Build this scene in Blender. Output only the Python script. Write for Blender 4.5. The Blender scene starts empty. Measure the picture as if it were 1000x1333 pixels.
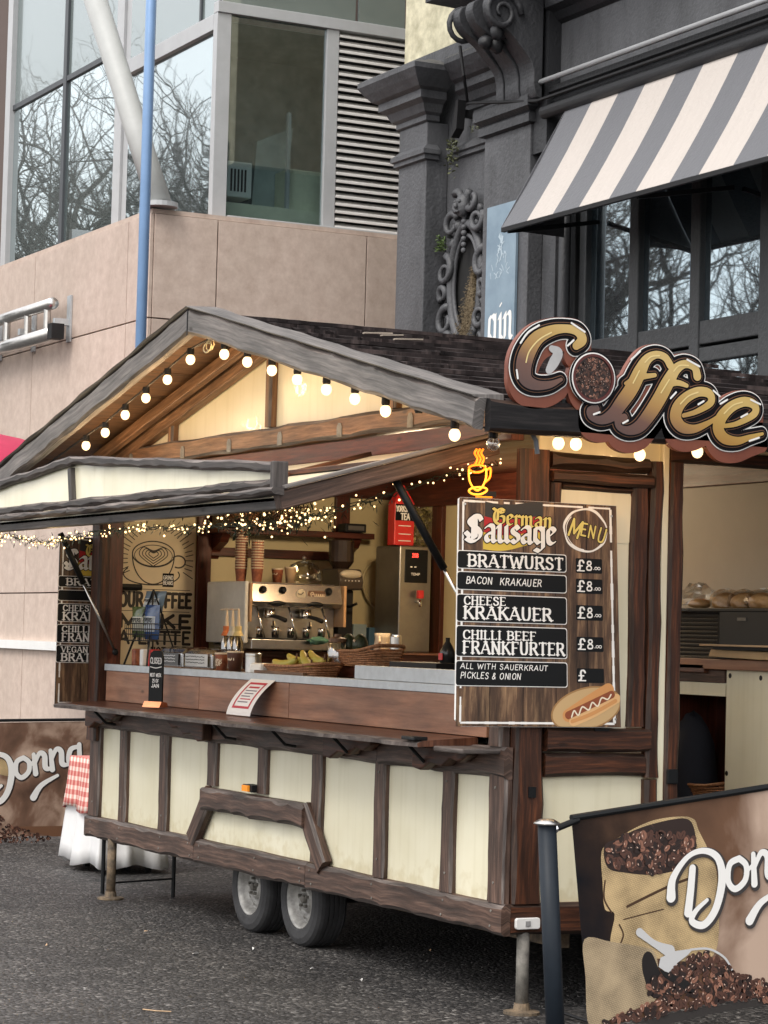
import bpy, math, random
import numpy as np
from mathutils import Vector, Matrix
random.seed(7)
S = bpy.context.scene
COL = S.collection
# ------------------------------------------------------------------ camera
# the world frame is the kiosk's: X along the serving side, Y into the kiosk, Z up, origin at its near corner
F = 3200.0
ROLL, PITCH, PHI = math.atan(.026), math.atan(161.5/3200), math.atan(1650/3200)
CAM = Vector((9.8916, -5.7885, 1.73))
_f = np.array([0, math.cos(PITCH), math.sin(PITCH)]); _r0 = np.array([1., 0, 0]); _u0 = np.cross(_r0, _f)
_r = math.cos(ROLL)*_r0+math.sin(ROLL)*_u0; _u = -math.sin(ROLL)*_r0+math.cos(ROLL)*_u0
_ex = np.array([math.sin(PHI), -math.cos(PHI), 0]); _ey = np.array([math.cos(PHI), math.sin(PHI), 0])
loc3 = lambda d: Vector((float(d@_ex), float(d@_ey), float(d[2])))
R_, U_, F_ = loc3(_r), loc3(_u), loc3(_f)
cam = bpy.data.cameras.new('camera'); camo = bpy.data.objects.new('camera', cam); COL.objects.link(camo)
M = Matrix((R_, U_, -F_)).transposed().to_4x4(); M.translation = CAM; camo.matrix_world = M
cam.sensor_fit = 'HORIZONTAL'; cam.sensor_width = 36; cam.lens = 36*F/1000; cam.clip_end = 500; cam.clip_start = .1
S.camera = camo
# ------------------------------------------------------------------ light
W = bpy.data.worlds.new('World'); S.world = W; W.use_nodes = True
nt = W.node_tree; bg = nt.nodes['Background']
sky = nt.nodes.new('ShaderNodeTexSky'); sky.sky_type = 'NISHITA'; sky.sun_disc = False
SUN_EL, SUN_AZ = math.radians(50), math.radians(152)
sky.sun_elevation = SUN_EL; sky.sun_rotation = SUN_AZ; sky.dust_density = 4; sky.air_density = 1.2; sky.ozone_density = 1.5
mx = nt.nodes.new('ShaderNodeMix'); mx.data_type = 'RGBA'; mx.inputs[0].default_value = .75
nt.links.new(sky.outputs[0], mx.inputs[6]); mx.inputs[7].default_value = (10.2, 10.0, 9.9, 1)   # cloud deck
nt.links.new(mx.outputs[2], bg.inputs[0]); bg.inputs[1].default_value = .11
sun = bpy.data.lights.new('sun', 'SUN'); sun.energy = 1.0; sun.angle = math.radians(25); sun.color = (1, .97, .92)
suno = bpy.data.objects.new('sun', sun); COL.objects.link(suno)
sd = Vector((math.sin(SUN_AZ)*math.cos(SUN_EL), math.cos(SUN_AZ)*math.cos(SUN_EL), math.sin(SUN_EL)))
suno.rotation_euler = sd.to_track_quat('Z', 'Y').to_euler()
S.view_settings.view_transform = 'Standard'; S.view_settings.look = 'None'; S.view_settings.gamma = 1
S.view_settings.exposure = 0.95
S.render.engine = 'CYCLES'; S.cycles.use_denoising = True; S.cycles.max_bounces = 7
S.cycles.transparent_max_bounces = 12; S.cycles.caustics_reflective = False; S.cycles.caustics_refractive = False

# sight line of a photograph point met with a plane of the place, for measuring
def _ray(x, y): return F_+R_*((x-500)/F)-U_*((y-666.5)/F)
def _at(x, y, ax, v):
    d = _ray(x, y); t = (v-CAM[ax])/d[ax]; return CAM+d*t
def atX(x, y, v): return _at(x, y, 0, v)
def atY(x, y, v): return _at(x, y, 1, v)
def atZ(x, y, v): return _at(x, y, 2, v)

# ------------------------------------------------------------------ materials
def lin(c): return tuple(((v/255)/12.92 if v/255 <= .04045 else ((v/255+.055)/1.055)**2.4) for v in c)
def newmat(name):
    m = bpy.data.materials.new(name); m.use_nodes = True; n = m.node_tree
    return m, n, n.nodes['Principled BSDF']
def N(n, t, **k):
    o = n.nodes.new(t)
    for a, b in k.items(): setattr(o, a, b)
    return o
def ramp(n, fac, stops):
    r = N(n, 'ShaderNodeValToRGB'); n.links.new(fac, r.inputs[0]); e = r.color_ramp.elements
    while len(e) < len(stops): e.new(.5)
    for i, (p, c) in enumerate(stops): e[i].position = p; e[i].color = (*c[:3], 1)
    return r.outputs[0]
def mat(name, c, rough=.6, metal=0, var=.12, scale=6, bump=0, bscale=60, emit=None, es=0, c2=None, coat=0, spec=.5):
    m, n, b = newmat(name)
    tc = N(n, 'ShaderNodeTexCoord'); nz = N(n, 'ShaderNodeTexNoise'); nz.inputs['Scale'].default_value = scale; nz.inputs['Detail'].default_value = 8; nz.inputs['Roughness'].default_value = .65
    n.links.new(tc.outputs['Object'], nz.inputs['Vector'])
    a = tuple(max(0, v*(1-var)) for v in c); d = c2 or tuple(min(1, v*(1+var)) for v in c)
    n.links.new(ramp(n, nz.outputs[0], [(.32, a), (.68, d)]), b.inputs['Base Color'])
    b.inputs['Roughness'].default_value = rough; b.inputs['Metallic'].default_value = metal; b.inputs['Specular IOR Level'].default_value = spec
    b.inputs['Coat Weight'].default_value = coat
    if bump:
        n2 = N(n, 'ShaderNodeTexNoise'); n2.inputs['Scale'].default_value = bscale; n2.inputs['Detail'].default_value = 6
        n.links.new(tc.outputs['Object'], n2.inputs['Vector'])
        bp = N(n, 'ShaderNodeBump'); bp.inputs['Strength'].default_value = bump; bp.inputs['Distance'].default_value = .01
        n.links.new(n2.outputs[0], bp.inputs['Height']); n.links.new(bp.outputs[0], b.inputs['Normal'])
    if emit: b.inputs['Emission Color'].default_value = (*emit, 1); b.inputs['Emission Strength'].default_value = es
    return m
def wood(name, dark, mid, light, rough=.5, along=2.6, across=44, bump=.35, knots=True, spec=.4):
    """grain runs along UV u (metres)"""
    m, n, b = newmat(name)
    uv = N(n, 'ShaderNodeUVMap'); oi = N(n, 'ShaderNodeObjectInfo')
    mp = N(n, 'ShaderNodeMapping'); mp.inputs['Scale'].default_value = (along, across, 1)
    cx = N(n, 'ShaderNodeCombineXYZ'); mu = N(n, 'ShaderNodeMath', operation='MULTIPLY'); mu.inputs[1].default_value = 37
    n.links.new(oi.outputs['Random'], mu.inputs[0]); n.links.new(mu.outputs[0], cx.inputs[0]); n.links.new(mu.outputs[0], cx.inputs[1])
    n.links.new(uv.outputs[0], mp.inputs['Vector']); n.links.new(cx.outputs[0], mp.inputs['Location'])
    g = N(n, 'ShaderNodeTexNoise'); g.inputs['Scale'].default_value = 1; g.inputs['Detail'].default_value = 9; g.inputs['Roughness'].default_value = .7; g.inputs['Distortion'].default_value = .15
    n.links.new(mp.outputs[0], g.inputs['Vector'])
    c = ramp(n, g.outputs[0], [(.3, dark), (.5, mid), (.72, light)])
    p = N(n, 'ShaderNodeTexNoise'); p.inputs['Scale'].default_value = 5; p.inputs['Detail'].default_value = 4
    mp2 = N(n, 'ShaderNodeMapping'); mp2.inputs['Scale'].default_value = (.5, 1.6, 1); n.links.new(uv.outputs[0], mp2.inputs['Vector']); n.links.new(cx.outputs[0], mp2.inputs['Location'])
    n.links.new(mp2.outputs[0], p.inputs['Vector'])
    mm = N(n, 'ShaderNodeMix', data_type='RGBA', blend_type='MULTIPLY'); mm.inputs[0].default_value = .8
    n.links.new(c, mm.inputs[6]); n.links.new(ramp(n, p.outputs[0], [(.3, (.5, .5, .5)), (.7, (1.25, 1.2, 1.18))]), mm.inputs[7])
    n.links.new(mm.outputs[2], b.inputs['Base Color'])
    rr = N(n, 'ShaderNodeMapRange'); rr.inputs[3].default_value = rough-.12; rr.inputs[4].default_value = rough+.2; n.links.new(p.outputs[0], rr.inputs[0]); n.links.new(rr.outputs[0], b.inputs['Roughness'])
    b.inputs['Specular IOR Level'].default_value = spec
    # knots: sparse dark eyes drawn out along the grain
    mp3 = N(n, 'ShaderNodeMapping'); mp3.inputs['Scale'].default_value = (2.2, 5.5, 1); n.links.new(uv.outputs[0], mp3.inputs['Vector']); n.links.new(cx.outputs[0], mp3.inputs['Location'])
    vo = N(n, 'ShaderNodeTexVoronoi'); vo.inputs['Scale'].default_value = 1; n.links.new(mp3.outputs[0], vo.inputs['Vector'])
    kn = N(n, 'ShaderNodeMix', data_type='RGBA', blend_type='MULTIPLY'); kn.inputs[0].default_value = .85 if knots else 0; n.links.new(mm.outputs[2], kn.inputs[6]); n.links.new(ramp(n, vo.outputs['Distance'], [(.03, (.25, .22, .2)), (.085, (1, 1, 1))]), kn.inputs[7]); n.links.new(kn.outputs[2], b.inputs['Base Color'])
    bp = N(n, 'ShaderNodeBump'); bp.inputs['Strength'].default_value = bump; bp.inputs['Distance'].default_value = .004
    n.links.new(g.outputs[0], bp.inputs['Height']); n.links.new(bp.outputs[0], b.inputs['Normal'])
    return m
def glow(name, c, s):
    m, n, b = newmat(name); b.inputs['Base Color'].default_value = (*c, 1); b.inputs['Emission Color'].default_value = (*c, 1); b.inputs['Emission Strength'].default_value = s
    return m
def flat(name, c, rough=.6, spec=.4):
    m, n, b = newmat(name); b.inputs['Base Color'].default_value = (*c, 1); b.inputs['Roughness'].default_value = rough; b.inputs['Specular IOR Level'].default_value = spec
    return m
def clear(name, tint, refl=.12, rough=.02):
    """thin see-through sheet"""
    m, n, b = newmat(name); t = N(n, 'ShaderNodeBsdfTransparent'); t.inputs[0].default_value = (*tint, 1)
    g = N(n, 'ShaderNodeBsdfGlossy'); g.inputs['Roughness'].default_value = rough; g.inputs[0].default_value = (1, 1, 1, 1)
    lw = N(n, 'ShaderNodeLayerWeight'); lw.inputs[0].default_value = .35
    mr = N(n, 'ShaderNodeMapRange'); mr.inputs[3].default_value = refl; mr.inputs[4].default_value = min(1, refl+.5); n.links.new(lw.outputs['Fresnel'], mr.inputs[0])
    x = N(n, 'ShaderNodeMixShader'); n.links.new(mr.outputs[0], x.inputs[0]); n.links.new(t.outputs[0], x.inputs[1]); n.links.new(g.outputs[0], x.inputs[2])
    n.links.new(x.outputs[0], n.nodes['Material Output'].inputs[0]); return m
def mirror_glass(name, base, refl, wav=0.0, wscale=1.2, tint=(.8, .9, .93)):
    m, n, b = newmat(name); b.inputs['Base Color'].default_value = (*base, 1); b.inputs['Roughness'].default_value = .25
    g = N(n, 'ShaderNodeBsdfGlossy'); g.inputs['Roughness'].default_value = .015; g.inputs[0].default_value = (*tint, 1)
    x = N(n, 'ShaderNodeMixShader'); x.inputs[0].default_value = refl; n.links.new(b.outputs[0], x.inputs[1]); n.links.new(g.outputs[0], x.inputs[2])
    n.links.new(x.outputs[0], n.nodes['Material Output'].inputs[0])
    if wav:
        tc = N(n, 'ShaderNodeTexCoord'); nz = N(n, 'ShaderNodeTexNoise'); nz.inputs['Scale'].default_value = wscale; nz.inputs['Detail'].default_value = 2
        n.links.new(tc.outputs['Object'], nz.inputs['Vector']); bp = N(n, 'ShaderNodeBump'); bp.inputs['Strength'].default_value = wav; bp.inputs['Distance'].default_value = .05
        n.links.new(nz.outputs[0], bp.inputs['Height']); n.links.new(bp.outputs[0], g.inputs['Normal'])
    return m

WOOD_F = wood('stained_wood', lin((40, 30, 25)), lin((80, 62, 53)), lin((128, 103, 90)), bump=.6)
WOOD_R = wood('dark_stained_wood', lin((26, 14, 9)), lin((66, 38, 24)), lin((118, 70, 44)), bump=.6)
WOOD_G = wood('weathered_wood', lin((78, 75, 74)), lin((110, 107, 105)), lin((142, 138, 134)), rough=.65, across=60, bump=.5)
WOOD_D = wood('dark_fascia_wood', lin((46, 44, 44)), lin((74, 70, 68)), lin((100, 96, 92)), rough=.6)
WOOD_W = wood('warm_inner_wood', lin((66, 46, 32)), lin((118, 88, 64)), lin((160, 126, 98)))
WOOD_I = wood('interior_wood', lin((46, 22, 14)), lin((84, 40, 28)), lin((112, 60, 42)), rough=.4)
WOOD_C = wood('counter_front_wood', lin((112, 76, 56)), lin((150, 108, 84)), lin((172, 132, 106)), along=1, across=14, rough=.45, bump=.1)
WOOD_L = wood('ledge_wood', lin((60, 34, 24)), lin((98, 62, 46)), lin((128, 88, 66)), rough=.3, bump=.15)
WORN = wood('worn_edge_wood', lin((52, 46, 44)), lin((94, 86, 82)), lin((148, 140, 134)), rough=.6)
WORN_D = wood('worn_dark_edge', lin((24, 16, 13)), lin((52, 38, 31)), lin((96, 76, 64)), rough=.5)
SOFW = wood('soffit_wood', lin((48, 32, 20)), lin((86, 62, 42)), lin((120, 90, 64)))
EAVW = wood('eaves_wood', lin((18, 18, 20)), lin((34, 33, 34)), lin((60, 57, 56)), rough=.6, spec=.2)
ROOFW = wood('roof_board_wood', lin((18, 15, 16)), lin((42, 36, 36)), lin((100, 88, 86)), rough=.7, along=2.2, across=40, bump=.6, spec=.2)
def cream():
    m, n, b = newmat('cream_panel'); tc = N(n, 'ShaderNodeTexCoord'); src = None
    z = N(n, 'ShaderNodeTexNoise'); z.inputs['Scale'].default_value = 2.2; z.inputs['Detail'].default_value = 7; n.links.new(tc.outputs['Object'], z.inputs['Vector'])
    mp = N(n, 'ShaderNodeMapping'); mp.inputs['Scale'].default_value = (22, 22, 1.3); n.links.new(tc.outputs['Object'], mp.inputs['Vector'])
    w = N(n, 'ShaderNodeTexNoise'); w.inputs['Scale'].default_value = 1; w.inputs['Detail'].default_value = 6; n.links.new(mp.outputs[0], w.inputs['Vector'])
    x = N(n, 'ShaderNodeMix', data_type='RGBA', blend_type='MULTIPLY'); x.inputs[0].default_value = 1
    n.links.new(ramp(n, z.outputs[0], [(.3, (.74, .69, .50)), (.7, (.84, .80, .62))]), x.inputs[6]); n.links.new(ramp(n, w.outputs[0], [(.3, (.94, .935, .91)), (.5, (1, 1, 1))]), x.inputs[7])
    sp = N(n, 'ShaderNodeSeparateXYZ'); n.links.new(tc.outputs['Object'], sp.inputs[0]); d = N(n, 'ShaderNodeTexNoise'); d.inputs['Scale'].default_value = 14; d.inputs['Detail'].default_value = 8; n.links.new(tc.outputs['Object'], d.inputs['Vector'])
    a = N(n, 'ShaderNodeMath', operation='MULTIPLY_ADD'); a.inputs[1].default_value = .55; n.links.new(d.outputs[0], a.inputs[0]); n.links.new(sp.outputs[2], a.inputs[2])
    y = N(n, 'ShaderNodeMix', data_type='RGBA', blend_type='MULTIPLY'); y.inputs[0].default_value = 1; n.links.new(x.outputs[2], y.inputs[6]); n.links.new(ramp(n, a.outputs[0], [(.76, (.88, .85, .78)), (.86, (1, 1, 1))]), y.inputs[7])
    n.links.new(y.outputs[2], b.inputs['Base Color']); b.inputs['Roughness'].default_value = .3; b.inputs['Coat Weight'].default_value = .2
    z2 = N(n, 'ShaderNodeTexNoise'); z2.inputs['Scale'].default_value = 4; n.links.new(tc.outputs['Object'], z2.inputs['Vector']); bp = N(n, 'ShaderNodeBump'); bp.inputs['Strength'].default_value = .25; bp.inputs['Distance'].default_value = .02; n.links.new(z2.outputs[0], bp.inputs['Height']); n.links.new(bp.outputs[0], b.inputs['Coat Normal'])
    return m
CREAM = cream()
CREAM_I = mat('cream_inner_wall', (.66, .56, .33), .5, var=.05, scale=3)
BEIGE_I = mat('beige_inner_wall', (.50, .45, .38), .6, var=.05, scale=3)
BLACK = mat('black_metal', (.008, .009, .010), .45, var=.2, spec=.25)
BLACKM = mat('black_plastic', (.013, .013, .014), .6, var=.2, spec=.25)
STEEL = mat('brushed_steel', (.55, .54, .52), .28, 1, var=.1, scale=20)
CHROME = mat('chrome', (.8, .8, .8), .08, 1, var=.03)
GALV = mat('galvanised_strip', (.52, .55, .57), .45, .55, var=.1, scale=14)
WHITE = mat('white_paint', (.78, .78, .76), .5, var=.04)
PAPER = mat('paper', (.8, .78, .76), .7, var=.03)
CARD = mat('kraft_card', (.48, .33, .20), .8, var=.1)
RUBBER = mat('tyre_rubber', (.035, .035, .037), .75, var=.3, scale=12, bump=.3)
RIMM = mat('painted_rim', (.24, .23, .22), .45, .2, var=.3, scale=14, c2=(.50, .49, .46))
RUST = mat('rusty_steel', (.10, .085, .07), .75, .1, var=.5, scale=18, c2=(.26, .19, .12), bump=.4)
IRON = mat('grey_jack_steel', (.18, .17, .15), .7, .1, var=.4, scale=20, bump=.3)
RED = mat('red_print', (.62, .03, .03), .45, var=.05)
GLASSY = clear('clear_plastic', (.86, .87, .86), .30, .08)
BAG = clear('bag_film', (.975, .975, .96), .03, .2)
WICKER = mat('wicker', (.30, .12, .05), .6, var=.5, scale=60, c2=(.50, .24, .11))
PRINTW = flat('white_print', (.84, .83, .80), .6, .2); PRINTK = flat('black_print', (.006, .006, .008), .6, .12); PRINTY = flat('yellow_print', (.72, .60, .18))
CHALK = flat('chalk_paint', (.72, .72, .72), .8)

# ------------------------------------------------------------------ mesh helpers
ORG = {}
class MB:
    def __init__(s): s.v = []; s.f = []; s.m = []; s.uv = []
    def add(s, vs, fs, m=0, uvs=None):
        o = len(s.v); s.v += [tuple(v) for v in vs]
        for i, f in enumerate(fs):
            s.f.append(tuple(o+k for k in f)); s.m.append(m if not isinstance(m, list) else m[i])
            s.uv.append(None if uvs is None else [uvs[k] for k in f])
        return s
    def box(s, x0, x1, y0, y1, z0, z1, m=0):
        x0, x1 = sorted((x0, x1)); y0, y1 = sorted((y0, y1)); z0, z1 = sorted((z0, z1))
        vs = [(x, y, z) for x in (x0, x1) for y in (y0, y1) for z in (z0, z1)]
        return s.add(vs, [(0, 1, 3, 2), (4, 6, 7, 5), (0, 4, 5, 1), (2, 3, 7, 6), (0, 2, 6, 4), (1, 5, 7, 3)], m)
    def bar(s, a, b, w, d, side=(0, 0, 1), m=0):
        """rectangular bar from a to b; d measured along side, w across"""
        a, b = Vector(a), Vector(b); t = (b-a).normalized(); n = Vector(side); n = (n-t*n.dot(t)).normalized(); q = t.cross(n)
        vs = [p+q*(sx*w/2)+n*(sz*d/2) for p in (a, b) for sx, sz in ((-1, -1), (1, -1), (1, 1), (-1, 1))]
        L = (b-a).length; uv = []
        for k in (0, L): uv += [(k, 0), (k, w), (k, w+d), (k, d)]
        return s.add(vs, [(3, 2, 1, 0), (4, 5, 6, 7), (0, 1, 5, 4), (1, 2, 6, 5), (2, 3, 7, 6), (3, 0, 4, 7)], m, uv)
    def tube(s, pts, r, n=8, cap=True, m=0, closed=False):
        pts = [Vector(p) for p in pts]; k = len(pts); rr = r if isinstance(r, (list, tuple)) else [r]*k
        up = Vector((.01, .02, 1)); rings = []; prev = None; L = 0; uvs = []; vs = []
        for i, p in enumerate(pts):
            t = (pts[min(i+1, k-1)]-pts[max(i-1, 0)]) if not closed else pts[(i+1) % k]-pts[i-1]
            t.normalize()
            if prev is None: a = t.cross(up if abs(t.z) < .9 else Vector((1, 0, 0))).normalized()
            else: a = (prev-t*prev.dot(t)).normalized()
            prev = a; b = t.cross(a)
            if i: L += (p-pts[i-1]).length
            for j in range(n):
                an = 2*math.pi*j/n; vs.append(p+a*(math.cos(an)*rr[i])+b*(math.sin(an)*rr[i])); uvs.append((L, an*rr[i]))
        fs = []
        for i in range(k if closed else k-1):
            for j in range(n):
                i2 = (i+1) % k; fs.append((i*n+j, i*n+(j+1) % n, i2*n+(j+1) % n, i2*n+j))
        if cap and not closed: fs.append(tuple(range(n-1, -1, -1))); fs.append(tuple((k-1)*n+j for j in range(n)))
        return s.add(vs, fs, m, uvs)
    def lathe(s, prof, c=(0, 0, 0), n=20, axis='z', m=0, cap=True):
        """prof: list of (r, h)"""
        vs = []; fs = []; c = Vector(c)
        for r, h in prof:
            for j in range(n):
                a = 2*math.pi*j/n; x, y = r*math.cos(a), r*math.sin(a)
                vs.append(c+Vector({'z': (x, y, h), 'y': (x, h, -y), 'x': (h, x, y)}[axis]))
        for i in range(len(prof)-1):
            for j in range(n): fs.append((i*n+j, i*n+(j+1) % n, (i+1)*n+(j+1) % n, (i+1)*n+j))
        if cap: fs.append(tuple(range(n-1, -1, -1))); fs.append(tuple((len(prof)-1)*n+j for j in range(n)))
        return s.add(vs, fs, m)
    def ball(s, c, r, n=8, k=6, sc=(1, 1, 1), m=0, jit=0):
        vs = []; fs = []
        for i in range(k+1):
            th = math.pi*i/k
            for j in range(n):
                a = 2*math.pi*j/n; q = 1+random.uniform(-jit, jit)
                vs.append((c[0]+r*sc[0]*math.sin(th)*math.cos(a)*q, c[1]+r*sc[1]*math.sin(th)*math.sin(a)*q, c[2]+r*sc[2]*math.cos(th)*q))
        for i in range(k):
            for j in range(n): fs.append((i*n+j, (i+1)*n+j, (i+1)*n+(j+1) % n, i*n+(j+1) % n))
        return s.add(vs, fs, m)
    def prism(s, poly, a, b, axis='y', m=0, mcap=None):
        """extrude 2D outline (ccw or not) between a and b along axis; 2D coords are the two other axes in order"""
        def P(u, v, w): return {'y': (u, w, v), 'x': (w, u, v), 'z': (u, v, w)}[axis]
        n = len(poly); vs = [P(u, v, a) for u, v in poly]+[P(u, v, b) for u, v in poly]
        L = [0]
        for i in range(n): L.append(L[-1]+math.dist(poly[i], poly[(i+1) % n]))
        fs = [tuple(range(n)), tuple(range(2*n-1, n-1, -1))]; ms = [m if mcap is None else mcap]*2
        for i in range(n): fs.append((i, (i+1) % n, n+(i+1) % n, n+i)); ms.append(m)
        o = len(s.v); s.v += vs
        for f, mm in zip(fs, ms): s.f.append(tuple(o+k for k in f)); s.m.append(mm); s.uv.append(None)
        return s
    def wavy(s, a, b, w, d, nrm, seed=0, cham=.012, amp=.014, per=.24, m=0, me=1, both=True, step=.035, edge=.004):
        """rustic hand-cut beam: w across (in the face), d deep along nrm (the face looks along nrm); front edges chiselled in scallops"""
        rnd = random.Random(seed); a, b = Vector(a), Vector(b); t = (b-a); L = t.length; t.normalize()
        n = Vector(nrm).normalized(); q = n.cross(t)
        def scal():
            cuts = [0]
            while cuts[-1] < L: cuts.append(cuts[-1]+per*rnd.uniform(.6, 1.6))
            hs = [rnd.uniform(.35, 1.) for _ in cuts]
            def f(x):
                for i in range(len(cuts)-1):
                    if x <= cuts[i+1]:
                        u = (x-cuts[i])/(cuts[i+1]-cuts[i]); return cham+amp*hs[i]*max(0, math.sin(math.pi*u))**.6
                return cham
            return f
        f1, f2 = scal(), scal(); k = max(2, int(L/step)+1); vs = []; uvs = []
        ph = rnd.uniform(0, 6)
        for i in range(k):
            x = L*i/(k-1); p = a+t*x; c1, c2 = f1(x), (f2(x) if both else cham)
            e1 = edge*math.sin(x*9+ph)+c1*.16; e2 = edge*math.sin(x*7+ph*2)+c2*.16
            h = w/2
            pr = [(-h+e1*.3, 0), (-h+e1, d-c1), (-h+c1+e1*.5, d), (h-c2-e2*.5, d), (h-e2, d-c2), (h-e2*.3, 0)]
            acc = 0; last = None
            for (u, v) in pr:
                vs.append(p+q*u+n*v)
                if last: acc += math.dist(last, (u, v))
                last = (u, v); uvs.append((x, acc))
        fs = []; ms = []
        for i in range(k-1):
            for j in range(6):
                j2 = (j+1) % 6; fs.append((i*6+j, (i+1)*6+j, (i+1)*6+j2, i*6+j2)); ms.append(me if j in (1, 3) else m)
        fs.append(tuple(range(6))); ms.append(m); fs.append(tuple((k-1)*6+j for j in range(5, -1, -1))); ms.append(m)
        o = len(s.v); s.v += [tuple(v) for v in vs]
        for f, mm in zip(fs, ms): s.f.append(tuple(o+z for z in f)); s.m.append(mm); s.uv.append([uvs[z] for z in f])
        return s
    def build(s, name, mats, parent=None, smooth=False, bev=0, org=None, label=None):
        me = bpy.data.meshes.new(name)
        o = Vector(ORG[parent.name]) if parent else Vector(org or (0, 0, 0))
        me.from_pydata([tuple(Vector(v)-o) for v in s.v], [], s.f)
        for m in (mats if isinstance(mats, (list, tuple)) else [mats]): me.materials.append(m)
        ul = me.uv_layers.new(name='UVMap')
        for p in me.polygons:
            p.material_index = s.m[p.index]; p.use_smooth = smooth
            uv = s.uv[p.index]
            if uv is None:
                n = p.normal; ax = max(range(3), key=lambda i: abs(n[i])); vs = [me.vertices[v].co for v in p.vertices]
                ab = [i for i in range(3) if i != ax]
                ext = [max(v[i] for v in vs)-min(v[i] for v in vs) for i in ab]
                if ext[1] > ext[0]: ab = ab[::-1]
                uv = [(v[ab[0]], v[ab[1]]) for v in vs]
            for li, c in zip(p.loop_indices, uv): ul.data[li].uv = c
        me.update()
        # outward normals where the piece is closed
        import bmesh
        bm = bmesh.new(); bm.from_mesh(me); bmesh.ops.recalc_face_normals(bm, faces=bm.faces); bm.to_mesh(me); bm.free()
        ob = bpy.data.objects.new(name, me); COL.objects.link(ob)
        if parent: ob.parent = parent
        else: ob.location = o
        ORG[ob.name] = tuple(o)
        if bev:
            md = ob.modifiers.new('bevel', 'BEVEL'); md.width = bev; md.segments = 2; md.limit_method = 'ANGLE'; md.harden_normals = False
        if label: ob['label'] = label
        return ob
def tag(o, label=None, cat=None, group=None, kind=None):
    if label: o['label'] = label
    if cat: o['category'] = cat
    if group: o['group'] = group
    if kind: o['kind'] = kind
    return o
def thing(name, loc, label, cat, group=None):
    o = bpy.data.objects.new(name, None); COL.objects.link(o); o.location = loc; o.empty_display_size = .1; ORG[o.name] = tuple(loc)
    return tag(o, label, cat, group)
def struct(mb, name, m, **k): return tag(mb.build(name, m, **k), kind='structure')
def dup(root, loc, rotz=0, label=None, sc=None):
    r = root.copy(); COL.objects.link(r); r.location = loc; r.rotation_euler = (0, 0, rotz); ORG[r.name] = tuple(loc)
    if sc: r.scale = (sc, sc, sc)
    if label: r['label'] = label
    for ch in list(root.children):
        c = ch.copy(); COL.objects.link(c); c.parent = r
        for g in list(ch.children):
            d = g.copy(); COL.objects.link(d); d.parent = c
    return r
def shared(name, me, parent, loc=(0, 0, 0), rot=(0, 0, 0), label=None):
    o = bpy.data.objects.new(name, me); COL.objects.link(o); o.parent = parent; o.location = loc; o.rotation_euler = rot; ORG[o.name] = ORG[parent.name]
    if label: o['label'] = label
    return o

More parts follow.
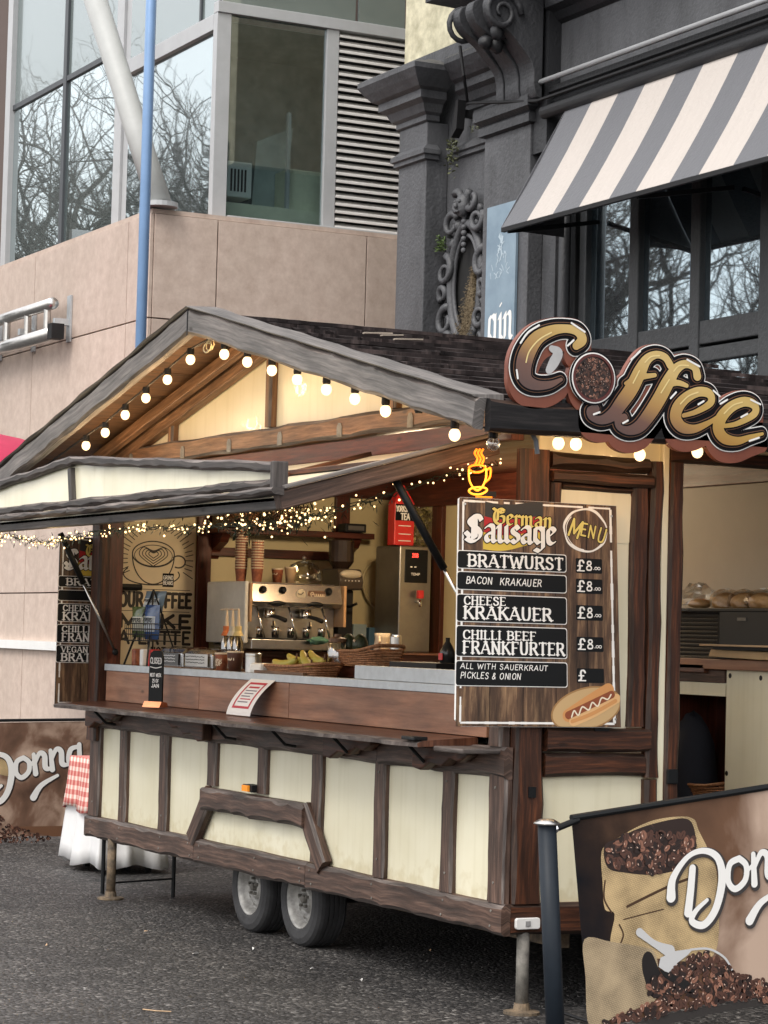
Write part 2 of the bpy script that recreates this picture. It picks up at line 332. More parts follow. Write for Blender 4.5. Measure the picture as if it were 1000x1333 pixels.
# ------------------------------------------------------------------ lettering: strokes -> distance field -> flat outline
def cr(pts, n=7, closed=False):
    """Catmull-Rom through points (any dimension)"""
    P = [np.array(p, float) for p in pts]; out = []; k = len(P)
    for i in range(k if closed else k-1):
        p0, p1, p2, p3 = (P[(i-1) % k] if closed or i else P[0]), P[i], P[(i+1) % k], (P[(i+2) % k] if closed or i+2 < k else P[-1])
        for j in range(n):
            t = j/n; out.append(.5*((2*p1)+(-p0+p2)*t+(2*p0-5*p1+4*p2-p3)*t*t+(-p0+3*p1-3*p2+p3)*t**3))
    if not closed: out.append(P[-1])
    return out
class Field:
    """union of capsules (ax, ay, bx, by, ra, rb) and nib strokes; level sets become meshes"""
    def __init__(s): s.c = []
    def stroke(s, pts, w, smooth=True, closed=False):
        k = len(pts); ws = w if isinstance(w, (list, tuple)) else [w]*k
        q = [(p[0], p[1], ww/2) for p, ww in zip(pts, ws)]
        q = cr(q, 7, closed) if smooth and k > 2 else [np.array(z, float) for z in q]
        if closed and not smooth: q.append(q[0])
        for a, b in zip(q[:-1], q[1:]): s.c.append((a[0], a[1], b[0], b[1], a[2], b[2]))
        if closed and smooth: a, b = q[-1], q[0]; s.c.append((a[0], a[1], b[0], b[1], a[2], b[2]))
        return s
    def nib(s, pts, w, ang=40, thin=.12, smooth=False):
        q = cr(pts, 5) if smooth and len(pts) > 2 else [np.array(p, float) for p in pts]
        v = np.array([math.cos(math.radians(ang)), math.sin(math.radians(ang))])*w/2; K = 6; r = w*thin/2
        for a, b in zip(q[:-1], q[1:]):
            for i in range(K+1):
                o = v*(2*i/K-1)*(1-thin); s.c.append((a[0]+o[0], a[1]+o[1], b[0]+o[0], b[1]+o[1], r*1.6, r*1.6))
        return s
    def xf(s, sx, sy, ox, oy, sh=0, rot=0):
        r = Field(); cs, sn = math.cos(rot), math.sin(rot); k = math.sqrt(abs(sx*sy))
        for ax, ay, bx, by, ra, rb in s.c:
            q = []
            for x, y in ((ax, ay), (bx, by)):
                x, y = x*sx+sh*y*sy, y*sy; q += [x*cs-y*sn+ox, x*sn+y*cs+oy]
            r.c.append((*q, ra*k, rb*k))
        return r
    def __add__(s, o): r = Field(); r.c = s.c+o.c; return r
    def poly(s, off=0.0, cell=.003, clip=None):
        c = np.array(s.c); R = c[:, 4:6].max()+abs(off)+2*cell
        x0, x1 = min(c[:, 0].min(), c[:, 2].min())-R, max(c[:, 0].max(), c[:, 2].max())+R
        y0, y1 = min(c[:, 1].min(), c[:, 3].min())-R, max(c[:, 1].max(), c[:, 3].max())+R
        nx, ny = int((x1-x0)/cell)+2, int((y1-y0)/cell)+2
        X = x0+np.arange(nx)*cell; Y = y0+np.arange(ny)*cell; G = np.full((ny, nx), 1e3)
        for ax, ay, bx, by, ra, rb in s.c:
            r = max(ra, rb)+max(0, off)+2*cell
            i0, i1 = max(0, int((min(ax, bx)-r-x0)/cell)), min(nx, int((max(ax, bx)+r-x0)/cell)+2)
            j0, j1 = max(0, int((min(ay, by)-r-y0)/cell)), min(ny, int((max(ay, by)+r-y0)/cell)+2)
            gx, gy = X[None, i0:i1], Y[j0:j1, None]; dx, dy = bx-ax, by-ay; L = dx*dx+dy*dy
            t = np.clip(((gx-ax)*dx+(gy-ay)*dy)/L, 0, 1) if L > 1e-14 else np.zeros((j1-j0, i1-i0))
            d = np.hypot(gx-ax-t*dx, gy-ay-t*dy)-(ra+(rb-ra)*t)
            G[j0:j1, i0:i1] = np.minimum(G[j0:j1, i0:i1], d)
        G = np.maximum(np.minimum(G-off, cell*3), -cell*3)
        if clip:
            cx0, cx1, cy0, cy1 = clip
            G = np.maximum(G, np.maximum(np.maximum(cx0-X, X-cx1)[None, :], np.maximum(cy0-Y, Y-cy1)[:, None]))
        vs = []; fs = []
        ins = G < 0
        full = ins[:-1, :-1] & ins[1:, :-1] & ins[:-1, 1:] & ins[1:, 1:]
        part = (ins[:-1, :-1] | ins[1:, :-1] | ins[:-1, 1:] | ins[1:, 1:]) & ~full
        for j in range(ny-1):
            row = np.flatnonzero(full[j])
            if len(row):
                br = np.flatnonzero(np.diff(row) > 1); st = [row[0]]+[row[b+1] for b in br]; en = [row[b] for b in br]+[row[-1]]
                for a, b in zip(st, en):
                    o = len(vs); vs += [(X[a], Y[j]), (X[b+1], Y[j]), (X[b+1], Y[j+1]), (X[a], Y[j+1])]; fs.append((o, o+1, o+2, o+3))
            for i in np.flatnonzero(part[j]):
                cs = [(X[i], Y[j], G[j, i]), (X[i+1], Y[j], G[j, i+1]), (X[i+1], Y[j+1], G[j+1, i+1]), (X[i], Y[j+1], G[j+1, i])]; o = len(vs); pl = []
                for k in range(4):
                    a, b = cs[k], cs[(k+1) % 4]
                    if a[2] < 0: pl.append((a[0], a[1]))
                    if (a[2] < 0) != (b[2] < 0):
                        t = a[2]/(a[2]-b[2]); pl.append((a[0]+(b[0]-a[0])*t, a[1]+(b[1]-a[1])*t))
                if len(pl) > 2: vs += pl; fs.append(tuple(range(o, o+len(pl))))
        return vs, fs
def plane_fn(o, u, v, n):
    o, u, v, n = Vector(o), Vector(u), Vector(v), Vector(n)
    return lambda x, y, h=0: o+u*x+v*y+n*h
def put(mb, field, P, h, m=0, off=0.0, cell=.003, clip=None):
    vs, fs = field.poly(off, cell, clip); mb.add([P(x, y, h) for x, y in vs], fs, m); return mb
def quad(mb, P, x0, x1, y0, y1, h, m=0):
    return mb.add([P(x0, y0, h), P(x1, y0, h), P(x1, y1, h), P(x0, y1, h)], [(0, 1, 2, 3)], m)
def rrect(P0, x0, x1, y0, y1, r, k=5):
    out = []
    for cx, cy, a0 in ((x1-r, y1-r, 0), (x0+r, y1-r, 90), (x0+r, y0+r, 180), (x1-r, y0+r, 270)):
        for i in range(k+1):
            a = math.radians(a0+90*i/k); out.append((cx+r*math.cos(a), cy+r*math.sin(a)))
    return out
def polyon(mb, P, pts, h, m=0):
    return mb.add([P(x, y, h) for x, y in pts], [tuple(range(len(pts)))], m)
# skeleton capitals, height 1; '~' marks a smooth path
G_ = {
 'A': (.72, [[(.02, 0), (.36, 1)], [(.36, 1), (.7, 0)], [(.16, .33), (.56, .33)]]),
 'B': (.62, [[(.1, 0), (.1, 1)], ['~', (.1, 1), (.38, .99), (.52, .86), (.5, .64), (.32, .53), (.1, .53)], ['~', (.1, .53), (.4, .52), (.58, .38), (.56, .14), (.36, 0), (.1, 0)]]),
 'C': (.64, [['~', (.6, .8), (.5, .96), (.32, 1), (.12, .84), (.06, .5), (.12, .16), (.32, 0), (.5, .04), (.62, .2)]]),
 'D': (.66, [[(.1, 0), (.1, 1)], ['~', (.1, 1), (.4, .96), (.6, .74), (.6, .26), (.4, .04), (.1, 0)]]),
 'E': (.58, [[(.1, 0), (.1, 1)], [(.1, 1), (.54, 1)], [(.1, .52), (.44, .52)], [(.1, 0), (.56, 0)]]),
 'F': (.56, [[(.1, 0), (.1, 1)], [(.1, 1), (.54, 1)], [(.1, .52), (.44, .52)]]),
 'G': (.68, [['~', (.6, .8), (.5, .96), (.32, 1), (.12, .84), (.06, .5), (.12, .16), (.32, 0), (.52, .06), (.62, .2), (.62, .42)], [(.4, .42), (.66, .42)]]),
 'H': (.7, [[(.1, 0), (.1, 1)], [(.6, 0), (.6, 1)], [(.1, .52), (.6, .52)]]),
 'I': (.22, [[(.11, 0), (.11, 1)]]),
 'J': (.45, [['~', (.36, 1), (.36, .25), (.28, .03), (.12, .02), (.04, .2)]]),
 'K': (.68, [[(.1, 0), (.1, 1)], [(.6, 1), (.12, .42)], [(.28, .6), (.66, 0)]]),
 'L': (.54, [[(.1, 0), (.1, 1)], [(.1, 0), (.52, 0)]]),
 'M': (.84, [[(.1, 0), (.1, 1)], [(.1, 1), (.42, .2)], [(.42, .2), (.74, 1)], [(.74, 1), (.74, 0)]]),
 'N': (.72, [[(.1, 0), (.1, 1)], [(.1, 1), (.62, 0)], [(.62, 0), (.62, 1)]]),
 'O': (.7, [['~', (.35, 1), (.12, .84), (.06, .5), (.12, .16), (.35, 0), (.58, .16), (.64, .5), (.58, .84), (.35, 1)]]),
 'P': (.6, [[(.1, 0), (.1, 1)], ['~', (.1, 1), (.4, .99), (.56, .86), (.54, .6), (.38, .48), (.1, .48)]]),
 'R': (.66, [[(.1, 0), (.1, 1)], ['~', (.1, 1), (.4, .99), (.54, .86), (.52, .62), (.36, .5), (.1, .5)], [(.34, .5), (.64, 0)]]),
 'S': (.58, [['~', (.5, .82), (.4, .97), (.24, 1), (.1, .86), (.12, .66), (.3, .53), (.48, .4), (.52, .18), (.38, .02), (.2, 0), (.06, .18)]]),
 'T': (.62, [[(.31, 0), (.31, 1)], [(.02, 1), (.6, 1)]]),
 'U': (.68, [['~', (.1, 1), (.1, .35), (.18, .06), (.34, 0), (.5, .06), (.58, .35), (.58, 1)]]),
 'V': (.68, [[(.02, 1), (.34, 0)], [(.34, 0), (.66, 1)]]),
 'W': (.96, [[(.02, 1), (.26, 0)], [(.26, 0), (.48, .85)], [(.48, .85), (.7, 0)], [(.7, 0), (.94, 1)]]),
 'Y': (.62, [[(.02, 1), (.31, .45)], [(.6, 1), (.31, .45)], [(.31, .45), (.31, 0)]]),
 'X': (.62, [[(.04, 1), (.58, 0)], [(.58, 1), (.04, 0)]]),
 'Z': (.6, [[(.06, 1), (.54, 1)], [(.54, 1), (.06, 0)], [(.06, 0), (.56, 0)]]),
 '8': (.56, [['~', (.28, .54), (.1, .72), (.14, .95), (.28, 1), (.42, .95), (.46, .72), (.28, .54), (.06, .34), (.08, .06), (.28, 0), (.48, .06), (.5, .34), (.28, .54)]]),
 '0': (.5, [['~', (.25, 1), (.08, .8), (.05, .5), (.08, .2), (.25, 0), (.42, .2), (.45, .5), (.42, .8), (.25, 1)]]),
 '2': (.5, [['~', (.06, .8), (.2, 1), (.4, .92), (.42, .68), (.22, .34), (.05, 0)], [(.05, 0), (.47, 0)]]),
 '5': (.5, [[(.44, 1), (.12, 1)], [(.12, 1), (.1, .58)], ['~', (.1, .58), (.3, .64), (.46, .48), (.44, .16), (.24, 0), (.05, .12)]]),
 '£': (.6, [['~', (.52, .8), (.42, .98), (.26, .95), (.2, .7), (.24, .35), (.18, .1), (.05, .02)], [(.05, .02), (.56, .02)], [(.06, .48), (.42, .48)]]),
 '&': (.6, [['~', (.55, .05), (.2, .65), (.25, .95), (.4, .95), (.4, .7), (.08, .35), (.1, .06), (.3, 0), (.55, .35)]]),
 '.': (.2, [[(.08, .02), (.1, .02)]]), ' ': (.36, []), '-': (.4, [[(.05, .5), (.35, .5)]]), "'": (.2, [[(.1, 1), (.08, .82)]]),
}
def caps(txt, thick=.17, thin=.17, serif=0, gap=.1, jit=0, seed=1, round_w=None):
    f = Field(); x = 0; rnd = random.Random(seed)
    for ch in txt:
        adv, paths = G_[ch]; jx, jy = rnd.uniform(-jit, jit), rnd.uniform(-jit, jit); jr = rnd.uniform(-jit, jit)
        for p in paths:
            sm = p[0] == '~'; pts = [(q[0]+x+jx+jr*q[1], q[1]+jy) for q in (p[1:] if sm else p)]
            q = cr(pts, 6) if sm else [np.array(z, float) for z in pts]
            for a, b in zip(q[:-1], q[1:]):
                d = b-a; L = np.hypot(*d)+1e-9; k = abs(d[1])/L
                if not sm and .2 < k < .97: k = .95 if d[0]*d[1] < 0 else .25
                r = (thin+(thick-thin)*k**1.2)/2; f.c.append((a[0], a[1], b[0], b[1], r, r))
            if serif and not sm:
                for e, o in ((q[0], q[-1]), (q[-1], q[0])):
                    d = e-o
                    if abs(d[1]) > .3 and (e[1] > .97+jy or e[1] < .03+jy) and ch not in 'EFLT' or (serif and ch in 'EFLTBDPR' and abs(d[1]) > .9):
                        y = e[1]-(.03 if e[1] > .5 else -.03); f.c.append((e[0]-serif, y, e[0]+serif, y, .035, .035))
                    if ch in 'EFTL' and abs(d[1]) < .05 and abs(d[0]) > .25 and (e[1] > .9+jy or e[1] < .1+jy) and (e[0]-x > .3 or ch == 'T'):
                        s2 = -.16 if e[1] > .5 else .16; f.c.append((e[0], e[1], e[0], e[1]+s2, .045, .03))
        x += adv+gap
    f.w = x-gap; return f
def fit(f, x0, x1, y0, y1, sh=0, rot=0):
    """scale lettering so it spans x0..x1 with cap height y1-y0"""
    return f.xf((x1-x0)/f.w, y1-y0, x0, y0, sh, rot)
SER = dict(thick=.2, thin=.085, serif=.15, gap=.14)


# ================================================================== SETTING
def asphalt():
    m, n, b = newmat('asphalt'); tc = N(n, 'ShaderNodeTexCoord')
    v = N(n, 'ShaderNodeTexVoronoi'); v.inputs['Scale'].default_value = 52; n.links.new(tc.outputs['Object'], v.inputs['Vector'])
    z = N(n, 'ShaderNodeTexNoise'); z.inputs['Scale'].default_value = 1.1; z.inputs['Detail'].default_value = 7; n.links.new(tc.outputs['Object'], z.inputs['Vector'])
    c1 = ramp(n, v.outputs['Color'], [(.15, (.010, .010, .011)), (.5, (.036, .034, .034)), (.78, (.085, .08, .077)), (.96, (.26, .25, .24))])
    x = N(n, 'ShaderNodeMix', data_type='RGBA', blend_type='MULTIPLY'); x.inputs[0].default_value = 1; n.links.new(c1, x.inputs[6])
    n.links.new(ramp(n, z.outputs[0], [(.3, (.55, .55, .56)), (.7, (1.4, 1.38, 1.34))]), x.inputs[7]); ck = N(n, 'ShaderNodeTexVoronoi'); ck.feature = 'DISTANCE_TO_EDGE'; ck.inputs['Scale'].default_value = .55; dz = N(n, 'ShaderNodeVectorMath', operation='MULTIPLY_ADD'); dz.inputs[1].default_value = (.5, .5, .5); n.links.new(z.outputs['Color'], dz.inputs[0]); n.links.new(tc.outputs['Object'], dz.inputs[2]); n.links.new(dz.outputs[0], ck.inputs['Vector'])
    y = N(n, 'ShaderNodeMix', data_type='RGBA', blend_type='MULTIPLY'); y.inputs[0].default_value = .7; n.links.new(x.outputs[2], y.inputs[6]); n.links.new(ramp(n, ck.outputs['Distance'], [(.002, (.2, .2, .2)), (.009, (1, 1, 1))]), y.inputs[7]); n.links.new(y.outputs[2], b.inputs['Base Color'])
    b.inputs['Roughness'].default_value = .62; b.inputs['Specular IOR Level'].default_value = .5
    n2 = N(n, 'ShaderNodeTexNoise'); n2.inputs['Scale'].default_value = 42; n2.inputs['Detail'].default_value = 5; n.links.new(tc.outputs['Object'], n2.inputs['Vector'])
    ad = N(n, 'ShaderNodeMath', operation='SUBTRACT'); n.links.new(n2.outputs[0], ad.inputs[0]); n.links.new(v.outputs['Distance'], ad.inputs[1])
    bp = N(n, 'ShaderNodeBump'); bp.inputs['Strength'].default_value = .9; bp.inputs['Distance'].default_value = .012
    n.links.new(ad.outputs[0], bp.inputs['Height']); n.links.new(bp.outputs[0], b.inputs['Normal']); return m
g = MB(); g.add([(-300, -300, 0), (300, -300, 0), (300, 300, 0), (-300, 300, 0)], [(0, 1, 2, 3)]); struct(g, 'ground', asphalt())
# loose stones and litter on the asphalt
STONE = mat('loose_stone', (.07, .066, .06), .8, var=.5, scale=30)
g = MB(); rs = random.Random(3)
for i in range(5200):
    t = rs.random()**1.3; x = -9+t*12; y = rs.uniform(-4.2, 1.4)-max(0, (x+3))*.12
    r = rs.uniform(.003, .008)*(1.0+.4*rs.random()); zz = r*.25
    k = 5; pts = [(x+r*math.cos(a*6.28/k+i)*rs.uniform(.7, 1.2), y+r*math.sin(a*6.28/k+i)*rs.uniform(.7, 1.2), -.001) for a in range(k)]+[(x, y, r*.8)]
    g.add(pts, [(a, (a+1) % k, k) for a in range(k)])
tag(g.build('gravel', STONE), 'small grey stone chips pressed into the rough dark asphalt', 'gravel', kind='stuff')
def scrap(px, py, s, name, m, label, cat, flatn=1):
    p = atZ(px, py, 0.004); b = MB(); k = 6; rr = random.Random(px)
    b.add([(p.x+s*math.cos(a*1.047)*rr.uniform(.5, 1), p.y+s*math.sin(a*1.047)*rr.uniform(.5, 1)*.7, .004+rr.uniform(0, .02)*flatn) for a in range(k)], [tuple(range(k))])
    tag(b.build(name, m), label, cat)
scrap(253, 1242, .035, 'paper_scrap', PAPER, 'crumpled white paper scrap on the asphalt in front of the wheels', 'litter')
scrap(190, 1216, .022, 'dry_leaf', CARD, 'small yellowish dry leaf on the asphalt near the rusty jack leg', 'leaf')
scrap(330, 1237, .014, 'bottle_cap', WHITE, 'tiny white fleck of litter on the asphalt under the front wheel', 'litter')
scrap(405, 1262, .02, 'cigarette_end', WHITE, 'tiny pale cigarette end on the asphalt right of the wheels', 'litter')
b = MB(); b.tube([atZ(186, 1314, .006), atZ(204, 1316, .009), atZ(223, 1317, .006)], .003, 5); tag(b.build('straw', CARD), 'pale drinking straw lying on the asphalt at the bottom of the photo', 'litter')

# ---------------- stone clad office building
def stone_mat():
    m, n, b = newmat('pink_stone'); tc = N(n, 'ShaderNodeTexCoord'); oi = N(n, 'ShaderNodeObjectInfo')
    z = N(n, 'ShaderNodeTexNoise'); z.inputs['Scale'].default_value = 9; z.inputs['Detail'].default_value = 8; z.inputs['Roughness'].default_value = .7; n.links.new(tc.outputs['Object'], z.inputs['Vector'])
    z2 = N(n, 'ShaderNodeTexNoise'); z2.inputs['Scale'].default_value = 1.2; z2.inputs['Detail'].default_value = 6; z2.inputs['Distortion'].default_value = 1.5
    mp = N(n, 'ShaderNodeMapping'); mp.inputs['Scale'].default_value = (1, 1, .5); n.links.new(tc.outputs['Object'], mp.inputs['Vector']); n.links.new(mp.outputs[0], z2.inputs['Vector'])
    x = N(n, 'ShaderNodeMix', data_type='RGBA', blend_type='MULTIPLY'); x.inputs[0].default_value = 1
    n.links.new(ramp(n, z.outputs[0], [(.3, lin((180, 161, 148))), (.7, lin((206, 190, 177)))]), x.inputs[6]); n.links.new(ramp(n, z2.outputs[0], [(.35, (.94, .93, .92)), (.65, (1.04, 1.03, 1.03))]), x.inputs[7])
    y = N(n, 'ShaderNodeMix', data_type='RGBA', blend_type='MULTIPLY'); y.inputs[0].default_value = 1; n.links.new(x.outputs[2], y.inputs[6]); n.links.new(ramp(n, oi.outputs['Random'], [(0, (.93, .92, .92)), (1, (1.06, 1.05, 1.05))]), y.inputs[7])
    n.links.new(y.outputs[2], b.inputs['Base Color']); b.inputs['Roughness'].default_value = .6
    bp = N(n, 'ShaderNodeBump'); bp.inputs['Strength'].default_value = .12; bp.inputs['Distance'].default_value = .004; n.links.new(z.outputs[0], bp.inputs['Height']); n.links.new(bp.outputs[0], b.inputs['Normal']); return m
STONEP = stone_mat(); JOINT = flat('joint_dark', (.12, .09, .08), .9)
ALU = mat('grey_aluminium_frame', lin((178, 180, 182)), .45, .1, var=.05); ALUD = mat('dark_grey_frame', lin((70, 74, 78)), .5, .2, var=.05)
YC, XC = 1.908, -9.5
YG_ = 3.0
bl = thing('office_building', (XC, YC, 0), 'pink stone clad office building with tinted glass and grey louvres behind the kiosk', 'building')
g = MB(); g.box(-26, XC-.03, YC+.03, 9, 0, 5.2).box(-26, XC-1.8, YG_-.0+.1, 9, 5.2, 13); g.build('core_wall', JOINT, bl)
def slab_y(x0, x1, z0, z1, y=YC): MB().box(x0+.006, x1-.006, y, y+.03, z0+.006, z1-.006).build('stone_panel', STONEP, bl, bev=.002)
def slab_x(y0, y1, z0, z1, x=XC): MB().box(x-.03, x, y0+.006, y1-.006, z0+.006, z1-.006).build('stone_panel', STONEP, bl, bev=.002)
zr = [-.6, .76, 2.05, 3.05, 4.38, 5.28]
for z0, z1 in zip(zr[:-1], zr[1:]):
    xs = [XC, -10.02, -12.45, -14.9, -17.3, -19.8]
    for a, c in zip(xs[1:], xs[:-1]): slab_y(a, c, max(z0, 0), z1)
    ys = [YC+.031, 2.53, 3.97, 5.4, 6.8]
    for a, c in zip(ys[:-1], ys[1:]): slab_x(a, c, max(z0, 0), z1)
g = MB(); g.box(-26, XC-.02, YC+.02, 9, 5.281, 5.32); g.build('ledge', STONEP, bl)
g = MB(); g.box(-13.3, XC-.02, YC-.05, YC-.002, 1.52, 1.60); g.build('bumper_rail', WHITE, bl)
# glazing of the long side
GL_L = mirror_glass('mirror_glass_wavy', (.10, .125, .12), .60, .05, .6); GL_S = mirror_glass('spandrel_glass', (.15, .18, .175), .2, .05)
GL_R = mirror_glass('mirror_glass_bay', (.06, .08, .08), .5, .05, .8)
zt = 6.84
fr = MB()
def pane_y(x0, x1, z0, z1, y, m, nm='window_pane'): MB().box(x0, x1, y, y+.02, z0, z1).build(nm, m, bl)
YG = 3.0
vx = lambda px_, py_=180: atY(px_, py_, YG).x
zt = atY(85, 105, YG).z; X_ = [vx(12), vx(18), vx(83), vx(87), vx(154), vx(163), vx(196)]; ZT = zt+2.0
for x0, x1 in ((X_[1], X_[2]), (X_[3], X_[4])):
    pane_y(x0, x1, 5.34, zt-.03, YG, GL_L); pane_y(x0, x1, zt+.03, ZT, YG, GL_S)
def bars(name, m, L):
    g = MB()
    for q in L: g.box(*q)
    return g.build(name, m, bl, bev=.004)
bars('mullion', ALUD, [(X_[2], X_[3], YG-.03, YG+.03, 5.33, ZT)]); bars('transom', ALUD, [(X_[1], X_[2], YG-.025, YG+.03, zt-.03, zt+.03)]); bars('transom', ALUD, [(X_[3], X_[4], YG-.025, YG+.03, zt-.03, zt+.03)])
bars('mullion', ALU, [(X_[4], X_[5], YG-.05, YG+.06, 5.33, 13)]); bars('mullion', ALU, [(X_[0], X_[1], YG-.06, YG+.06, 5.33, ZT)])
bars('grey_cladding', ALU, [(X_[5]+.003, X_[6], YG-.02, YG+.03, 5.33, 13)]); bars('eaves_frame', ALU, [(X_[0], X_[4], YG-.06, YG+.06, ZT, ZT+.12)])
MB().box(-22, X_[4]-.02, YG-.04, YG+1, ZT+.13, ZT+.3).build('soffit', mat('soffit_grey', (.18, .17, .16), .8), bl)
pane_y(X_[0]-1.5, X_[0]-.1, 3.2, 6.2, YC+.02, GL_L); bars('window_frame', ALU, [(X_[0]-.1, X_[0]-.02, YC-.02, YC+.3, 2.9, 6.3)])
# glazed bay set back from the corner
YB, XB = 2.6, -9.70
pane_y(-11.9, XB-.09, 5.33, 7.0, YB, GL_R); pane_y(-10.15, XB-.09, 7.14, 9, YB, GL_S); pane_y(-11.9, -10.19, 7.14, 9, YB, GL_S)
bars('transom', ALU, [(-11.9, XB-.09, YB-.05, YB+.05, 7.0, 7.14)]); bars('mullion', ALUD, [(-10.19, -10.15, YB-.02, YB+.03, 7.15, 9)]); bars('corner_mullion', ALU, [(XB-.085, XB, YB-.05, YB+.085, 5.33, 7.139)])
bars('transom', ALU, [(XB-.085, XB+.02, YB-.051, 6.3, 7.14, 7.24)])
bars('mullion', ALU, [(XB-.06, XB, 3.62, 3.74, 5.36, 7.139)]); bars('sill', ALU, [(XB-.07, XB+.03, YB+.09, 6.3, 5.325, 5.36)])
GLX = clear('tinted_window_glass', (.78, .86, .87), .10)
MB().box(XB-.04, XB-.03, YB+.087, 3.618, 5.362, 7.138).build('window_pane', GLX, bl)
for y0, y1 in ((YB, 3.9), (3.93, 4.4), (4.43, 5.2)): MB().box(XB-.03, XB-.01, y0, y1, 7.245, 9.6).build('window_pane', GL_S, bl)
LOUV = mat('louvre_metal', lin((222, 220, 217)), .5, .05, var=.05)
MB().box(XB-.22, XB-.2, 3.74, 6.2, 5.36, 7.14).build('louvre_backing', flat('louvre_dark', (.02, .02, .022)), bl)
k = 26; me = None
for i in range(k):
    z = 5.385+i*(7.11-5.385)/(k-1)
    if me is None:
        g = MB(); g.prism([(XB-.10, z+.025), (XB-.09, z+.034), (XB, z-.012), (XB, z-.03), (XB-.012, z-.03)], 3.745, 6.2, 'y'); o = g.build('louvre_slat', LOUV, bl); me = o.data; z0_ = z
    else: shared('louvre_slat', me, bl, (0, 0, z-z0_))
# room behind the clear pane with the air conditioner and cartons stored in it
DK = mat('dim_room_wall', (.25, .29, .30), .8)
MB().box(XB-1.5, XB-.24, YB+.06, 4.9, 7.131, 7.135).box(XB-1.5, XB-1.45, YB+.06, 4.9, 5.33, 7.13).box(XB-1.45, XB-.24, 4.88, 4.9, 5.33, 7.13).box(XB-1.5, XB-.09, YB+.06, YB+.08, 5.33, 7.13).build('room_wall', DK, bl)
ac = thing('air_conditioner', (XB-.4, 2.85, 5.55), 'white air conditioner unit standing behind the clear window pane', 'air conditioner')
MB().box(XB-.6, XB-.35, 2.84, 3.08, 5.6, 5.92).build('casing', WHITE, ac, bev=.01)
for i in range(5): MB().box(XB-.349, XB-.34, 2.87+i*.034, 2.885+i*.034, 5.65, 5.85).build('grille_slat', BLACKM, ac)
o = MB().box(XB-.6, XB-.2, 2.7, 3.72, 5.34, 5.52).build('storage_box', mat('beige_box', (.7, .7, .55), .8)); tag(o, 'long pale storage box on the floor behind the window pane', 'box')
o = MB().box(XB-.6, XB-.3, 3.42, 3.8, 5.53, 5.90).build('storage_box', mat('tan_box', (.65, .65, .5), .8)); tag(o, 'tall pale carton behind the window pane next to the louvres', 'box')
o = MB().prism([(3.2, 5.52), (3.5, 5.52), (3.6, 6.35), (3.24, 6.18)], XB-.7, XB-.62, 'x').build('partition_panel', mat('grey_mesh_panel', (.4, .45, .44), .7)); tag(o, 'grey leaning panel behind the window between the air conditioner and the carton', 'panel')
o = MB().box(XB-.3, XB-.26, 3.38, 3.41, 5.53, 6.4).build('metal_upright', ALU); tag(o, 'slim metal upright standing behind the clear window pane', 'post')
# slanted column and blue pole
g = MB(); a = atY(208, 266, 2.0); t = atY(112, -40, 1.62); g.tube([a, a+(t-a)*.3, t+(t-a)*.5], .105, 20); ob = g.build('slanted_column', mat('column_paint', lin((170, 172, 170)), .5, var=.06), smooth=True); tag(ob, 'pale grey slanted round steel column rising from the stone ledge', 'column')
g = MB(); g.lathe([(.15, 0), (.15, .04), (.1, .05)], (a.x+.02, a.y, a.z-.03), 20); tag(g.build('column_base_plate', ALU), 'round base plate under the slanted steel column', 'base plate')
p = atY(183, 450, 1.1); ps = thing('blue_pole', (p.x, p.y, 0), 'tall pale blue steel pole in front of the stone building', 'pole')
BLUE = mat('blue_pole_paint', lin((118, 150, 190)), .4, .1, var=.06); MB().tube([(p.x, p.y, 0), (p.x, p.y, 11)], .041, 18).build('pole_tube', BLUE, ps, smooth=True); MB().lathe([(.12, 0), (.12, .015), (.05, .02)], (p.x, p.y, 0), 18).build('base_flange', BLUE, ps)
# tubular rail bolted to the stone wall
rl = thing('wall_rail', (-12, YC-.1, 4.5), 'silver tubular rail with brackets bolted to the pink stone wall', 'rail')
for dz, r in ((4.70, .055), (4.42, .065)): MB().tube([(-13.9, YC-.16, dz), (-11.45, YC-.16, dz)], r, 12).build('rail_tube', STEEL, rl, smooth=True)
for x in (-11.6, -12.15, -12.75, -13.3): MB().tube([(x, YC-.16, 4.42), (x, YC-.16, 4.70)], .035, 10).build('upright', STEEL, rl)
for x in (-11.42, -12.4, -13.4): MB().box(x-.05, x+.05, YC-.02, YC-.003, 4.35, 4.78).box(x-.03, x+.03, YC-.16, YC-.02, 4.5, 4.56).build('bracket', GALV, rl)
MB().box(-11.42, -11.30, YC-.22, YC-.1, 4.36, 4.5).build('end_box', BLACKM, rl)

# ---------------- painted classical shopfront
def gpaint(name, c, var=.18):
    m, n, b = newmat(name); tc = N(n, 'ShaderNodeTexCoord'); mp = N(n, 'ShaderNodeMapping'); mp.inputs['Scale'].default_value = (1.4, 1.4, .45); n.links.new(tc.outputs['Object'], mp.inputs['Vector'])
    z = N(n, 'ShaderNodeTexNoise'); z.inputs['Scale'].default_value = 3; z.inputs['Detail'].default_value = 9; z.inputs['Roughness'].default_value = .7; n.links.new(mp.outputs[0], z.inputs['Vector'])
    n.links.new(ramp(n, z.outputs[0], [(.3, tuple(v*(1-var*1.6) for v in c)), (.5, c), (.72, tuple(v*(1+var) for v in c)), (.8, tuple(min(1, v*(1+2.2*var)) for v in c))]), b.inputs['Base Color'])
    b.inputs['Roughness'].default_value = .55
    bp = N(n, 'ShaderNodeBump'); bp.inputs['Strength'].default_value = .5; bp.inputs['Distance'].default_value = .012; z2 = N(n, 'ShaderNodeTexNoise'); z2.inputs['Scale'].default_value = 35; z2.inputs['Detail'].default_value = 5; n.links.new(tc.outputs['Object'], z2.inputs['Vector'])
    n.links.new(z2.outputs[0], bp.inputs['Height']); n.links.new(bp.outputs[0], b.inputs['Normal']); return m
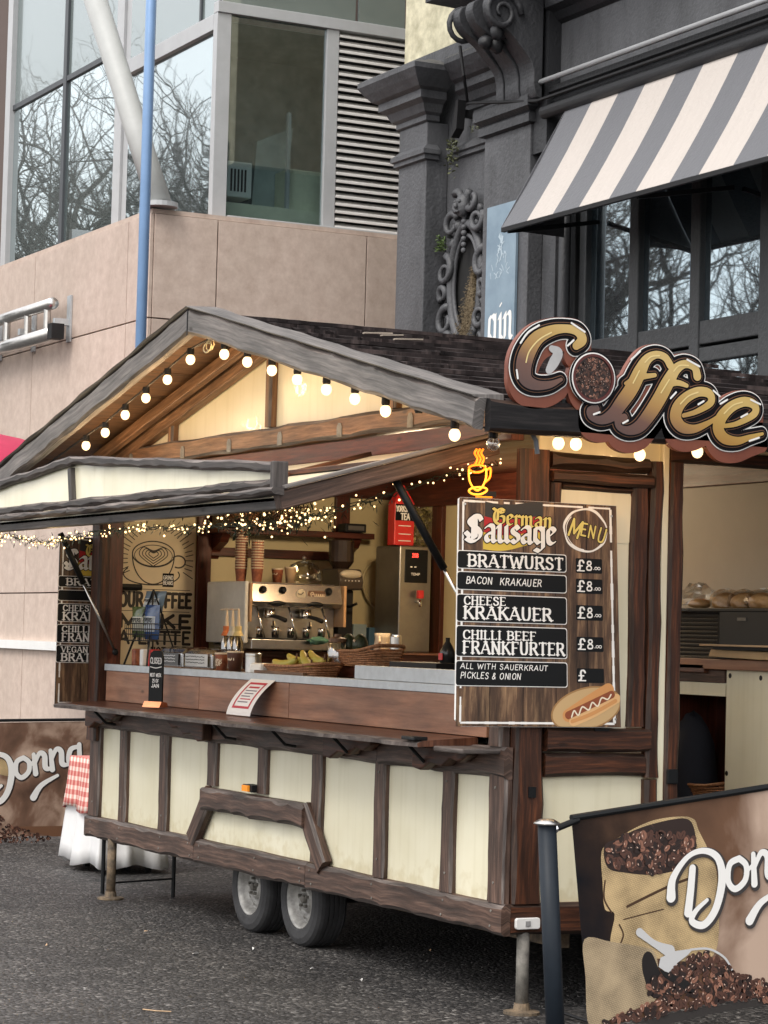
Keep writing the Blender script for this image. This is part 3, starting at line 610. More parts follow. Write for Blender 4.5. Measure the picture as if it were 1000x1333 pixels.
GP = gpaint('grey_masonry_paint', lin((80, 81, 84)), .28); GPD = gpaint('dark_masonry_paint', lin((56, 57, 60)), .3); GPB = gpaint('black_masonry_paint', lin((36, 37, 40)))
YD = 3.4
sh = thing('shop_building', (-6, YD, 0), 'old dark grey painted shopfront with pier, carved bracket and cornice', 'building')
MB().box(-7.85, -6.75, YD+.06, 9, 0, 6.44).box(-6.75, -5.42, YD+.06, 9, 0, 6.9).box(-5.42, 6, YD+.9, 9, 0, 6.9).build('wall', GP, sh)
MB().box(-5.42, 6, YD+.06, YD+.9, 5.55, 6.9).build('fascia_board', GP, sh)
MB().box(-5.42, 6, YD+.06, YD+.9, 0, 2.2).build('stall_wall', GPD, sh)
MB().box(-7.56, -7.09, YD-.14, YD+.059, 0, 5.80).build('pier', GP, sh, bev=.01)
MB().box(-6.28, -5.60, YD-.07, YD+.059, 0, 5.53).build('pilaster', GP, sh, bev=.008)
def cornice(name, x0, x1, y, prof, m, ends=True):
    """prof: (out, z) from bottom to top"""
    g = MB(); vs = []
    for o, z in prof: vs += [(x0-o if ends else x0, y-o, z), (x1+o if ends else x1, y-o, z), (x1+o if ends else x1, y+.1, z), (x0-o if ends else x0, y+.1, z)]
    fs = [(i*4+j, i*4+(j+1) % 4, i*4+4+(j+1) % 4, i*4+4+j) for i in range(len(prof)-1) for j in range(4)]
    fs += [(3, 2, 1, 0), tuple(len(vs)-4+k for k in range(4))]
    g.add(vs, fs); return g.build(name, m, sh)
cap = [(0, 0), (.02, .01), (.02, .05), (.05, .07), (.08, .13), (.13, .16), (.13, .22), (.17, .24), (.22, .30), (.26, .36), (.26, .40), (.21, .43), (.06, .47), (0, .5)]
cornice('pier_capital', -7.56, -7.09, YD-.14, [(o, 5.80+z) for o, z in cap], GP)
cornice('capital_moulding', -7.09+.27, -6.1, YD+.06, [(o*.8, 5.84+z) for o, z in cap], GPD, ends=False)
band = [(0, 0), (.03, .01), (.03, .04), (.05, .05), (.05, .085), (.02, .11), (0, .13)]
cornice('band_moulding', -7.56, -7.09, YD-.14, [(o, 5.49+z) for o, z in band], GP)
cornice('band_moulding', -7.03, -6.28-.06, YD+.06, [(o, 5.49+z) for o, z in band], GP, ends=False)
cornice('pilaster_moulding', -6.28, -5.60, YD-.07, [(o, 5.53+z) for o, z in [(0, 0), (.04, .01), (.04, .07), (.02, .09), (.07, .12), (.07, .2), (.02, .23), (0, .25)]], GPD)
cornice('main_cornice', -6.38, 7, YD-.1, [(o, 6.42+z) for o, z in [(0, 0), (.05, .02), (.05, .1), (.12, .14), (.3, .2), (.3, .3), (.36, .33), (.45, .42), (.45, .46), (.1, .55), (0, .6)]], GPD)
cornice('fascia_moulding', -5.42, 7, YD+.06, [(o, 5.60+z) for o, z in [(0, 0), (.05, .02), (.07, .07), (.04, .1), (.1, .13), (.1, .17), (0, .2)]], GPB, ends=False)
cornice('fascia_moulding', -5.42, 7, YD+.06, [(o, 6.25+z) for o, z in [(0, 0), (.04, .02), (.08, .07), (.14, .1), (.14, .17), (0, .2)]], GPB, ends=False)
# scrolled console bracket
def console(x0, x1, y, zt, h, out):
    c = thing('console_bracket', (x0, y, zt-h), 'dark carved scroll bracket under the cornice of the shopfront', 'bracket')
    def prof(k):
        P = [(0, 0), (.10, .02), (.16, .12), (.17, .26), (.24, .38), (.42, .5), (.62, .62), (.88, .72), (1, .84), (.97, .95), (.82, 1), (0, 1)]
        return [(y-out*a*k, zt-h+h*b) for a, b in P]
    w = (x1-x0)/5
    for i, k in enumerate((1, .86, 1.04, .86, 1)):
        q = cr(prof(k)[:-1], 4)+[prof(k)[-1]]; q = [(float(a[0]), float(a[1])) for a in q]
        MB().prism(q, x0+i*w+.004, x0+(i+1)*w-.004, 'x').build('scroll_rib', GPD, c, bev=.012)
    for sx in (x0-.01, x1+.01):
        g = MB(); pts = []
        for i in range(26):
            a = i*.42; r = .16*(1-i/30); pts.append((sx, y-out*.78+r*math.cos(a), zt-h*.2+r*math.sin(a)))
        g.tube(pts, [.028*(1-i/45) for i in range(26)], 6); g.build('side_volute', GPD, c, smooth=True)
    g = MB()
    for i in range(10): g.ball((x0+(x1-x0)*random.random(), y-out*(.3+.5*random.random()), zt-h*random.uniform(.1, .5)), .06, 7, 5, jit=.2)
    g.build('carved_leaf', GPB, c, smooth=True)
console(-5.98, -5.42, YD-.08, 6.42, .74, .46)
tag(MB().box(-5.62, -5.40, YD-.05, YD+.059, 5.3, 6.4).build('soffit_block', GPB, sh))
# carved niche frame
def tubep(g, pts, r, n=6): g.tube(pts, r, n)
cf = thing('carved_niche', (-6.68, YD+.05, 4.6), 'carved oval stone frame with scrolls and a small mask on the dark wall', 'carving')
cx, cz, yw = -6.66, 4.48, YD+.03
g = MB()
for s_ in (1, .8): tubep(g, [(cx+.245*s_*math.cos(a), yw-.02, cz+.46*s_*math.sin(a)) for a in np.linspace(0, 2*math.pi, 33)], .038 if s_ == 1 else .018)
g.build('oval_rim', GP, cf, smooth=True)
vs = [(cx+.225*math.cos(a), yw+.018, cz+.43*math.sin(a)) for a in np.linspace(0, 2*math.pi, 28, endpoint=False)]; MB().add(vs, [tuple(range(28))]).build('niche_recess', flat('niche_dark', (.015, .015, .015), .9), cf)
def scroll(x, z, r, turn, start, n=22):
    g = MB(); g.tube([(x+r*(1-i/(n+3))*math.cos(start+turn*i*.38), yw-.04-.02*math.sin(i*.2), z+r*(1-i/(n+3))*math.sin(start+turn*i*.38)) for i in range(n)], [.034-.001*i for i in range(n)], 6); g.build('scroll', GP, cf, smooth=True)
for sx in (-1, 1):
    scroll(cx+sx*.30, cz+.12, .12, sx, 1.5); scroll(cx+sx*.27, cz-.28, .12, -sx, 1.2); scroll(cx+sx*.2, cz+.47, .10, -sx, .5); scroll(cx+sx*.31, cz-.06, .07, sx, 4); scroll(cx+sx*.12, cz+.63, .10, sx, 2.2); scroll(cx+sx*.26, cz-.46, .1, sx, 2)
g = MB(); g.ball((cx, yw-.07, cz+.60), .075, 10, 8, (1, .7, 1.25)); g.ball((cx-.03, yw-.115, cz+.625), .016, 6, 5).ball((cx+.03, yw-.115, cz+.625), .016, 6, 5).ball((cx, yw-.13, cz+.59), .018, 6, 5, (1, 1, 1.5)).ball((cx, yw-.12, cz+.545), .02, 6, 5, (1.5, 1, .5))
g.build('mask', GP, cf, smooth=True)
g = MB()
for i in range(60):
    a = random.uniform(0, 6.28); r = random.uniform(.92, 1.35); g.ball((cx+.27*r*math.cos(a), yw-.02, cz+.52*r*math.sin(a)), random.uniform(.02, .045), 6, 5, jit=.2)
for i in range(7): g.ball((cx, yw-.05, cz+.52-i*.045), .028-.001*i, 6, 5)
tag(g.build('carved_bosses', GP, cf, smooth=True), kind='stuff')
def leafy(name, c, spread, n, size, m, label, cat, down=0, seed=1, kind=None):
    rr = random.Random(seed); g = MB()
    for i in range(n):
        t = rr.random(); a = rr.uniform(0, 6.28); q = math.sqrt(rr.random())
        p = Vector((c[0]+spread[0]*q*math.cos(a), c[1]+rr.uniform(-1, .2)*spread[1], c[2]+spread[2]*q*math.sin(a)-down*t*q))
        d = Vector((rr.uniform(-1, 1), rr.uniform(-1, 1), rr.uniform(-.8, .8))).normalized(); e = d.cross(Vector((rr.uniform(-1, 1), rr.uniform(-1, 1), 1))).normalized(); s_ = size*rr.uniform(.5, 1.2)
        g.add([p, p+d*s_*.5+e*s_*.25, p+d*s_, p+d*s_*.5-e*s_*.25], [(0, 1, 2, 3)])
    o = g.build(name, m); tag(o, label, cat, kind=kind); return o
MOSS = mat('dead_growth', (.13, .09, .05), .9, var=.5, scale=40, c2=(.22, .17, .10)); GREENW = mat('weed_green', (.09, .14, .04), .7, var=.4, scale=30); OLIVE = mat('olive_weed', (.11, .12, .06), .8, var=.4, scale=30)
g = MB(); rr = random.Random(5)
for i in range(3200):
    z = rr.random()**1.2; hw = .04+.17*(1-z); p = Vector((cx+.02+.11*z+rr.uniform(-hw, hw), yw-.01-rr.random()*.10*(1-z), cz-.6+z*.72)); d = Vector((rr.uniform(-1, 1), rr.uniform(-1, .3), rr.uniform(-1, .4))).normalized(); e = d.cross(Vector((0, 1, .3))).normalized(); s_ = rr.uniform(.012, .035)
    g.add([p, p+d*s_+e*.003, p+d*s_-e*.003+Vector((0, .004, 0))], [(0, 1, 2)])
g.prism([(cx-.14, cz-.62), (cx+.18, cz-.62), (cx+.15, cz-.1), (cx+.11, cz+.06), (cx+.02, cz-.2)], yw-.04, yw+.01, 'y'); tag(g.build('dead_plant', MOSS), 'brown dead bushy growth filling the carved oval niche', 'plant')
a = atY(592, 180, YD-.02); leafy('wall_weed', a, (.07, .05, .05), 170, .035, OLIVE, 'olive weed trailing from the moulding on the dark wall', 'plant', down=.28, seed=4)
a = atY(577, 318, YD-.02); leafy('wall_weed', a, (.06, .05, .06), 130, .035, GREENW, 'small bright green weed left of the carved niche', 'plant', seed=6)
a = atY(625, 166, YD-.02); leafy('wall_weed', a, (.16, .04, .02), 90, .02, OLIVE, 'thin mossy growth on the ledge beneath the scroll bracket', 'plant', seed=9)
# gin sign
def nibtext(words):  # list of (pts) in unit coordinates
    return words
BL = {  # broad-nib letters, x-height 1
 'g': (.85, [[(.15, .95), (.12, .25), (.35, .02)], [(.35, .02), (.62, .2)], [(.15, .9), (.45, 1.0), (.62, .85)], [(.64, 1.0), (.64, -.25), (.4, -.48), (.12, -.36)]]),
 'i': (.42, [[(.08, .85), (.2, 1), (.22, .1), (.38, .0)], [(.2, 1.38), (.22, 1.36)]]),
 'n': (.85, [[(.05, .85), (.17, 1), (.17, .05)], [(.2, .82), (.45, 1), (.6, .85), (.6, .12), (.76, 0)]]),
 'e': (.66, [[(.5, .1), (.32, .02), (.12, .2), (.12, .85), (.34, 1), (.52, .8), (.14, .45)]]),
 'r': (.56, [[(.05, .85), (.18, 1), (.18, .08), (.28, 0)], [(.2, .8), (.4, 1), (.52, .86)]]),
 'm': (1.25, [[(.05, .85), (.17, 1), (.17, .05)], [(.2, .82), (.42, 1), (.55, .85), (.55, .05)], [(.58, .82), (.82, 1), (.95, .85), (.95, .12), (1.12, 0)]]),
 'a': (.8, [[(.14, .86), (.34, 1), (.58, .86), (.58, .12), (.72, 0)], [(.56, .55), (.2, .44), (.14, .18), (.3, .02), (.56, .2)]]),
 'u': (.85, [[(.05, .88), (.17, 1), (.17, .15), (.36, .02), (.58, .2)], [(.6, 1), (.6, .12), (.76, 0)]]),
 's': (.62, [[(.5, .84), (.34, 1), (.14, .84), (.18, .62), (.48, .42), (.5, .16), (.3, 0), (.1, .14)]]),
 'G': (1.2, [[(1.0, 1.35), (.7, 1.52), (.32, 1.35), (.12, .9), (.16, .35), (.45, .04), (.8, .06), (1.0, .3), (.98, .75), (.7, .82)], [(.45, 1.35), (.42, .35)], [(.62, 1.3), (.75, 1.1), (.98, 1.18)], [(.0, 1.5), (.3, 1.3)]]),
 'S': (1.15, [[(1.0, 1.28), (.82, 1.52), (.45, 1.5), (.22, 1.22), (.4, .95), (.8, .7), (.95, .4), (.78, .08), (.4, -.05), (.05, .12)], [(.5, 1.42), (.46, .1)], [(.0, .5), (.22, .3), (.14, .1)], [(.62, 1.5), (.64, .2)]]),
}
def black_letter(t, w=.2, gap=.04, smooth=True):
    f = Field(); x = 0
    for ch in t:
        adv, ps = BL[ch]
        for p in ps: f.nib([(a+x, b) for a, b in p], w, 38, .14, smooth=len(p) > 4)
        x += adv+gap
    f.w = x-gap; return f
a, c = atY(646, 269, YD-.09), atY(686, 440, YD-.09)
gs = thing('gin_sign', (a.x, YD-.08, 4), 'tall pale blue enamel sign reading gin on the dark shopfront', 'sign')
MB().box(-6.17, -5.73, YD-.095, YD-.075, 3.3, 4.98).build('sign_plate', mat('blue_grey_enamel', lin((120, 142, 160)), .3, .1, var=.12, scale=2, c2=lin((150, 170, 184))), gs)
P = plane_fn((-6.17, YD-.095, 3.3), (1, 0, 0), (0, 0, 1), (0, -1, 0)); g = MB()
put(g, black_letter('gin', .24).xf(.17, .19, .055, .66), P, .003, cell=.006)
f = Field(); rr = random.Random(2)
for i in range(34):
    h = rr.random(); x = .22+rr.uniform(-1, 1)*.15*(1-h); y = 1.12+h*.3; f.stroke([(x, y), (x+rr.uniform(-.03, .03), y+.02), (x+rr.uniform(-.03, .03), y+.045)], .009)
put(g, f, P, .002, 1, cell=.005); g.build('sign_lettering', [PRINTW, flat('faded_print', lin((176, 192, 202)))], gs)
o = tag(MB().box(-6.74, -6.70, YD-.06, YD+.058, 5.78, 5.84).prism([(-6.76, 5.62), (-6.68, 5.68), (-6.66, 5.90), (-6.70, 5.90)], YD-.10, YD-.03, 'y').build('flood_light', BLACKM), 'small dark floodlight hanging beside the carved bracket', 'light')
tag(MB().box(-6.95, -6.86, YD+.04, YD+.058, 5.72, 5.84).build('small_notice', PAPER), 'small white notice on the dark wall left of the carved bracket', 'notice')
g = MB(); q = [atY(599, 60, YD-.3), atY(604, 98, YD-.3), atY(609, 134, YD-.2), atY(640, 133, YD-.15), atY(700, 131, YD-.12), atY(760, 110, YD-.1), atY(860, 75, YD-.12), atY(1010, 22, YD-.12)]; g.tube(q, .014, 6); tag(g.build('wall_cable', BLACKM), 'thin black cable strung along the shopfront above the awning', 'cable')
g = MB(); g.tube([(-5.42, YD-.1, 5.80), (3, YD-.1, 5.80)], .02, 6); tag(g.build('metal_conduit', ALU, smooth=True), 'straight silver conduit running above the striped awning', 'conduit')
# upper pale rendered house
o = MB().box(-8.0, -6.72, YD+.12, 9, 6.2, 12).build('rendered_wall', mat('flaking_cream_render', lin((196, 190, 160)), .85, var=.3, scale=7, c2=lin((222, 216, 188)), bump=.5, bscale=9)); tag(o, 'flaking cream rendered upper wall behind the dark cornice', 'wall')
MB().box(-6.7, 6, YD+.1, 9, 6.91, 12).build('upper_wall', GPD, sh)
# shop windows in a recess
WINF = gpaint('window_frame_paint', lin((66, 68, 70)), .15)
GLD = mirror_glass('shop_glass', (.012, .02, .026), .55, .04, .8, tint=(.75, .9, .98))
sw = thing('shop_window', (-3, YD+.3, 3.8), 'grey framed folding shop windows reflecting bare trees', 'window')
yw = YD+.25
for x0, x1 in ((-5.45, -5.36), (-5.30, -5.21), (-4.635, -4.515), (-3.875, -3.765), (-3.085, -2.93), (-2.25, -2.12), (-1.45, -1.30), (-.7, -.5)):
    MB().box(x0, x1, yw-.06, yw+.06, 2.2, 5.55).build('window_mullion', WINF, sw, bev=.01)
for z0, z1 in ((3.62, 3.72), (3.74, 3.9), (5.48, 5.549)):
    for x0, x1 in ((-5.21, -4.635), (-4.515, -3.875), (-3.765, -3.085), (-2.93, -2.25), (-2.12, -1.45)): MB().box(x0, x1, yw-.05, yw+.05, z0, z1).build('window_rail', WINF, sw, bev=.008)
for x0, x1 in ((-5.21, -4.635), (-4.515, -3.875), (-3.765, -3.085), (-2.93, -2.25), (-2.12, -1.45)):
    MB().box(x0, x1, yw-.01, yw+.01, 3.9, 5.48).build('window_pane', GLD, sw); MB().box(x0, x1, yw-.012, yw+.01, 2.3, 3.62).build('window_pane', GLD, sw)
MB().box(-5.36, -5.30, yw+.0, yw+.05, 2.2, 5.55).build('side_panel', GPB, sw)
g = MB(); g.tube([(-5.34, yw-.16, 2.2), (-5.34, yw-.16, 5.5)], .045, 10); tag(g.build('drainpipe', GPD, smooth=True), 'dark vertical drainpipe between the gin sign and the shop windows', 'pipe')
# awning
aw = thing('striped_awning', (-4, YD, 5.2), 'grey and white striped sloping awning over the shop windows', 'awning')
def canvas(name, c):
    m = gpaint(name, c, .035); n = m.node_tree; mp = [q for q in n.nodes if q.type == 'MAPPING'][0]; mp.inputs['Scale'].default_value = (9, 2, 1.2); mp.inputs['Rotation'].default_value = (0, .0, 0); return m
AWG = canvas('awning_grey', lin((98, 99, 103))); AWW = canvas('awning_white', lin((186, 178, 171)))
yt, zt_, yo, zo = YD-.06, 5.56, 2.82, 4.64
bx = [atY(px, py, yo).x for px, py in ((686, 292), (720, 282), (754, 273), (793, 262), (828, 251), (872, 240), (910, 228), (955, 215))]
st = bx[2]-bx[1]; xs = [-5.1]+bx; 
while xs[-1] < 1.5: xs.append(xs[-1]+(xs[-1]-xs[-3])/2)
for i, (x0, x1) in enumerate(zip(xs[:-1], xs[1:])):
    g = MB(); k = 5; vs = []
    for j in range(k+1):
        t = j/k; sg = -.03*math.sin(math.pi*t); y, z = yt+(yo-yt)*t, zt_+(zo-zt_)*t+sg
        vs += [(x0, y, z), (x1, y, z)]
    vs += [(x0, yo, zo-.01), (x1, yo, zo-.01)]
    g.add(vs, [(2*j, 2*j+1, 2*j+3, 2*j+2) for j in range(k+1)]); o = g.build('awning_stripe', AWG if i % 2 == 0 else AWW, aw)
    md = o.modifiers.new('thick', 'SOLIDIFY'); md.thickness = .006
MB().prism([(yt, zt_), (yo, zo), (yo, zo-.012), (yt, 4.62)], -5.105, -5.11, 'x').build('side_curtain', AWG, aw)
MB().bar((-5.1, yo+.01, zo-.02), (2, yo+.01, zo-.02), .03, .03).build('front_bar', BLACKM, aw)
MB().tube([(-5.42, YD-.06, 5.58), (3, YD-.06, 5.58)], .05, 10).build('roller_tube', GPB, aw, smooth=True)
for x in (-5.06, -3.4, -.5): MB().bar((x, yo+.03, zo-.03), (x, YD+.2, 4.75), .025, .03).build('support_arm', BLACKM, aw)

# ---------------- bare trees across the street (seen only as reflections in the glass)
BARK = mat('plane_bark', lin((110, 102, 88)), .9, var=.35, scale=3, bump=.4, bscale=8); TWIG = flat('twig_bark', (.05, .042, .035), .9)
def bare_tree(seed, h=13):
    rr = random.Random(seed); T = MB(); B = MB()
    def grow(p, d, L, r, lv, g):
        k = 5 if lv < 3 else 3; pts = [p]; q = p.copy(); dd = d.copy()
        for i in range(k):
            dd = (dd+Vector((rr.uniform(-1, 1), rr.uniform(-1, 1), rr.uniform(-.5, .8)))*(.10+.07*lv)).normalized(); q = q+dd*L/k; pts.append(q.copy())
        end = r*.6; g.tube(pts, [r+(end-r)*i/k for i in range(k+1)], 8 if lv == 0 else 5 if lv < 3 else 3, cap=False)
        if lv >= 6: return
        nb = (5, 4, 4, 4, 4, 3)[lv]
        for b in range(nb):
            i = rr.randint(2, k) if lv < 3 else rr.randint(1, k)
            if b == 0: i = k
            ax = Vector((rr.uniform(-1, 1), rr.uniform(-1, 1), rr.uniform(-.2, .7))).normalized()
            nd = (dd*(.75 if b else 1.1)+ax*.85).normalized()
            grow(pts[i], nd, L*rr.uniform(.55, .8), r*(.62 if b == 0 else rr.uniform(.35, .55)), lv+1, B if lv >= 0 else T)
    grow(Vector((0, 0, 0)), Vector((0, 0, 1)), h*.28, .28, 0, T)
    return T, B
tl = thing('bare_tree', (-24, -5, 0), 'leafless tree with a thick forked trunk reflected in the middle shop window', 'tree', 'bare street trees')
T_, B_ = bare_tree(11); ORG[tl.name] = (0, 0, 0); T_.build('trunk', BARK, tl, smooth=True); B_.build('crown', TWIG, tl)
for (x, y, rz, sc, lb) in ((-31, -12, 1.9, 1.15, 'leafless tree reflected in the left shop window pane'), (-22, -12.5, 4.1, .95, 'leafless tree reflected in the right shop window pane'), (-27, -2.5, 2.8, 1.05, 'leafless tree reflected in the glazed bay of the office building'),
                          (-34, -7.0, 5.2, 1.3, 'tall leafless tree reflected in the wavy office glass'), (-38, -15, .7, 1.35, 'leafless tree farther down the street, faint in the reflections')):
    dup(tl, (x, y, 0), rz, lb, sc)

# ---------------- magenta parasol behind the roof
a = atX(12, 600, -9.6); ps = thing('pink_parasol', (a.x, a.y, 0), 'bright pink parasol peeking over the left roof edge of the kiosk', 'parasol')
PINK = mat('pink_canvas', lin((176, 48, 80)), .9, var=.1)
g = MB(); n = 8; zc = 3.34; a.y -= .25; R = 1.0; vs = [(a.x, a.y, zc)]; k = 48
for ring, (rf, dz) in enumerate(((.35, -.06), (.7, -.17), (1, -.36), (1, -.5))):
    for j in range(k):
        an = 2*math.pi*j/k; sc = abs(math.cos(an*n/2)); rr_ = R*rf*(1-.06*(1-sc)); vs.append((a.x+rr_*math.cos(an), a.y+rr_*math.sin(an), zc+dz-(.05*sc if ring == 3 else 0)-.03*rf*(sc)))
fs = [(0, 1+j, 1+(j+1) % k) for j in range(k)]+[(1+r*k+j, 1+(r+1)*k+j, 1+(r+1)*k+(j+1) % k, 1+r*k+(j+1) % k) for r in range(3) for j in range(k)]
g.add(vs, fs); g.build('canopy', PINK, ps, smooth=True); MB().tube([(a.x, a.y, .05), (a.x, a.y, zc+.05)], .02, 8).build('pole', ALU, ps); MB().box(a.x-.25, a.x+.25, a.y-.25, a.y+.25, 0, .06).build('base', BLACKM, ps)

# ================================================================== THE KIOSK
X0, X1, WD = -5.41, 0.0, 2.2      # trailer body
ks = thing('market_kiosk', (0, 0, 0), 'wooden German style food trailer with cream panels, open hatch and bulb-lit gable', 'kiosk')
def beam(name, a, b, w, d, n, m=WOOD_F, me=WORN, seed=0, par=None, **k): return MB().wavy(a, b, w, d, n, seed=seed, **k).build(name, [m, me], par or ks)
FR, RT = (0, -1, 0), (1, 0, 0)
# chassis and floor
MB().box(X0+.06, X1-.06, .06, WD, .37, .49).build('floor', flat('chassis_dark', (.03, .03, .03), .8), ks)
g = MB(); 
for y in (.35, 1.7): g.box(X0+.1, X1-.1, y, y+.06, .28, .369)
g.build('chassis_rail', RUST, ks)
# lower front: skirt beams, posts, cream panels
for i, (a, b) in enumerate(((X0-.01, -3.583), (-3.577, -2.053), (-2.047, X1+.045))): beam('skirt_beam', (a, -.001, .437), (b, -.001, .437), .145, .05, FR, seed=i+1, per=.3, amp=.016)
px = [(-5.41, -5.23, .508, 1.09), (-4.87, -4.755, .508, 1.09), (-4.2, -4.07, .508, 1.09), (-3.457, -3.333, .83, 1.09), (-2.747, -2.63, .83, 1.09), (-2.04, -1.927, .515, 1.09), (-1.303, -1.185, .508, 1.09), (-.59, -.475, .508, 1.09), (-.129, X1+.03, .508, 1.12)]
for i, (a, b, z0, z1) in enumerate(px): beam('post', ((a+b)/2, -.001, z0), ((a+b)/2, -.001, z1), b-a, .035, FR, seed=20+i, per=.28, amp=.009, edge=.006, cham=.008)
px2 = [(-5.3, -4.8), (-4.82, -4.12), (-4.14, -3.38), (-3.4, -2.68), (-2.7, -1.97), (-1.99, -1.24), (-1.26, -.52), (-.54, -.08)]
for a, b in zip(px2, px2[1:]+[None]):
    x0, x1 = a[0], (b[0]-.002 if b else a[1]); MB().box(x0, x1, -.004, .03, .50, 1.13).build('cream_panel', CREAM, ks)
# wheel arch
ya = -.03
beam('arch_beam', (-3.43, ya, .755), (-2.04, ya, .755), .135, .055, FR, seed=41, per=.26, amp=.022)
beam('arch_leg', (-3.62, ya+.012, .500), (-3.37, ya+.012, .79), .12, .05, FR, seed=42, amp=.008)
beam('arch_leg', (-2.09, ya+.012, .79), (-1.84, ya+.012, .500), .12, .05, FR, seed=43, amp=.008)
# rail beam under the shelf
xs = [X0-.01, -4.82, -3.40, -1.25, X1+.035]
for i, (a, b) in enumerate(zip(xs[:-1], xs[1:])): beam('rail_beam', (a+.002, -.001, 1.155), (b-.002, -.001, 1.155), .15, .048, FR, seed=50+i, per=.5, amp=.02)
# carved shelf brackets
def cor(x, fl=1):
    P = [(0, 0), (.55, 0), (.55, -.035), (.47, -.07), (.38, -.06), (.30, -.10), (.18, -.09), (.08, -.13), (0, -.12)]
    g = MB(); g.prism([(x+fl*a, 1.215+b) for a, b in P], -.115, -.052, 'y'); g.build('shelf_bracket', [WOOD_R], ks, bev=.008)
for x, fl in ((-5.3, 1), (-3.35, -1), (-1.75, 1), (-.75, 1)): cor(x if fl == 1 else x, fl)
for x in (-4.9, -3.0, -2.2, -1.45, -.62):
    g = MB(); g.bar((x, -.05, 1.20), (x, -.30, 1.222), .035, .02); g.tube([(x, -.055, 1.12), (x, -.12, 1.13), (x, -.2, 1.205)], .009, 6); g.build('shelf_strut', BLACK, ks)
# hinged shelf
g = MB(); k = 90; rr = random.Random(8); vs = []; 
for i in range(k+1):
    x = -5.28+(4.98)*i/k; e = .012*math.sin(i*.9)+.009*math.sin(i*.37+1)+rr.uniform(-.003, .003)
    vs += [(x, 0, 1.262), (x, -.30, 1.243), (x, -.335-e, 1.232), (x, -.332-e, 1.214), (x, 0, 1.224)]
fs = []; ms = []
for i in range(k):
    for j in range(4): fs.append((5*i+j, 5*i+j+1, 5*i+5+j+1, 5*i+5+j)); ms.append(1 if j in (1, 2) else 0)
fs += [(0, 1, 2, 3, 4), tuple(5*k+j for j in (4, 3, 2, 1, 0))]; ms += [0, 0]
uvs = [(v[0], v[1]) for v in vs]; g.add(vs, fs, ms, uvs); g.build('serving_shelf', [WOOD_L, WORN], ks)
MB().box(-.285, .0, -.25, 0, 1.198, 1.222).build('shelf_end', WORN, ks, bev=.006)
MB().box(-.43, -.30, -.345, -.27, 1.245, 1.262).build('shelf_clip', BLACK, ks, bev=.004)
# counter front boards and metal strip
for a, b in ((-5.2, -3.66), (-3.654, -2.4), (-2.394, -.2)): MB().box(a, b, -.012, .02, 1.265, 1.459).build('counter_board', WOOD_C, ks, bev=.002)
g = MB(); g.box(-5.22, -.13, -.02, .03, 1.46, 1.502); g.build('counter_strip', GALV, ks, bev=.002)
g = MB(); 
for i in range(22): g.lathe([(.006, 0), (.006, .003)], (-5.1+i*.23, -.0205, 1.481), 6, 'y')
o = g.build('screw_heads', STEEL, ks); o['kind'] = 'stuff'
MB().box(-5.2, -.13, .031, .5, 1.45, 1.496).build('worktop', mat('dark_worktop', (.06, .04, .03), .35, var=.2), ks)
MB().box(-5.2, -.13, .47, .5, .5, 1.449).build('counter_back', BEIGE_I, ks)
g = MB(); g.box(-1.60, -.42, -.012, .02, 1.503, 1.575); g.build('sheet_metal_guard', GALV, ks, bev=.003)
def screws(pts, nrm='y'):
    g = MB()
    for p in pts: g.lathe([(.007, 0), (.006, -.003)] if nrm == 'y' else [(.007, 0), (.006, .003)], p, 7, nrm)
    o = g.build('beam_screws', IRON, ks); o['kind'] = 'stuff'
rr = random.Random(9)
screws([(x+rr.uniform(-.02, .02), -.052, .437+dz) for x in (-5.3, -4.8, -4.1, -3.65, -3.5, -2.7, -2.12, -1.98, -1.25, -.53, -.06) for dz in (-.035, .035)]+[(x, -.037, z) for x in (-5.32, -4.81, -4.13, -1.245, -.53, -.06) for z in (.6, 1.04)])
# upper posts of the opening
beam('corner_post', (-5.32, .001, 1.0), (-5.32, .001, 2.78), .16, .07, FR, m=WOOD_R, me=WORN_D, seed=61, amp=.006)
MB().box(-5.395, -5.245, .002, .10, 1.1, 2.77).build('corner_post', WOOD_I, ks, bev=.004)
beam('corner_block', (-.062, -.002, 1.232), (-.062, -.002, 1.42), .125, .05, FR, seed=62)
# walls (inside faces cream, outside hidden sides plain)
MB().box(X0, X0+.04, .101, WD, .5, 2.9).build('side_wall', CREAM_I, ks)
MB().box(X0, X1, WD, WD+.04, .5, 2.9).build('rear_wall', CREAM_I, ks)
MB().box(-2.6, X1-.05, WD-.012, WD-.002, .5, 2.9).build('rear_wall_lining', BEIGE_I, ks)
MB().box(X0+.05, X1-.05, .05, WD, 2.80, 2.83).build('ceiling', WOOD_I, ks)
# inside framing, left end wall and rear wall
xi = X0+.041
for y0, y1 in ((.665, .765), (1.69, 1.80)): MB().box(xi, xi+.035, y0, y1, 1.5, 2.72).build('inner_post', WOOD_I, ks, bev=.004)
MB().box(xi, xi+.04, .1, WD-.002, 2.68, 2.80).build('inner_beam', WOOD_I, ks, bev=.004)
MB().box(xi+.04, -.3, WD-.05, WD-.001, 2.62, 2.80).build('inner_beam', WOOD_I, ks, bev=.004)
for x0, x1 in ((-4.82, -4.68), (-4.30, -4.22), (-3.3, -3.2)): MB().box(x0, x1, WD-.035, WD-.001, 1.6, 2.62).build('inner_post', WOOD_I, ks, bev=.004)
MB().box(xi, xi+.03, .765, 1.69, 2.24, 2.30).build('inner_rail', WOOD_I, ks, bev=.004)
MB().box(xi, xi+.62, .52, WD-.05, 1.57, 1.615).build('side_worktop', WOOD_L, ks, bev=.004)
MB().box(xi+.62, -.9, WD-.5, WD-.05, 1.58, 1.625).build('rear_worktop', WOOD_L, ks, bev=.004)
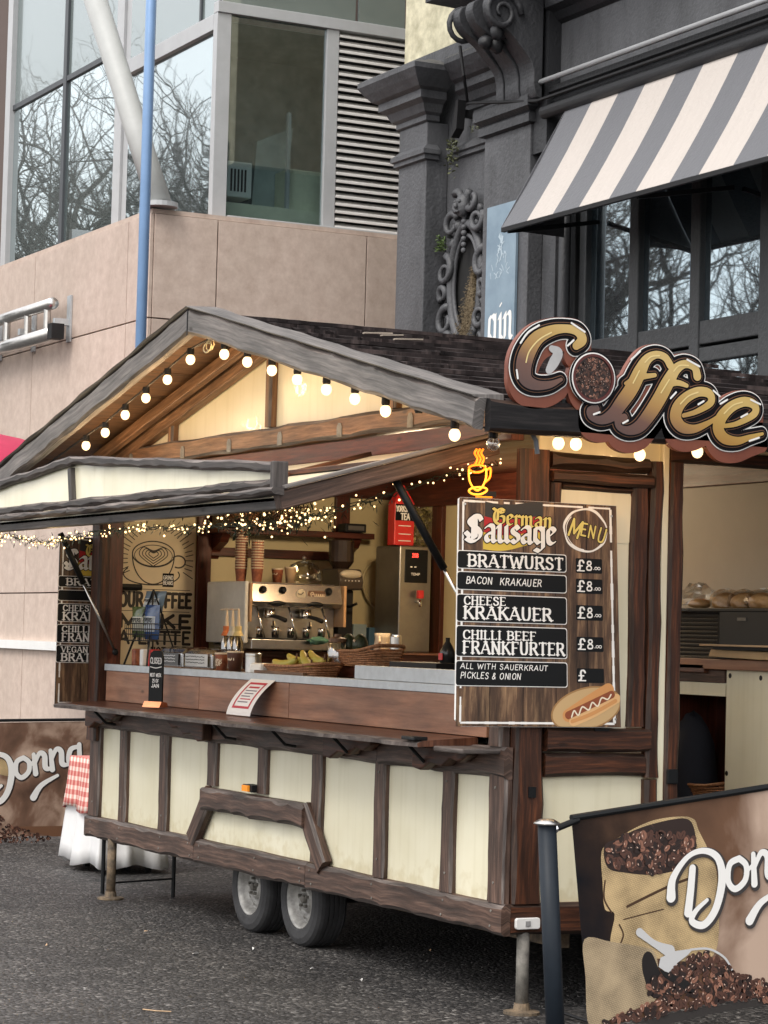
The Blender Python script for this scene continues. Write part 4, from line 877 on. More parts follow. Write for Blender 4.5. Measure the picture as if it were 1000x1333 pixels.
MB().box(xi+.58, xi+.60, .52, WD-.05, .5, 1.569).build('side_cupboard', WOOD_I, ks)
# wall shelf
sf = MB().box(xi, xi+.24, .72, 1.89, 2.39, 2.43).build('wall_shelf', WOOD_I, ks, bev=.004)
for y in (.80, 1.78): MB().prism([(xi+.0, 2.389), (xi+.2, 2.389), (xi+.16, 2.33), (xi+.04, 2.28), (xi+.0, 2.22)], y-.03, y+.03, 'y').build('shelf_support', WOOD_I, ks)
# right end wall
ER = dict(m=WOOD_R, me=WORN_D)
beam('skirt_beam', (-.001, .001, .437), (-.001, 1.62, .437), .145, .045, RT, seed=70, per=.5, amp=.01, **ER)
beam('corner_post', (-.001, .085, .51), (-.001, .085, 2.62), .165, .05, RT, seed=71, amp=.012, per=.5, **ER)
beam('post', (-.001, .765, 1.09+.0), (-.001, .765, 2.60), .075, .05, RT, seed=72, amp=.010, per=.4, **ER)
beam('post', (-.001, .765, .51), (-.001, .765, 1.08), .075, .05, RT, seed=172, amp=.010, per=.4, **ER)
beam('post', (-.001, .675, 1.33), (-.001, .675, 2.47), .10, .04, RT, seed=73, amp=.009, **ER)
beam('post', (-.001, .205, 1.33), (-.001, .205, 2.47), .065, .04, RT, seed=74, amp=.007, **ER)
beam('cross_beam', (-.001, .17, 1.267), (-.001, .745, 1.267), .115, .06, RT, seed=75, amp=.006, **ER)
beam('cross_beam', (-.001, .17, 1.15), (-.001, .725, 1.15), .11, .045, RT, seed=76, amp=.012, **ER)
beam('cross_beam', (-.001, .17, 2.50), (-.001, .73, 2.50), .06, .065, RT, seed=77, amp=.004, **ER)
beam('cross_beam', (-.001, .17, 2.575), (-.001, .72, 2.575), .08, .05, RT, seed=78, amp=.02, per=.3, **ER)
beam('window_rail', (-.001, .24, 2.455), (-.001, .625, 2.455), .03, .035, RT, seed=79, amp=.003, **ER)
MB().box(-.03, .004, .16, .74, .50, 1.10).build('cream_panel', CREAM, ks)
MB().box(-.03, .012, .235, .63, 1.32, 2.44).build('cream_panel', CREAM, ks)
MB().box(-.03, .004, .12, .8, 2.60, 2.80).build('cream_panel', CREAM, ks)
g = MB(); g.prism(rrect(None, .235, .63, 2.2, 2.44, .02), .013, .016, 'x'); g.build('panel_edge', CREAM, ks)
MB().box(-.05, .035, .796, .835, .50, 2.70).build('door_jamb', CREAM, ks, bev=.008)
MB().box(-.05, .030, .836, 1.75, 2.672, 2.70).build('door_jamb', CREAM, ks, bev=.004)
beam('door_post', (-.001, .878, .51), (-.001, .878, 2.60), .085, .05, RT, seed=80, amp=.006, **ER)
beam('door_lintel', (-.001, .836, 2.635), (-.001, 1.75, 2.635), .07, .05, RT, seed=81, amp=.004, **ER)
beam('door_post', (-.001, 1.72, .51), (-.001, 1.72, 2.60), .085, .05, RT, seed=82, amp=.006, **ER)
MB().box(-.05, 0, 1.76, WD, .5, 2.8).build('side_panel', CREAM, ks)
MB().box(.046, .062, .84, .90, 1.06, 1.13).build('door_latch', BLACK, ks, bev=.004)
g = MB(); g.box(.05, .056, .075, .115, 1.0, 1.05); g.build('post_keyhole', BLACK, ks)
MB().box(.058, .07, .42, .50, 1.31, 1.322).build('board_catch', BLACK, ks)
# marker lights
g = MB().prism(rrect(None, .02, .15, .395, .447, .012), .045, .062, 'x'); o = g.build('marker_light', WHITE, ks, bev=.003); MB().box(.0625, .066, .07, .095, .41, .433).build('lens', flat('grey_lens', (.3, .3, .3), .3), o)
o = MB().box(-2.86, -2.73, -.07, -.006, .835, .875).build('side_marker', BLACKM, ks, bev=.004); MB().box(-2.835, -2.755, -.085, -.071, .838, .872).build('amber_lens', mat('amber_lens', (.75, .25, .02), .2, emit=(1, .35, .03), es=.15), o)
# opening header and gable wall
beam('gable_beam', (-5.30, -.002, 2.83), (.02, -.002, 2.83), .122, .06, FR, m=WOOD_W, me=WORN, seed=90, per=.6, amp=.012)
for i, x in enumerate((-4.75, -3.9, -3.2, -2.5, -1.75, -.95)): MB().prism([(x-.03, 2.775), (x+.03, 2.775), (x+.03, 2.83), (x+.015, 2.85), (x-.015, 2.85), (x-.03, 2.83)], -.066, -.062, 'y').build('metal_plate', IRON, ks)
MB().box(-5.3, .0, -.03, .04, 2.66, 2.76).build('header', WOOD_I, ks, bev=.004)
SL = .2263; PX = -2.7
def rz(x): return 3.52-SL*abs(x-PX)
for a, b in ((-5.35, PX), (PX, 0.0)):
    gx = MB(); gx.prism([(a, 2.86), (b, 2.86), (b, rz(b)-.12), (a, rz(a)-.12)], 0, .03, 'y'); gx.build('gable_panel', CREAM, ks)
for i, x in enumerate((-4.16, -2.72, -1.2)): beam('gable_post', (x, -.002, 2.892), (x, -.002, rz(x)-.18), .075, .045, FR, m=WOOD_W, seed=95+i, amp=.004)
for s_, e in ((-5.25, 0), (-.12, 0)):
    MB().bar((s_, -.035, rz(s_)-.155), (PX, -.035, rz(PX)-.155), .062, .10).build('gable_rafter', WOOD_W, ks, bev=.006)
    MB().bar((s_, -.12, rz(s_)-.115), (PX, -.12, rz(PX)-.115), .05, .07).build('gable_rafter', WOOD_W, ks, bev=.006)
# roof: soffit boards, purlins, barge boards, weathered board courses
YF, YR, XE = -.5, 2.5, 3.27
for sgn in (-1, 1):
    for j in range(1, 5):
        pass
    n_ = 7
    for j in range(n_):
        a, b = j/n_*XE+.004, (j+1)/n_*XE-.004
        xa, xb = PX+sgn*a, PX+sgn*b
        g = MB(); ta, tb = 3.49-SL*a, 3.49-SL*b
        g.add([(xa, YF+.03, ta), (xb, YF+.03, tb), (xb, YR, tb), (xa, YR, ta), (xa, YF+.03, ta-.02), (xb, YF+.03, tb-.02), (xb, YR, tb-.02), (xa, YR, ta-.02)], [(0, 1, 2, 3), (7, 6, 5, 4), (0, 4, 5, 1), (1, 5, 6, 2), (2, 6, 7, 3), (3, 7, 4, 0)])
        g.build('soffit_board', SOFW, ks)
    # courses
    n_ = 15; rr = random.Random(12+sgn)
    for j in range(n_):
        a, b = j/n_*(XE+.02), (j+1.25)/n_*(XE+.02); b = min(b, XE+.03)
        cuts = sorted([YF+.1]+[rr.uniform(0, 2.1) for _ in range(2)]+[YR+.05+rr.uniform(-.03, .03)])
        for c0, c1 in zip(cuts[:-1], cuts[1:]):
            if c1-c0 < .15: continue
            z_ = rr.uniform(-.003, .006); lift = .03; xa, xb = PX+sgn*a, PX+sgn*b
            za, zb = 3.50-SL*a+.004+z_, 3.50-SL*b+lift+z_
            g = MB(); k = 14; vs = []
            for q in range(k+1):
                y = c0+.002+(c1-c0-.004)*q/k; w = rr.uniform(-.012, .012); xe = xb+sgn*w
                vs += [(xa, y, za), (xe, y, zb-abs(w)*.2), (xe, y, zb-.022), (xa, y, za-.012)]
            fs = [(4*q+e, 4*q+(e+1) % 4, 4*q+4+(e+1) % 4, 4*q+4+e) for q in range(k) for e in range(4)]+[(3, 2, 1, 0), (4*k, 4*k+1, 4*k+2, 4*k+3)]
            g.add(vs, fs, 0, [(v[1], v[0]) for v in vs]); g.build('roof_board', ROOFW, ks)
for sgn in (-1, 1):
    a, b = (PX, YF, 3.452), (PX+sgn*XE, YF, 3.452-SL*XE)
    A, B = (a, b) if sgn > 0 else (b, a)
    beam('barge_board', A, B, .145, .055, FR, m=WOOD_G, me=WORN, seed=110+sgn, per=.32, amp=.012)
    g = MB(); k = 60; vs = []; rr = random.Random(5+sgn)
    for q in range(k+1):
        t = q/k; x = PX+sgn*XE*t*1.0; e = .012*math.sin(q*.7)+.01*math.sin(q*.31+sgn); z = 3.537-SL*XE*t
        vs += [(x, YF-.07-e*.4, z-.004), (x, YF+.10+e, z+.006), (x, YF+.10+e, z-.02), (x, YF-.06-e*.4, z-.012)]
    fs = [(4*q+e, 4*q+(e+1) % 4, 4*q+4+(e+1) % 4, 4*q+4+e) for q in range(k) for e in range(4)]+[(3, 2, 1, 0), (4*k, 4*k+1, 4*k+2, 4*k+3)]
    g.add(vs, fs, 0, [(v[0], v[1]) for v in vs]); g.build('barge_cap', WOOD_G, ks)
MB().box(PX-.006, PX+.006, YF-.058, YF-.056, 3.37, 3.515).build('barge_joint', BLACK, ks)
beam('eaves_fascia', (PX+XE+.0, YF+.002, 2.705), (PX+XE+.0, YR, 2.705), .145, .05, RT, m=EAVW, me=WORN_D, seed=120, per=.7, amp=.012)
beam('eaves_fascia', (PX-XE, YR, 2.705), (PX-XE, YF+.002, 2.705), .145, .05, (-1, 0, 0), m=WOOD_D, me=WORN_D, seed=121)
g = MB(); rr = random.Random(4); g_ = []
for i in range(7):
    a = rr.uniform(.4, 3); y = rr.uniform(.0, 2.1); z = 3.50-SL*a+.042; g.bar((PX+a, y, z), (PX+a, y+rr.uniform(.08, .3), z+.01), .03, .008)
o = g.build('splintered_slivers', mat('bare_split_wood', (.32, .27, .22), .8, var=.3), ks); o['kind'] = 'stuff'
# the hatch: raised flap with its own little gable
HZ, HY, OY, OZ = 2.655, -.06, -1.165, 2.345
fl = lambda x, y, dz=0: (x, y, HZ+(y-HY)*(HZ-OZ)/(HY-OY)+dz)
for i, (a, b) in enumerate(((-5.25, -4.0), (-3.995, -2.73), (-2.725, -1.4), (-1.395, -.12))):
    g = MB(); g.add([fl(a, HY), fl(b, HY), fl(b, OY), fl(a, OY), fl(a, HY, -.02), fl(b, HY, -.02), fl(b, OY, -.02), fl(a, OY, -.02)], [(0, 1, 2, 3), (7, 6, 5, 4), (0, 4, 5, 1), (1, 5, 6, 2), (2, 6, 7, 3), (3, 7, 4, 0)]); g.build('hatch_panel', CREAM, ks)
for x, w in ((-.10, .075), (-5.27, .075)): MB().bar(fl(x, HY-.0, -.02), fl(x, OY-.01, -.02), w, .085).build('hatch_side_beam', WOOD_F, ks, bev=.008)
g = MB(); g.bar(fl(-.075, HY+.0, .038), fl(-.075, OY, .038), .06, .018); g.build('hatch_edge_strip', WOOD_G, ks, bev=.004)
for x in (-1.4, -2.73, -4.0): MB().bar(fl(x, HY, .012), fl(x, OY, .012), .06, .024).build('hatch_batten', WOOD_R, ks, bev=.004)
MB().bar(fl(-.15, -.5, .014), fl(-5.2, -.5, .014), .05, .024).build('hatch_batten', WOOD_R, ks, bev=.004)
MB().box(-5.30, -.065, OY-.0, OY+.045, 2.285, 2.345).build('hatch_fascia', WOOD_D, ks, bev=.006)
xe = -.10
def trim(a, b, w, d, y, seed, name='hatch_trim', m=WOOD_D): beam(name, a, b, w, d, FR, m=m, me=WORN, seed=seed, per=.22, amp=.012, cham=.006)
trim((-5.3, OY-.001, 2.362), (-2.70, OY-.001, 2.362), .036, .05, 0, 131); trim((-2.695, OY-.001, 2.362), (-.05, OY-.001, 2.362), .036, .065, 0, 132)
trim((-5.3, OY-.001, 2.405), (-.12, OY-.001, 2.405), .045, .03, 0, 133)
for sgn in (-1, 1):
    xx = xe if sgn > 0 else -5.3
    a, b = (PX-.05, OY-.001, 2.64), (xx, OY-.001, 2.475)
    trim(*((a, b) if sgn > 0 else (b, a)), .05, .04, 0, 135+sgn)
    MB().prism([(PX-.05, 2.42), (xx-.01*sgn, 2.42), (xx-.01*sgn, 2.47), (PX-.05, 2.63)], OY+.002, OY+.02, 'y').build('hatch_gable_panel', CREAM, ks)
MB().bar((PX-.05, OY-.012, 2.42), (PX-.09, OY-.012, 2.60), .045, .03, (0, -1, 0)).build('hatch_mullion', WOOD_D, ks, bev=.004)
MB().box(-.115, -.075, OY-.045, OY+.03, 2.36, 2.50).build('hatch_end_block', WOOD_D, ks, bev=.006)
# gas struts
for a, m_, b in (((-.13, -.60, 2.50), (-.13, -.30, 2.05), (-.13, .02, 1.56)), ((-5.20, -.36, 2.34), (-5.20, -.19, 2.02), (-5.20, .045, 1.58))):
    o = MB().tube([a, m_], .019, 10).build('gas_strut', BLACK, ks, smooth=True); MB().tube([m_, b], .009, 8).build('strut_rod', STEEL, o, smooth=True); MB().ball(b, .022, 8, 6).build('ball_joint', BLACK, o)
# wheels
wh = None
TW, TR = .17, .262
for x in (-3.18, -2.50):
    tire = MB(); yc = .14; prof = [(TR*.60, 0), (TR*.66, -.010), (TR*.82, -.014), (TR*.93, -.004), (TR*.98, .012), (TR, .03)]
    for q in range(4): y = .035+q*.028; prof += [(TR, y), (TR, y+.018), (TR-.008, y+.020), (TR-.008, y+.026)]
    prof += [(TR, .15), (TR*.93, TW), (TR*.62, TW)]
    o = tire.lathe(prof, (x, yc, TR-.003), 44, 'y', cap=False).build('wheel', RUBBER, ks, smooth=False)
    rim = MB().lathe([(0.001, .045), (.03, .045), (.032, .03), (.062, .03), (.066, .05), (.088, .055), (.098, .042), (.112, .05), (.128, .052), (.135, .02), (.150, .006), (.158, -.006), (.163, -.004), (.163, .01), (.16, .12)], (x, yc, TR-.003), 40, 'y', cap=False).build('rim', RIMM, o, smooth=True)
    gb = MB()
    for i in range(5): an = 2*math.pi*i/5+.3; gb.lathe([(.009, .03), (.009, .012), (.004, .008)], (x+.047*math.cos(an), yc, TR+.047*math.sin(an)), 6, 'y')
    for i in range(10): an = 2*math.pi*i/10; gb.ball((x+.108*math.cos(an), yc+.046, TR+.108*math.sin(an)), .013, 8, 4, (1, .25, 1))
    gb.lathe([(.022, .045), (.022, .012), (.012, .006)], (x, yc, TR-.003), 12, 'y'); gb.build('hub', IRON, o)['kind'] = 'stuff'
    MB().tube([(x, yc+.1, TR), (x, WD-.2, TR)], .03, 8).build('axle', BLACKM, ks)
for x in (-3.18, -2.50): MB().lathe([(TR*.6, -.0), (TR*.93, 0), (TR, .03), (TR, .14), (TR*.93, TW), (TR*.6, TW)], (x, WD-.3, TR-.003), 24, 'y').build('wheel', RUBBER, ks)
# jack legs
for x, y, r, m_, z in ((-4.98, -.02, .030, RUST, .40), (.01, .09, .030, IRON, .40), (-5.0, 1.9, .03, RUST, .4)):
    o = MB().tube([(x, y, .02), (x, y, z)], r, 12).build('jack_leg', m_, ks, smooth=True); MB().lathe([(.085, 0), (.085, .012), (.04, .018), (.035, .05)], (x, y, 0.001), 14).build('foot_plate', RUST, o)
for x, y in ((-5.31, .05), (-5.0, .42)): MB().tube([(x, y, .0), (x, y, .42)], .014, 8).build('steady_leg', BLACK, ks)
MB().bar((-5.01, -.02, .10), (-5.0, .42, .12), .012, .012).build('leg_brace', BLACK, ks)
MB().box(-3.9, -3.4, .5, 1.2, .26, .30).build('under_tray', BLACKM, ks)
# added fill lamp, out of view under the ceiling, brightens the inside warm white
lamp = thing('fill_lamp', (-3.3, 1.2, 2.76), 'flat warm white fill lamp added unseen inside the kiosk above the worktop', 'lamp')
MB().lathe([(.14, .03), (.15, .0), (.12, -.02)], (-3.3, 1.2, 2.765), 20).build('lamp_body', WHITE, lamp); MB().lathe([(.10, -.021), (.11, -.03), (.06, -.035)], (-3.3, 1.2, 2.765), 20).build('diffuser', glow('fill_lamp_glow', (1, .72, .38), 5), lamp)
def plight(name, loc, e, c=(1, .66, .32), r=.03, par=None):
    l = bpy.data.lights.new(name, 'POINT'); l.energy = e; l.color = c; l.shadow_soft_size = r; o = bpy.data.objects.new(name, l); COL.objects.link(o)
    if par: o.parent = par; o.location = Vector(loc)-Vector(ORG[par.name])
    else: o.location = loc
    return o
plight('fill_lamp_light', (-3.3, 1.2, 2.64), 30, (1, .76, .48), .1, lamp)

# ================================================================== FESTOON BULBS
BULB = glow('bulb_glow', (1, .72, .38), 1.25); BULB_OFF = clear('clear_bulb_glass', (.9, .88, .82), .2)
def bulb_pts(name, label, pts, cable, group=None, off=()):
    f = thing(name, cable[0], label, 'string lights'); MB().tube(cable, .006, 6).build('cable', BLACKM, f)
    for i, p in enumerate(pts):
        p = Vector(p); h = MB().lathe([(.014, .040), (.020, .038), (.021, .010), (.017, .0)], p+Vector((0, 0, .026)), 10).build('lamp_holder', BLACKM, f)
        if i in off: continue
        b = MB().ball(p, .027, 12, 8, (1, 1, 1.14)).build('bulb', BULB, f, smooth=True)
        plight('bulb_light', p, 2.6, c=(1, .62, .30), r=.038, par=f)
    return f
fp = [(112, 580), (137, 563), (163, 540), (190, 518), (218, 494), (248, 468), (292, 461), (322, 471), (354, 482), (387, 494), (425, 507), (462, 519), (502, 535), (545, 545), (592, 566)]
pts = [atY(x, y, -.42) for x, y in fp]
cab = [Vector((-5.6, -.42, rz(-5.6)-.13))]+[p+Vector((0, 0, .062)) for p in pts[:6]]+[Vector((PX, -.42, 3.36))]+[p+Vector((0, 0, .062)) for p in pts[6:]]+[Vector((.45, -.42, 2.66))]
bulb_pts('festoon_lights', 'string of round glowing bulbs along the underside of the front gable edge', pts, cab, off=(13,))
pr = [atX(x, y, .4) for x, y in ((727, 577), (750, 578), (833, 592), (908, 588))]
bulb_pts('festoon_lights', 'string of four glowing bulbs under the eaves beneath the Coffee sign', pr, [Vector((.4, -.35, 2.66))]+[p+Vector((0, 0, .062)) for p in pr]+[Vector((.4, 1.6, 2.70))])
u = thing('unlit_bulb', (.4, -.33, 2.6), 'clear unlit bulb hanging from the front corner of the roof', 'bulb'); p = atX(642, 578, .45)
MB().ball(p, .032, 12, 8).build('bulb_glass', BULB_OFF, u, smooth=True); MB().lathe([(.014, .07), (.022, .065), (.022, .02), (.016, .015)], p+Vector((0, 0, .01)), 10).build('lamp_holder', BLACKM, u); MB().tube([p+Vector((0, 0, .03)), p+Vector((0, 0, .005)), p+Vector((.008, 0, -.01))], .002, 4).build('filament', STEEL, u)
g = MB(); q = p+Vector((0, 0, .08)); g.tube([q, q+Vector((.06, .05, .03)), q+Vector((.10, .12, .0)), q+Vector((.10, .16, -.06)), q+Vector((.1, .17, -.12))], .012, 6); tag(g.build('loose_cable', mat('grey_tape', (.12, .13, .14), .6)), 'loose taped grey cable end hanging at the front roof corner', 'cable')
# fairy lights and greenery under the flap
fg = thing('fairy_light_garland', (-2.7, -1.1, 2.25), 'garland of dark greenery with tiny warm fairy lights hung under the raised hatch', 'garland')
TW_ = mat('garland_wire', (.04, .05, .03), .8, var=.4); FL = glow('fairy_glow', (1, .66, .30), 1.9); rr = random.Random(21)
path = [Vector(p) for p in ((-5.3, OY+.05, 2.27), (-4.6, OY+.05, 2.245), (-4.0, OY+.04, 2.27), (-3.4, OY+.05, 2.22), (-2.8, OY+.05, 2.24), (-2.0, OY+.04, 2.26), (-1.3, OY+.05, 2.245), (-.5, OY+.05, 2.24), (-.18, OY+.1, 2.24), (-.18, -.9, 2.29), (-.18, -.55, 2.40), (-.18, -.25, 2.50), (-.18, 0, 2.57))]
pp = [Vector(q) for q in cr(path, 22)]
g = MB(); w = MB(); lf = MB()
for s_ in range(3): w.tube([p+Vector((0, rr.uniform(-.02, .02), rr.uniform(-.025, .01))) for p in pp[::2]], .0025, 3)
for i in range(340):
    p = rr.choice(pp); dens = 1.0 if p.x < -.4 else .5
    if rr.random() > dens: continue
    q = p+Vector((rr.gauss(0, .03), rr.gauss(0, .02), rr.gauss(-.012, .018))); r = rr.choice((.004, .005, .006)); g.ball(q, r, 5, 4)
cl = [Vector((-3.55+rr.gauss(0, .28), .35+rr.gauss(0, .14), 2.40+rr.gauss(0, .05))) for _ in range(110)]   # bunch on the shelf end
for i in range(900):
    p = rr.choice(pp[:-40]); q = p+Vector((rr.gauss(0, .03), rr.gauss(0, .016), rr.gauss(-.008, .016))); d = Vector((rr.uniform(-1, 1), rr.uniform(-1, 1), rr.uniform(-1, .6))).normalized(); e = d.cross(Vector((0, 0, 1))).normalized()
    lf.add([q, q+d*.02+e*.003, q+d*.04, q+d*.02-e*.003], [(0, 1, 2, 3)])
w.build('wire', TW_, fg); o = g.build('fairy_bulbs', FL, fg); o['kind'] = 'stuff'; o = lf.build('pine_needles', TW_, fg); o['kind'] = 'stuff'
fg2 = thing('fairy_light_bunch', (-4.6, .4, 2.4), 'dense bunch of fairy lights and twigs hanging above the coffee cup stacks', 'garland')
g = MB(); lf = MB(); w = MB()
def cpt(t): # from the garland toward the shelf, seen above the cups
    return Vector((-3.0+1.3*t, -.55, 2.18+.10*t))
for i in range(95):
    px_, py_ = rr.gauss(350, 42), rr.gauss(668, 15); p = atY(px_, py_, rr.uniform(-.5, -.2))
    g.ball(p, rr.choice((.005, .006, .008)), 5, 4)
for i in range(26):
    a = atY(rr.gauss(345, 30), rr.gauss(665, 10), -.35); b = a+Vector((rr.uniform(-.3, .3), rr.uniform(-.1, .1), rr.uniform(-.08, .08))); w.tube([a, (a+b)/2+Vector((0, 0, rr.uniform(-.04, .04))), b], .004, 4)
for i in range(700):
    q = atY(rr.gauss(352, 34), rr.gauss(668, 12), rr.uniform(-.45, -.25)); d = Vector((rr.uniform(-1, 1), rr.uniform(-1, 1), rr.uniform(-1, .6))).normalized(); e = d.cross(Vector((0, 0, 1))).normalized()
    lf.add([q, q+d*.03+e*.004, q+d*.06, q+d*.03-e*.004], [(0, 1, 2, 3)])
o = g.build('fairy_bulbs', FL, fg2); o['kind'] = 'stuff'; w.build('twig', WOOD_I, fg2); o = lf.build('pine_needles', TW_, fg2); o['kind'] = 'stuff'
for x in (-4.6, -3.2, -1.9): plight('garland_light', (x, OY+.05, 2.22), 1.1, r=.1, par=fg)
plight('garland_light', (-2.9, -.35, 2.2), 2, r=.12, par=fg2)

# ================================================================== COFFEE SIGN (flat cut board with printed layers)
sg = thing('coffee_sign', (.62, .3, 2.8), 'large golden script sign reading Coffee with a bean disc, standing on the roof edge', 'sign')
SX = .62
def c5(cx, cy): p = atX(640+cx/2.7778, 400+cy/2.7778, SX); return (p.y, p.z)
KP = .00128
def stro(f, L, w): f.stroke([c5(*p) for p in L], [a*KP for a in w] if isinstance(w, (list, tuple)) else w*KP); return f
LET = Field()
stro(LET, [(300, 140), (322, 118), (305, 88), (262, 78), (212, 85), (160, 112), (124, 165), (110, 220), (120, 262), (155, 282), (205, 280), (246, 262)], [26, 34, 30, 26, 34, 46, 58, 58, 46, 32, 22, 10])
ff = Field()
stro(ff, [(640, 210), (622, 182), (590, 172), (556, 190), (530, 235), (500, 295), (465, 345), (432, 388), (392, 408), (356, 398), (350, 375), (372, 368)], [26, 24, 24, 34, 48, 50, 48, 42, 28, 20, 24, 26])
stro(ff, [(738, 250), (728, 218), (694, 206), (660, 226), (632, 272), (600, 332), (566, 386), (530, 430), (490, 446), (456, 434), (452, 410), (474, 400)], [30, 26, 26, 36, 48, 50, 48, 42, 28, 20, 24, 26])
stro(ff, [(478, 276), (520, 256), (585, 246)], [8, 18, 12]); stro(ff, [(600, 296), (660, 274), (700, 284)], [10, 18, 12])
stro(ff, [(688, 392), (735, 378), (786, 346), (782, 314), (744, 306), (700, 326), (668, 362), (660, 402), (684, 434), (728, 440), (780, 418), (812, 396)], [12, 16, 24, 30, 32, 36, 42, 44, 38, 26, 16, 10])
stro(ff, [(838, 430), (885, 420), (944, 386), (944, 354), (908, 342), (862, 360), (826, 398), (814, 440), (836, 474), (882, 484), (930, 470), (974, 458)], [12, 16, 24, 30, 32, 36, 42, 44, 38, 26, 16, 8])
LET.c += ff.c
P0 = plane_fn((SX, 0, 0), (0, 1, 0), (0, 0, 1), (1, 0, 0))
bo = c5(360, 257); BR = 84*KP
OUT = Field(); OUT.c = list(LET.c); OUT.c.append((bo[0], bo[1], bo[0], bo[1], BR-.022, BR-.022))
def goldmat():
    m, n, b = newmat('gold_print'); tc = N(n, 'ShaderNodeTexCoord'); sx = N(n, 'ShaderNodeSeparateXYZ'); n.links.new(tc.outputs['Object'], sx.inputs[0])
    a = N(n, 'ShaderNodeMath', operation='MULTIPLY_ADD'); a.inputs[1].default_value = .36; n.links.new(sx.outputs[1], a.inputs[0]); n.links.new(sx.outputs[2], a.inputs[2])
    r = N(n, 'ShaderNodeMapRange'); r.inputs[1].default_value = -.22; r.inputs[2].default_value = .20; n.links.new(a.outputs[0], r.inputs[0])
    n.links.new(ramp(n, r.outputs[0], [(0, lin((60, 28, 24))), (.32, lin((96, 56, 38))), (.55, lin((164, 122, 56))), (.8, lin((184, 150, 78))), (1, lin((202, 172, 104)))]), b.inputs['Base Color'])
    b.inputs['Roughness'].default_value = .3; b.inputs['Coat Weight'].default_value = .3; return m
GOLD = goldmat(); ORNG = mat('rust_brown_print', lin((134, 74, 52)), .5, var=.12, scale=4, c2=lin((104, 52, 38))); MAROON = flat('maroon_print', lin((84, 34, 30)), .35)
def layer(name, f, h, m, off, cell=.004, dz=0):
    g = MB(); put(g, f, plane_fn((SX, 0, dz), (0, 1, 0), (0, 0, 1), (1, 0, 0)), h, 0, off, cell); return g.build(name, m, sg)
DR = Field(); 
for t in range(4): DR.c += OUT.xf(1, 1, 0, -.016*t).c
o = layer('drop_edge', DR, .0, ORNG, .035, .006, 0); md = o.modifiers.new('thick', 'SOLIDIFY'); md.thickness = .03; md.offset = -1
layer('white_outline', OUT, .004, PRINTW, .032); layer('black_outline', OUT, .006, PRINTK, .0275)
# counters of the letters
layer('maroon_counter', ff, .008, MAROON, .012, .004)
layer('inner_white_line', LET, .010, flat('brown_line_print', lin((120, 84, 60)), .4), .0125, .0035); layer('inner_black_line', LET, .012, PRINTK, .0095, .0035)
layer('gold_letter', LET, .014, GOLD, .002, .0035)
hl = Field()
for L in ([(118, 200), (130, 160), (165, 118), (210, 92)], [(548, 200), (570, 180), (600, 176)], [(652, 232), (672, 212), (705, 212)], [(676, 350), (705, 322), (740, 308)], [(834, 385), (865, 356), (900, 344)], [(505, 275), (528, 230)], [(606, 310), (636, 262)]): stro(hl, L, 5)
layer('letter_highlight', hl, .016, flat('pale_gold_print', lin((226, 204, 140)), .3), 0, .003)
hw = Field()
for L in ([(98, 130), (125, 92), (165, 66)], [(84, 228), (88, 258)], [(282, 58), (330, 90)], [(498, 190), (530, 160)], [(700, 190), (745, 215)], [(640, 330), (660, 308)], [(795, 302), (818, 322)], [(820, 350), (845, 335)], [(930, 335), (965, 352)], [(925, 484), (960, 472)], [(290, 120), (268, 140)], [(362, 388), (384, 380)], [(468, 420), (486, 410)], [(740, 352), (760, 340)], [(895, 398), (918, 386)]): stro(hw, L, 7)
layer('white_glint', hw, .017, PRINTW, 0, .003)
cf_ = Field(); cf_.stroke([c5(*p) for p in [(215, 150), (238, 165), (222, 200), (205, 228)]], [.03, .045, .05, .035]); layer('light_counter', cf_, .0075, mat('pale_counter', lin((176, 176, 176)), .5), 0, .004)
# bean disc
def ring(name, r0, r1, h, m, th=.004):
    g = MB(); k = 48; vs = []
    for r in (r0, r1):
        for x in (h, h+th): vs += [(SX+x, bo[0]+r*math.cos(6.2832*i/k), bo[1]+r*math.sin(6.2832*i/k)) for i in range(k)]
    fs = []
    for i in range(k):
        j = (i+1) % k; fs += [(k+i, k+j, 3*k+j, 3*k+i), (i, j, 2*k+j, 2*k+i), (2*k+i, 2*k+j, 3*k+j, 3*k+i), (i, j, k+j, k+i)]
    g.add(vs, fs); return g.build(name, m, sg)
ring('disc_rim', BR-.012, BR, .018, MAROON, .006); ring('disc_white_line', BR, BR+.006, .018, PRINTW, .004); ring('disc_black_line', BR+.006, BR+.014, .018, PRINTK, .003)
BEAN = [mat('bean_dark', lin((40, 26, 22)), .45, var=.2), mat('bean_mid', lin((78, 50, 40)), .45, var=.2), mat('bean_light', lin((138, 96, 78)), .45, var=.2), flat('bean_glint', lin((214, 182, 164)), .4), flat('bean_crease', lin((30, 16, 14)), .6)]
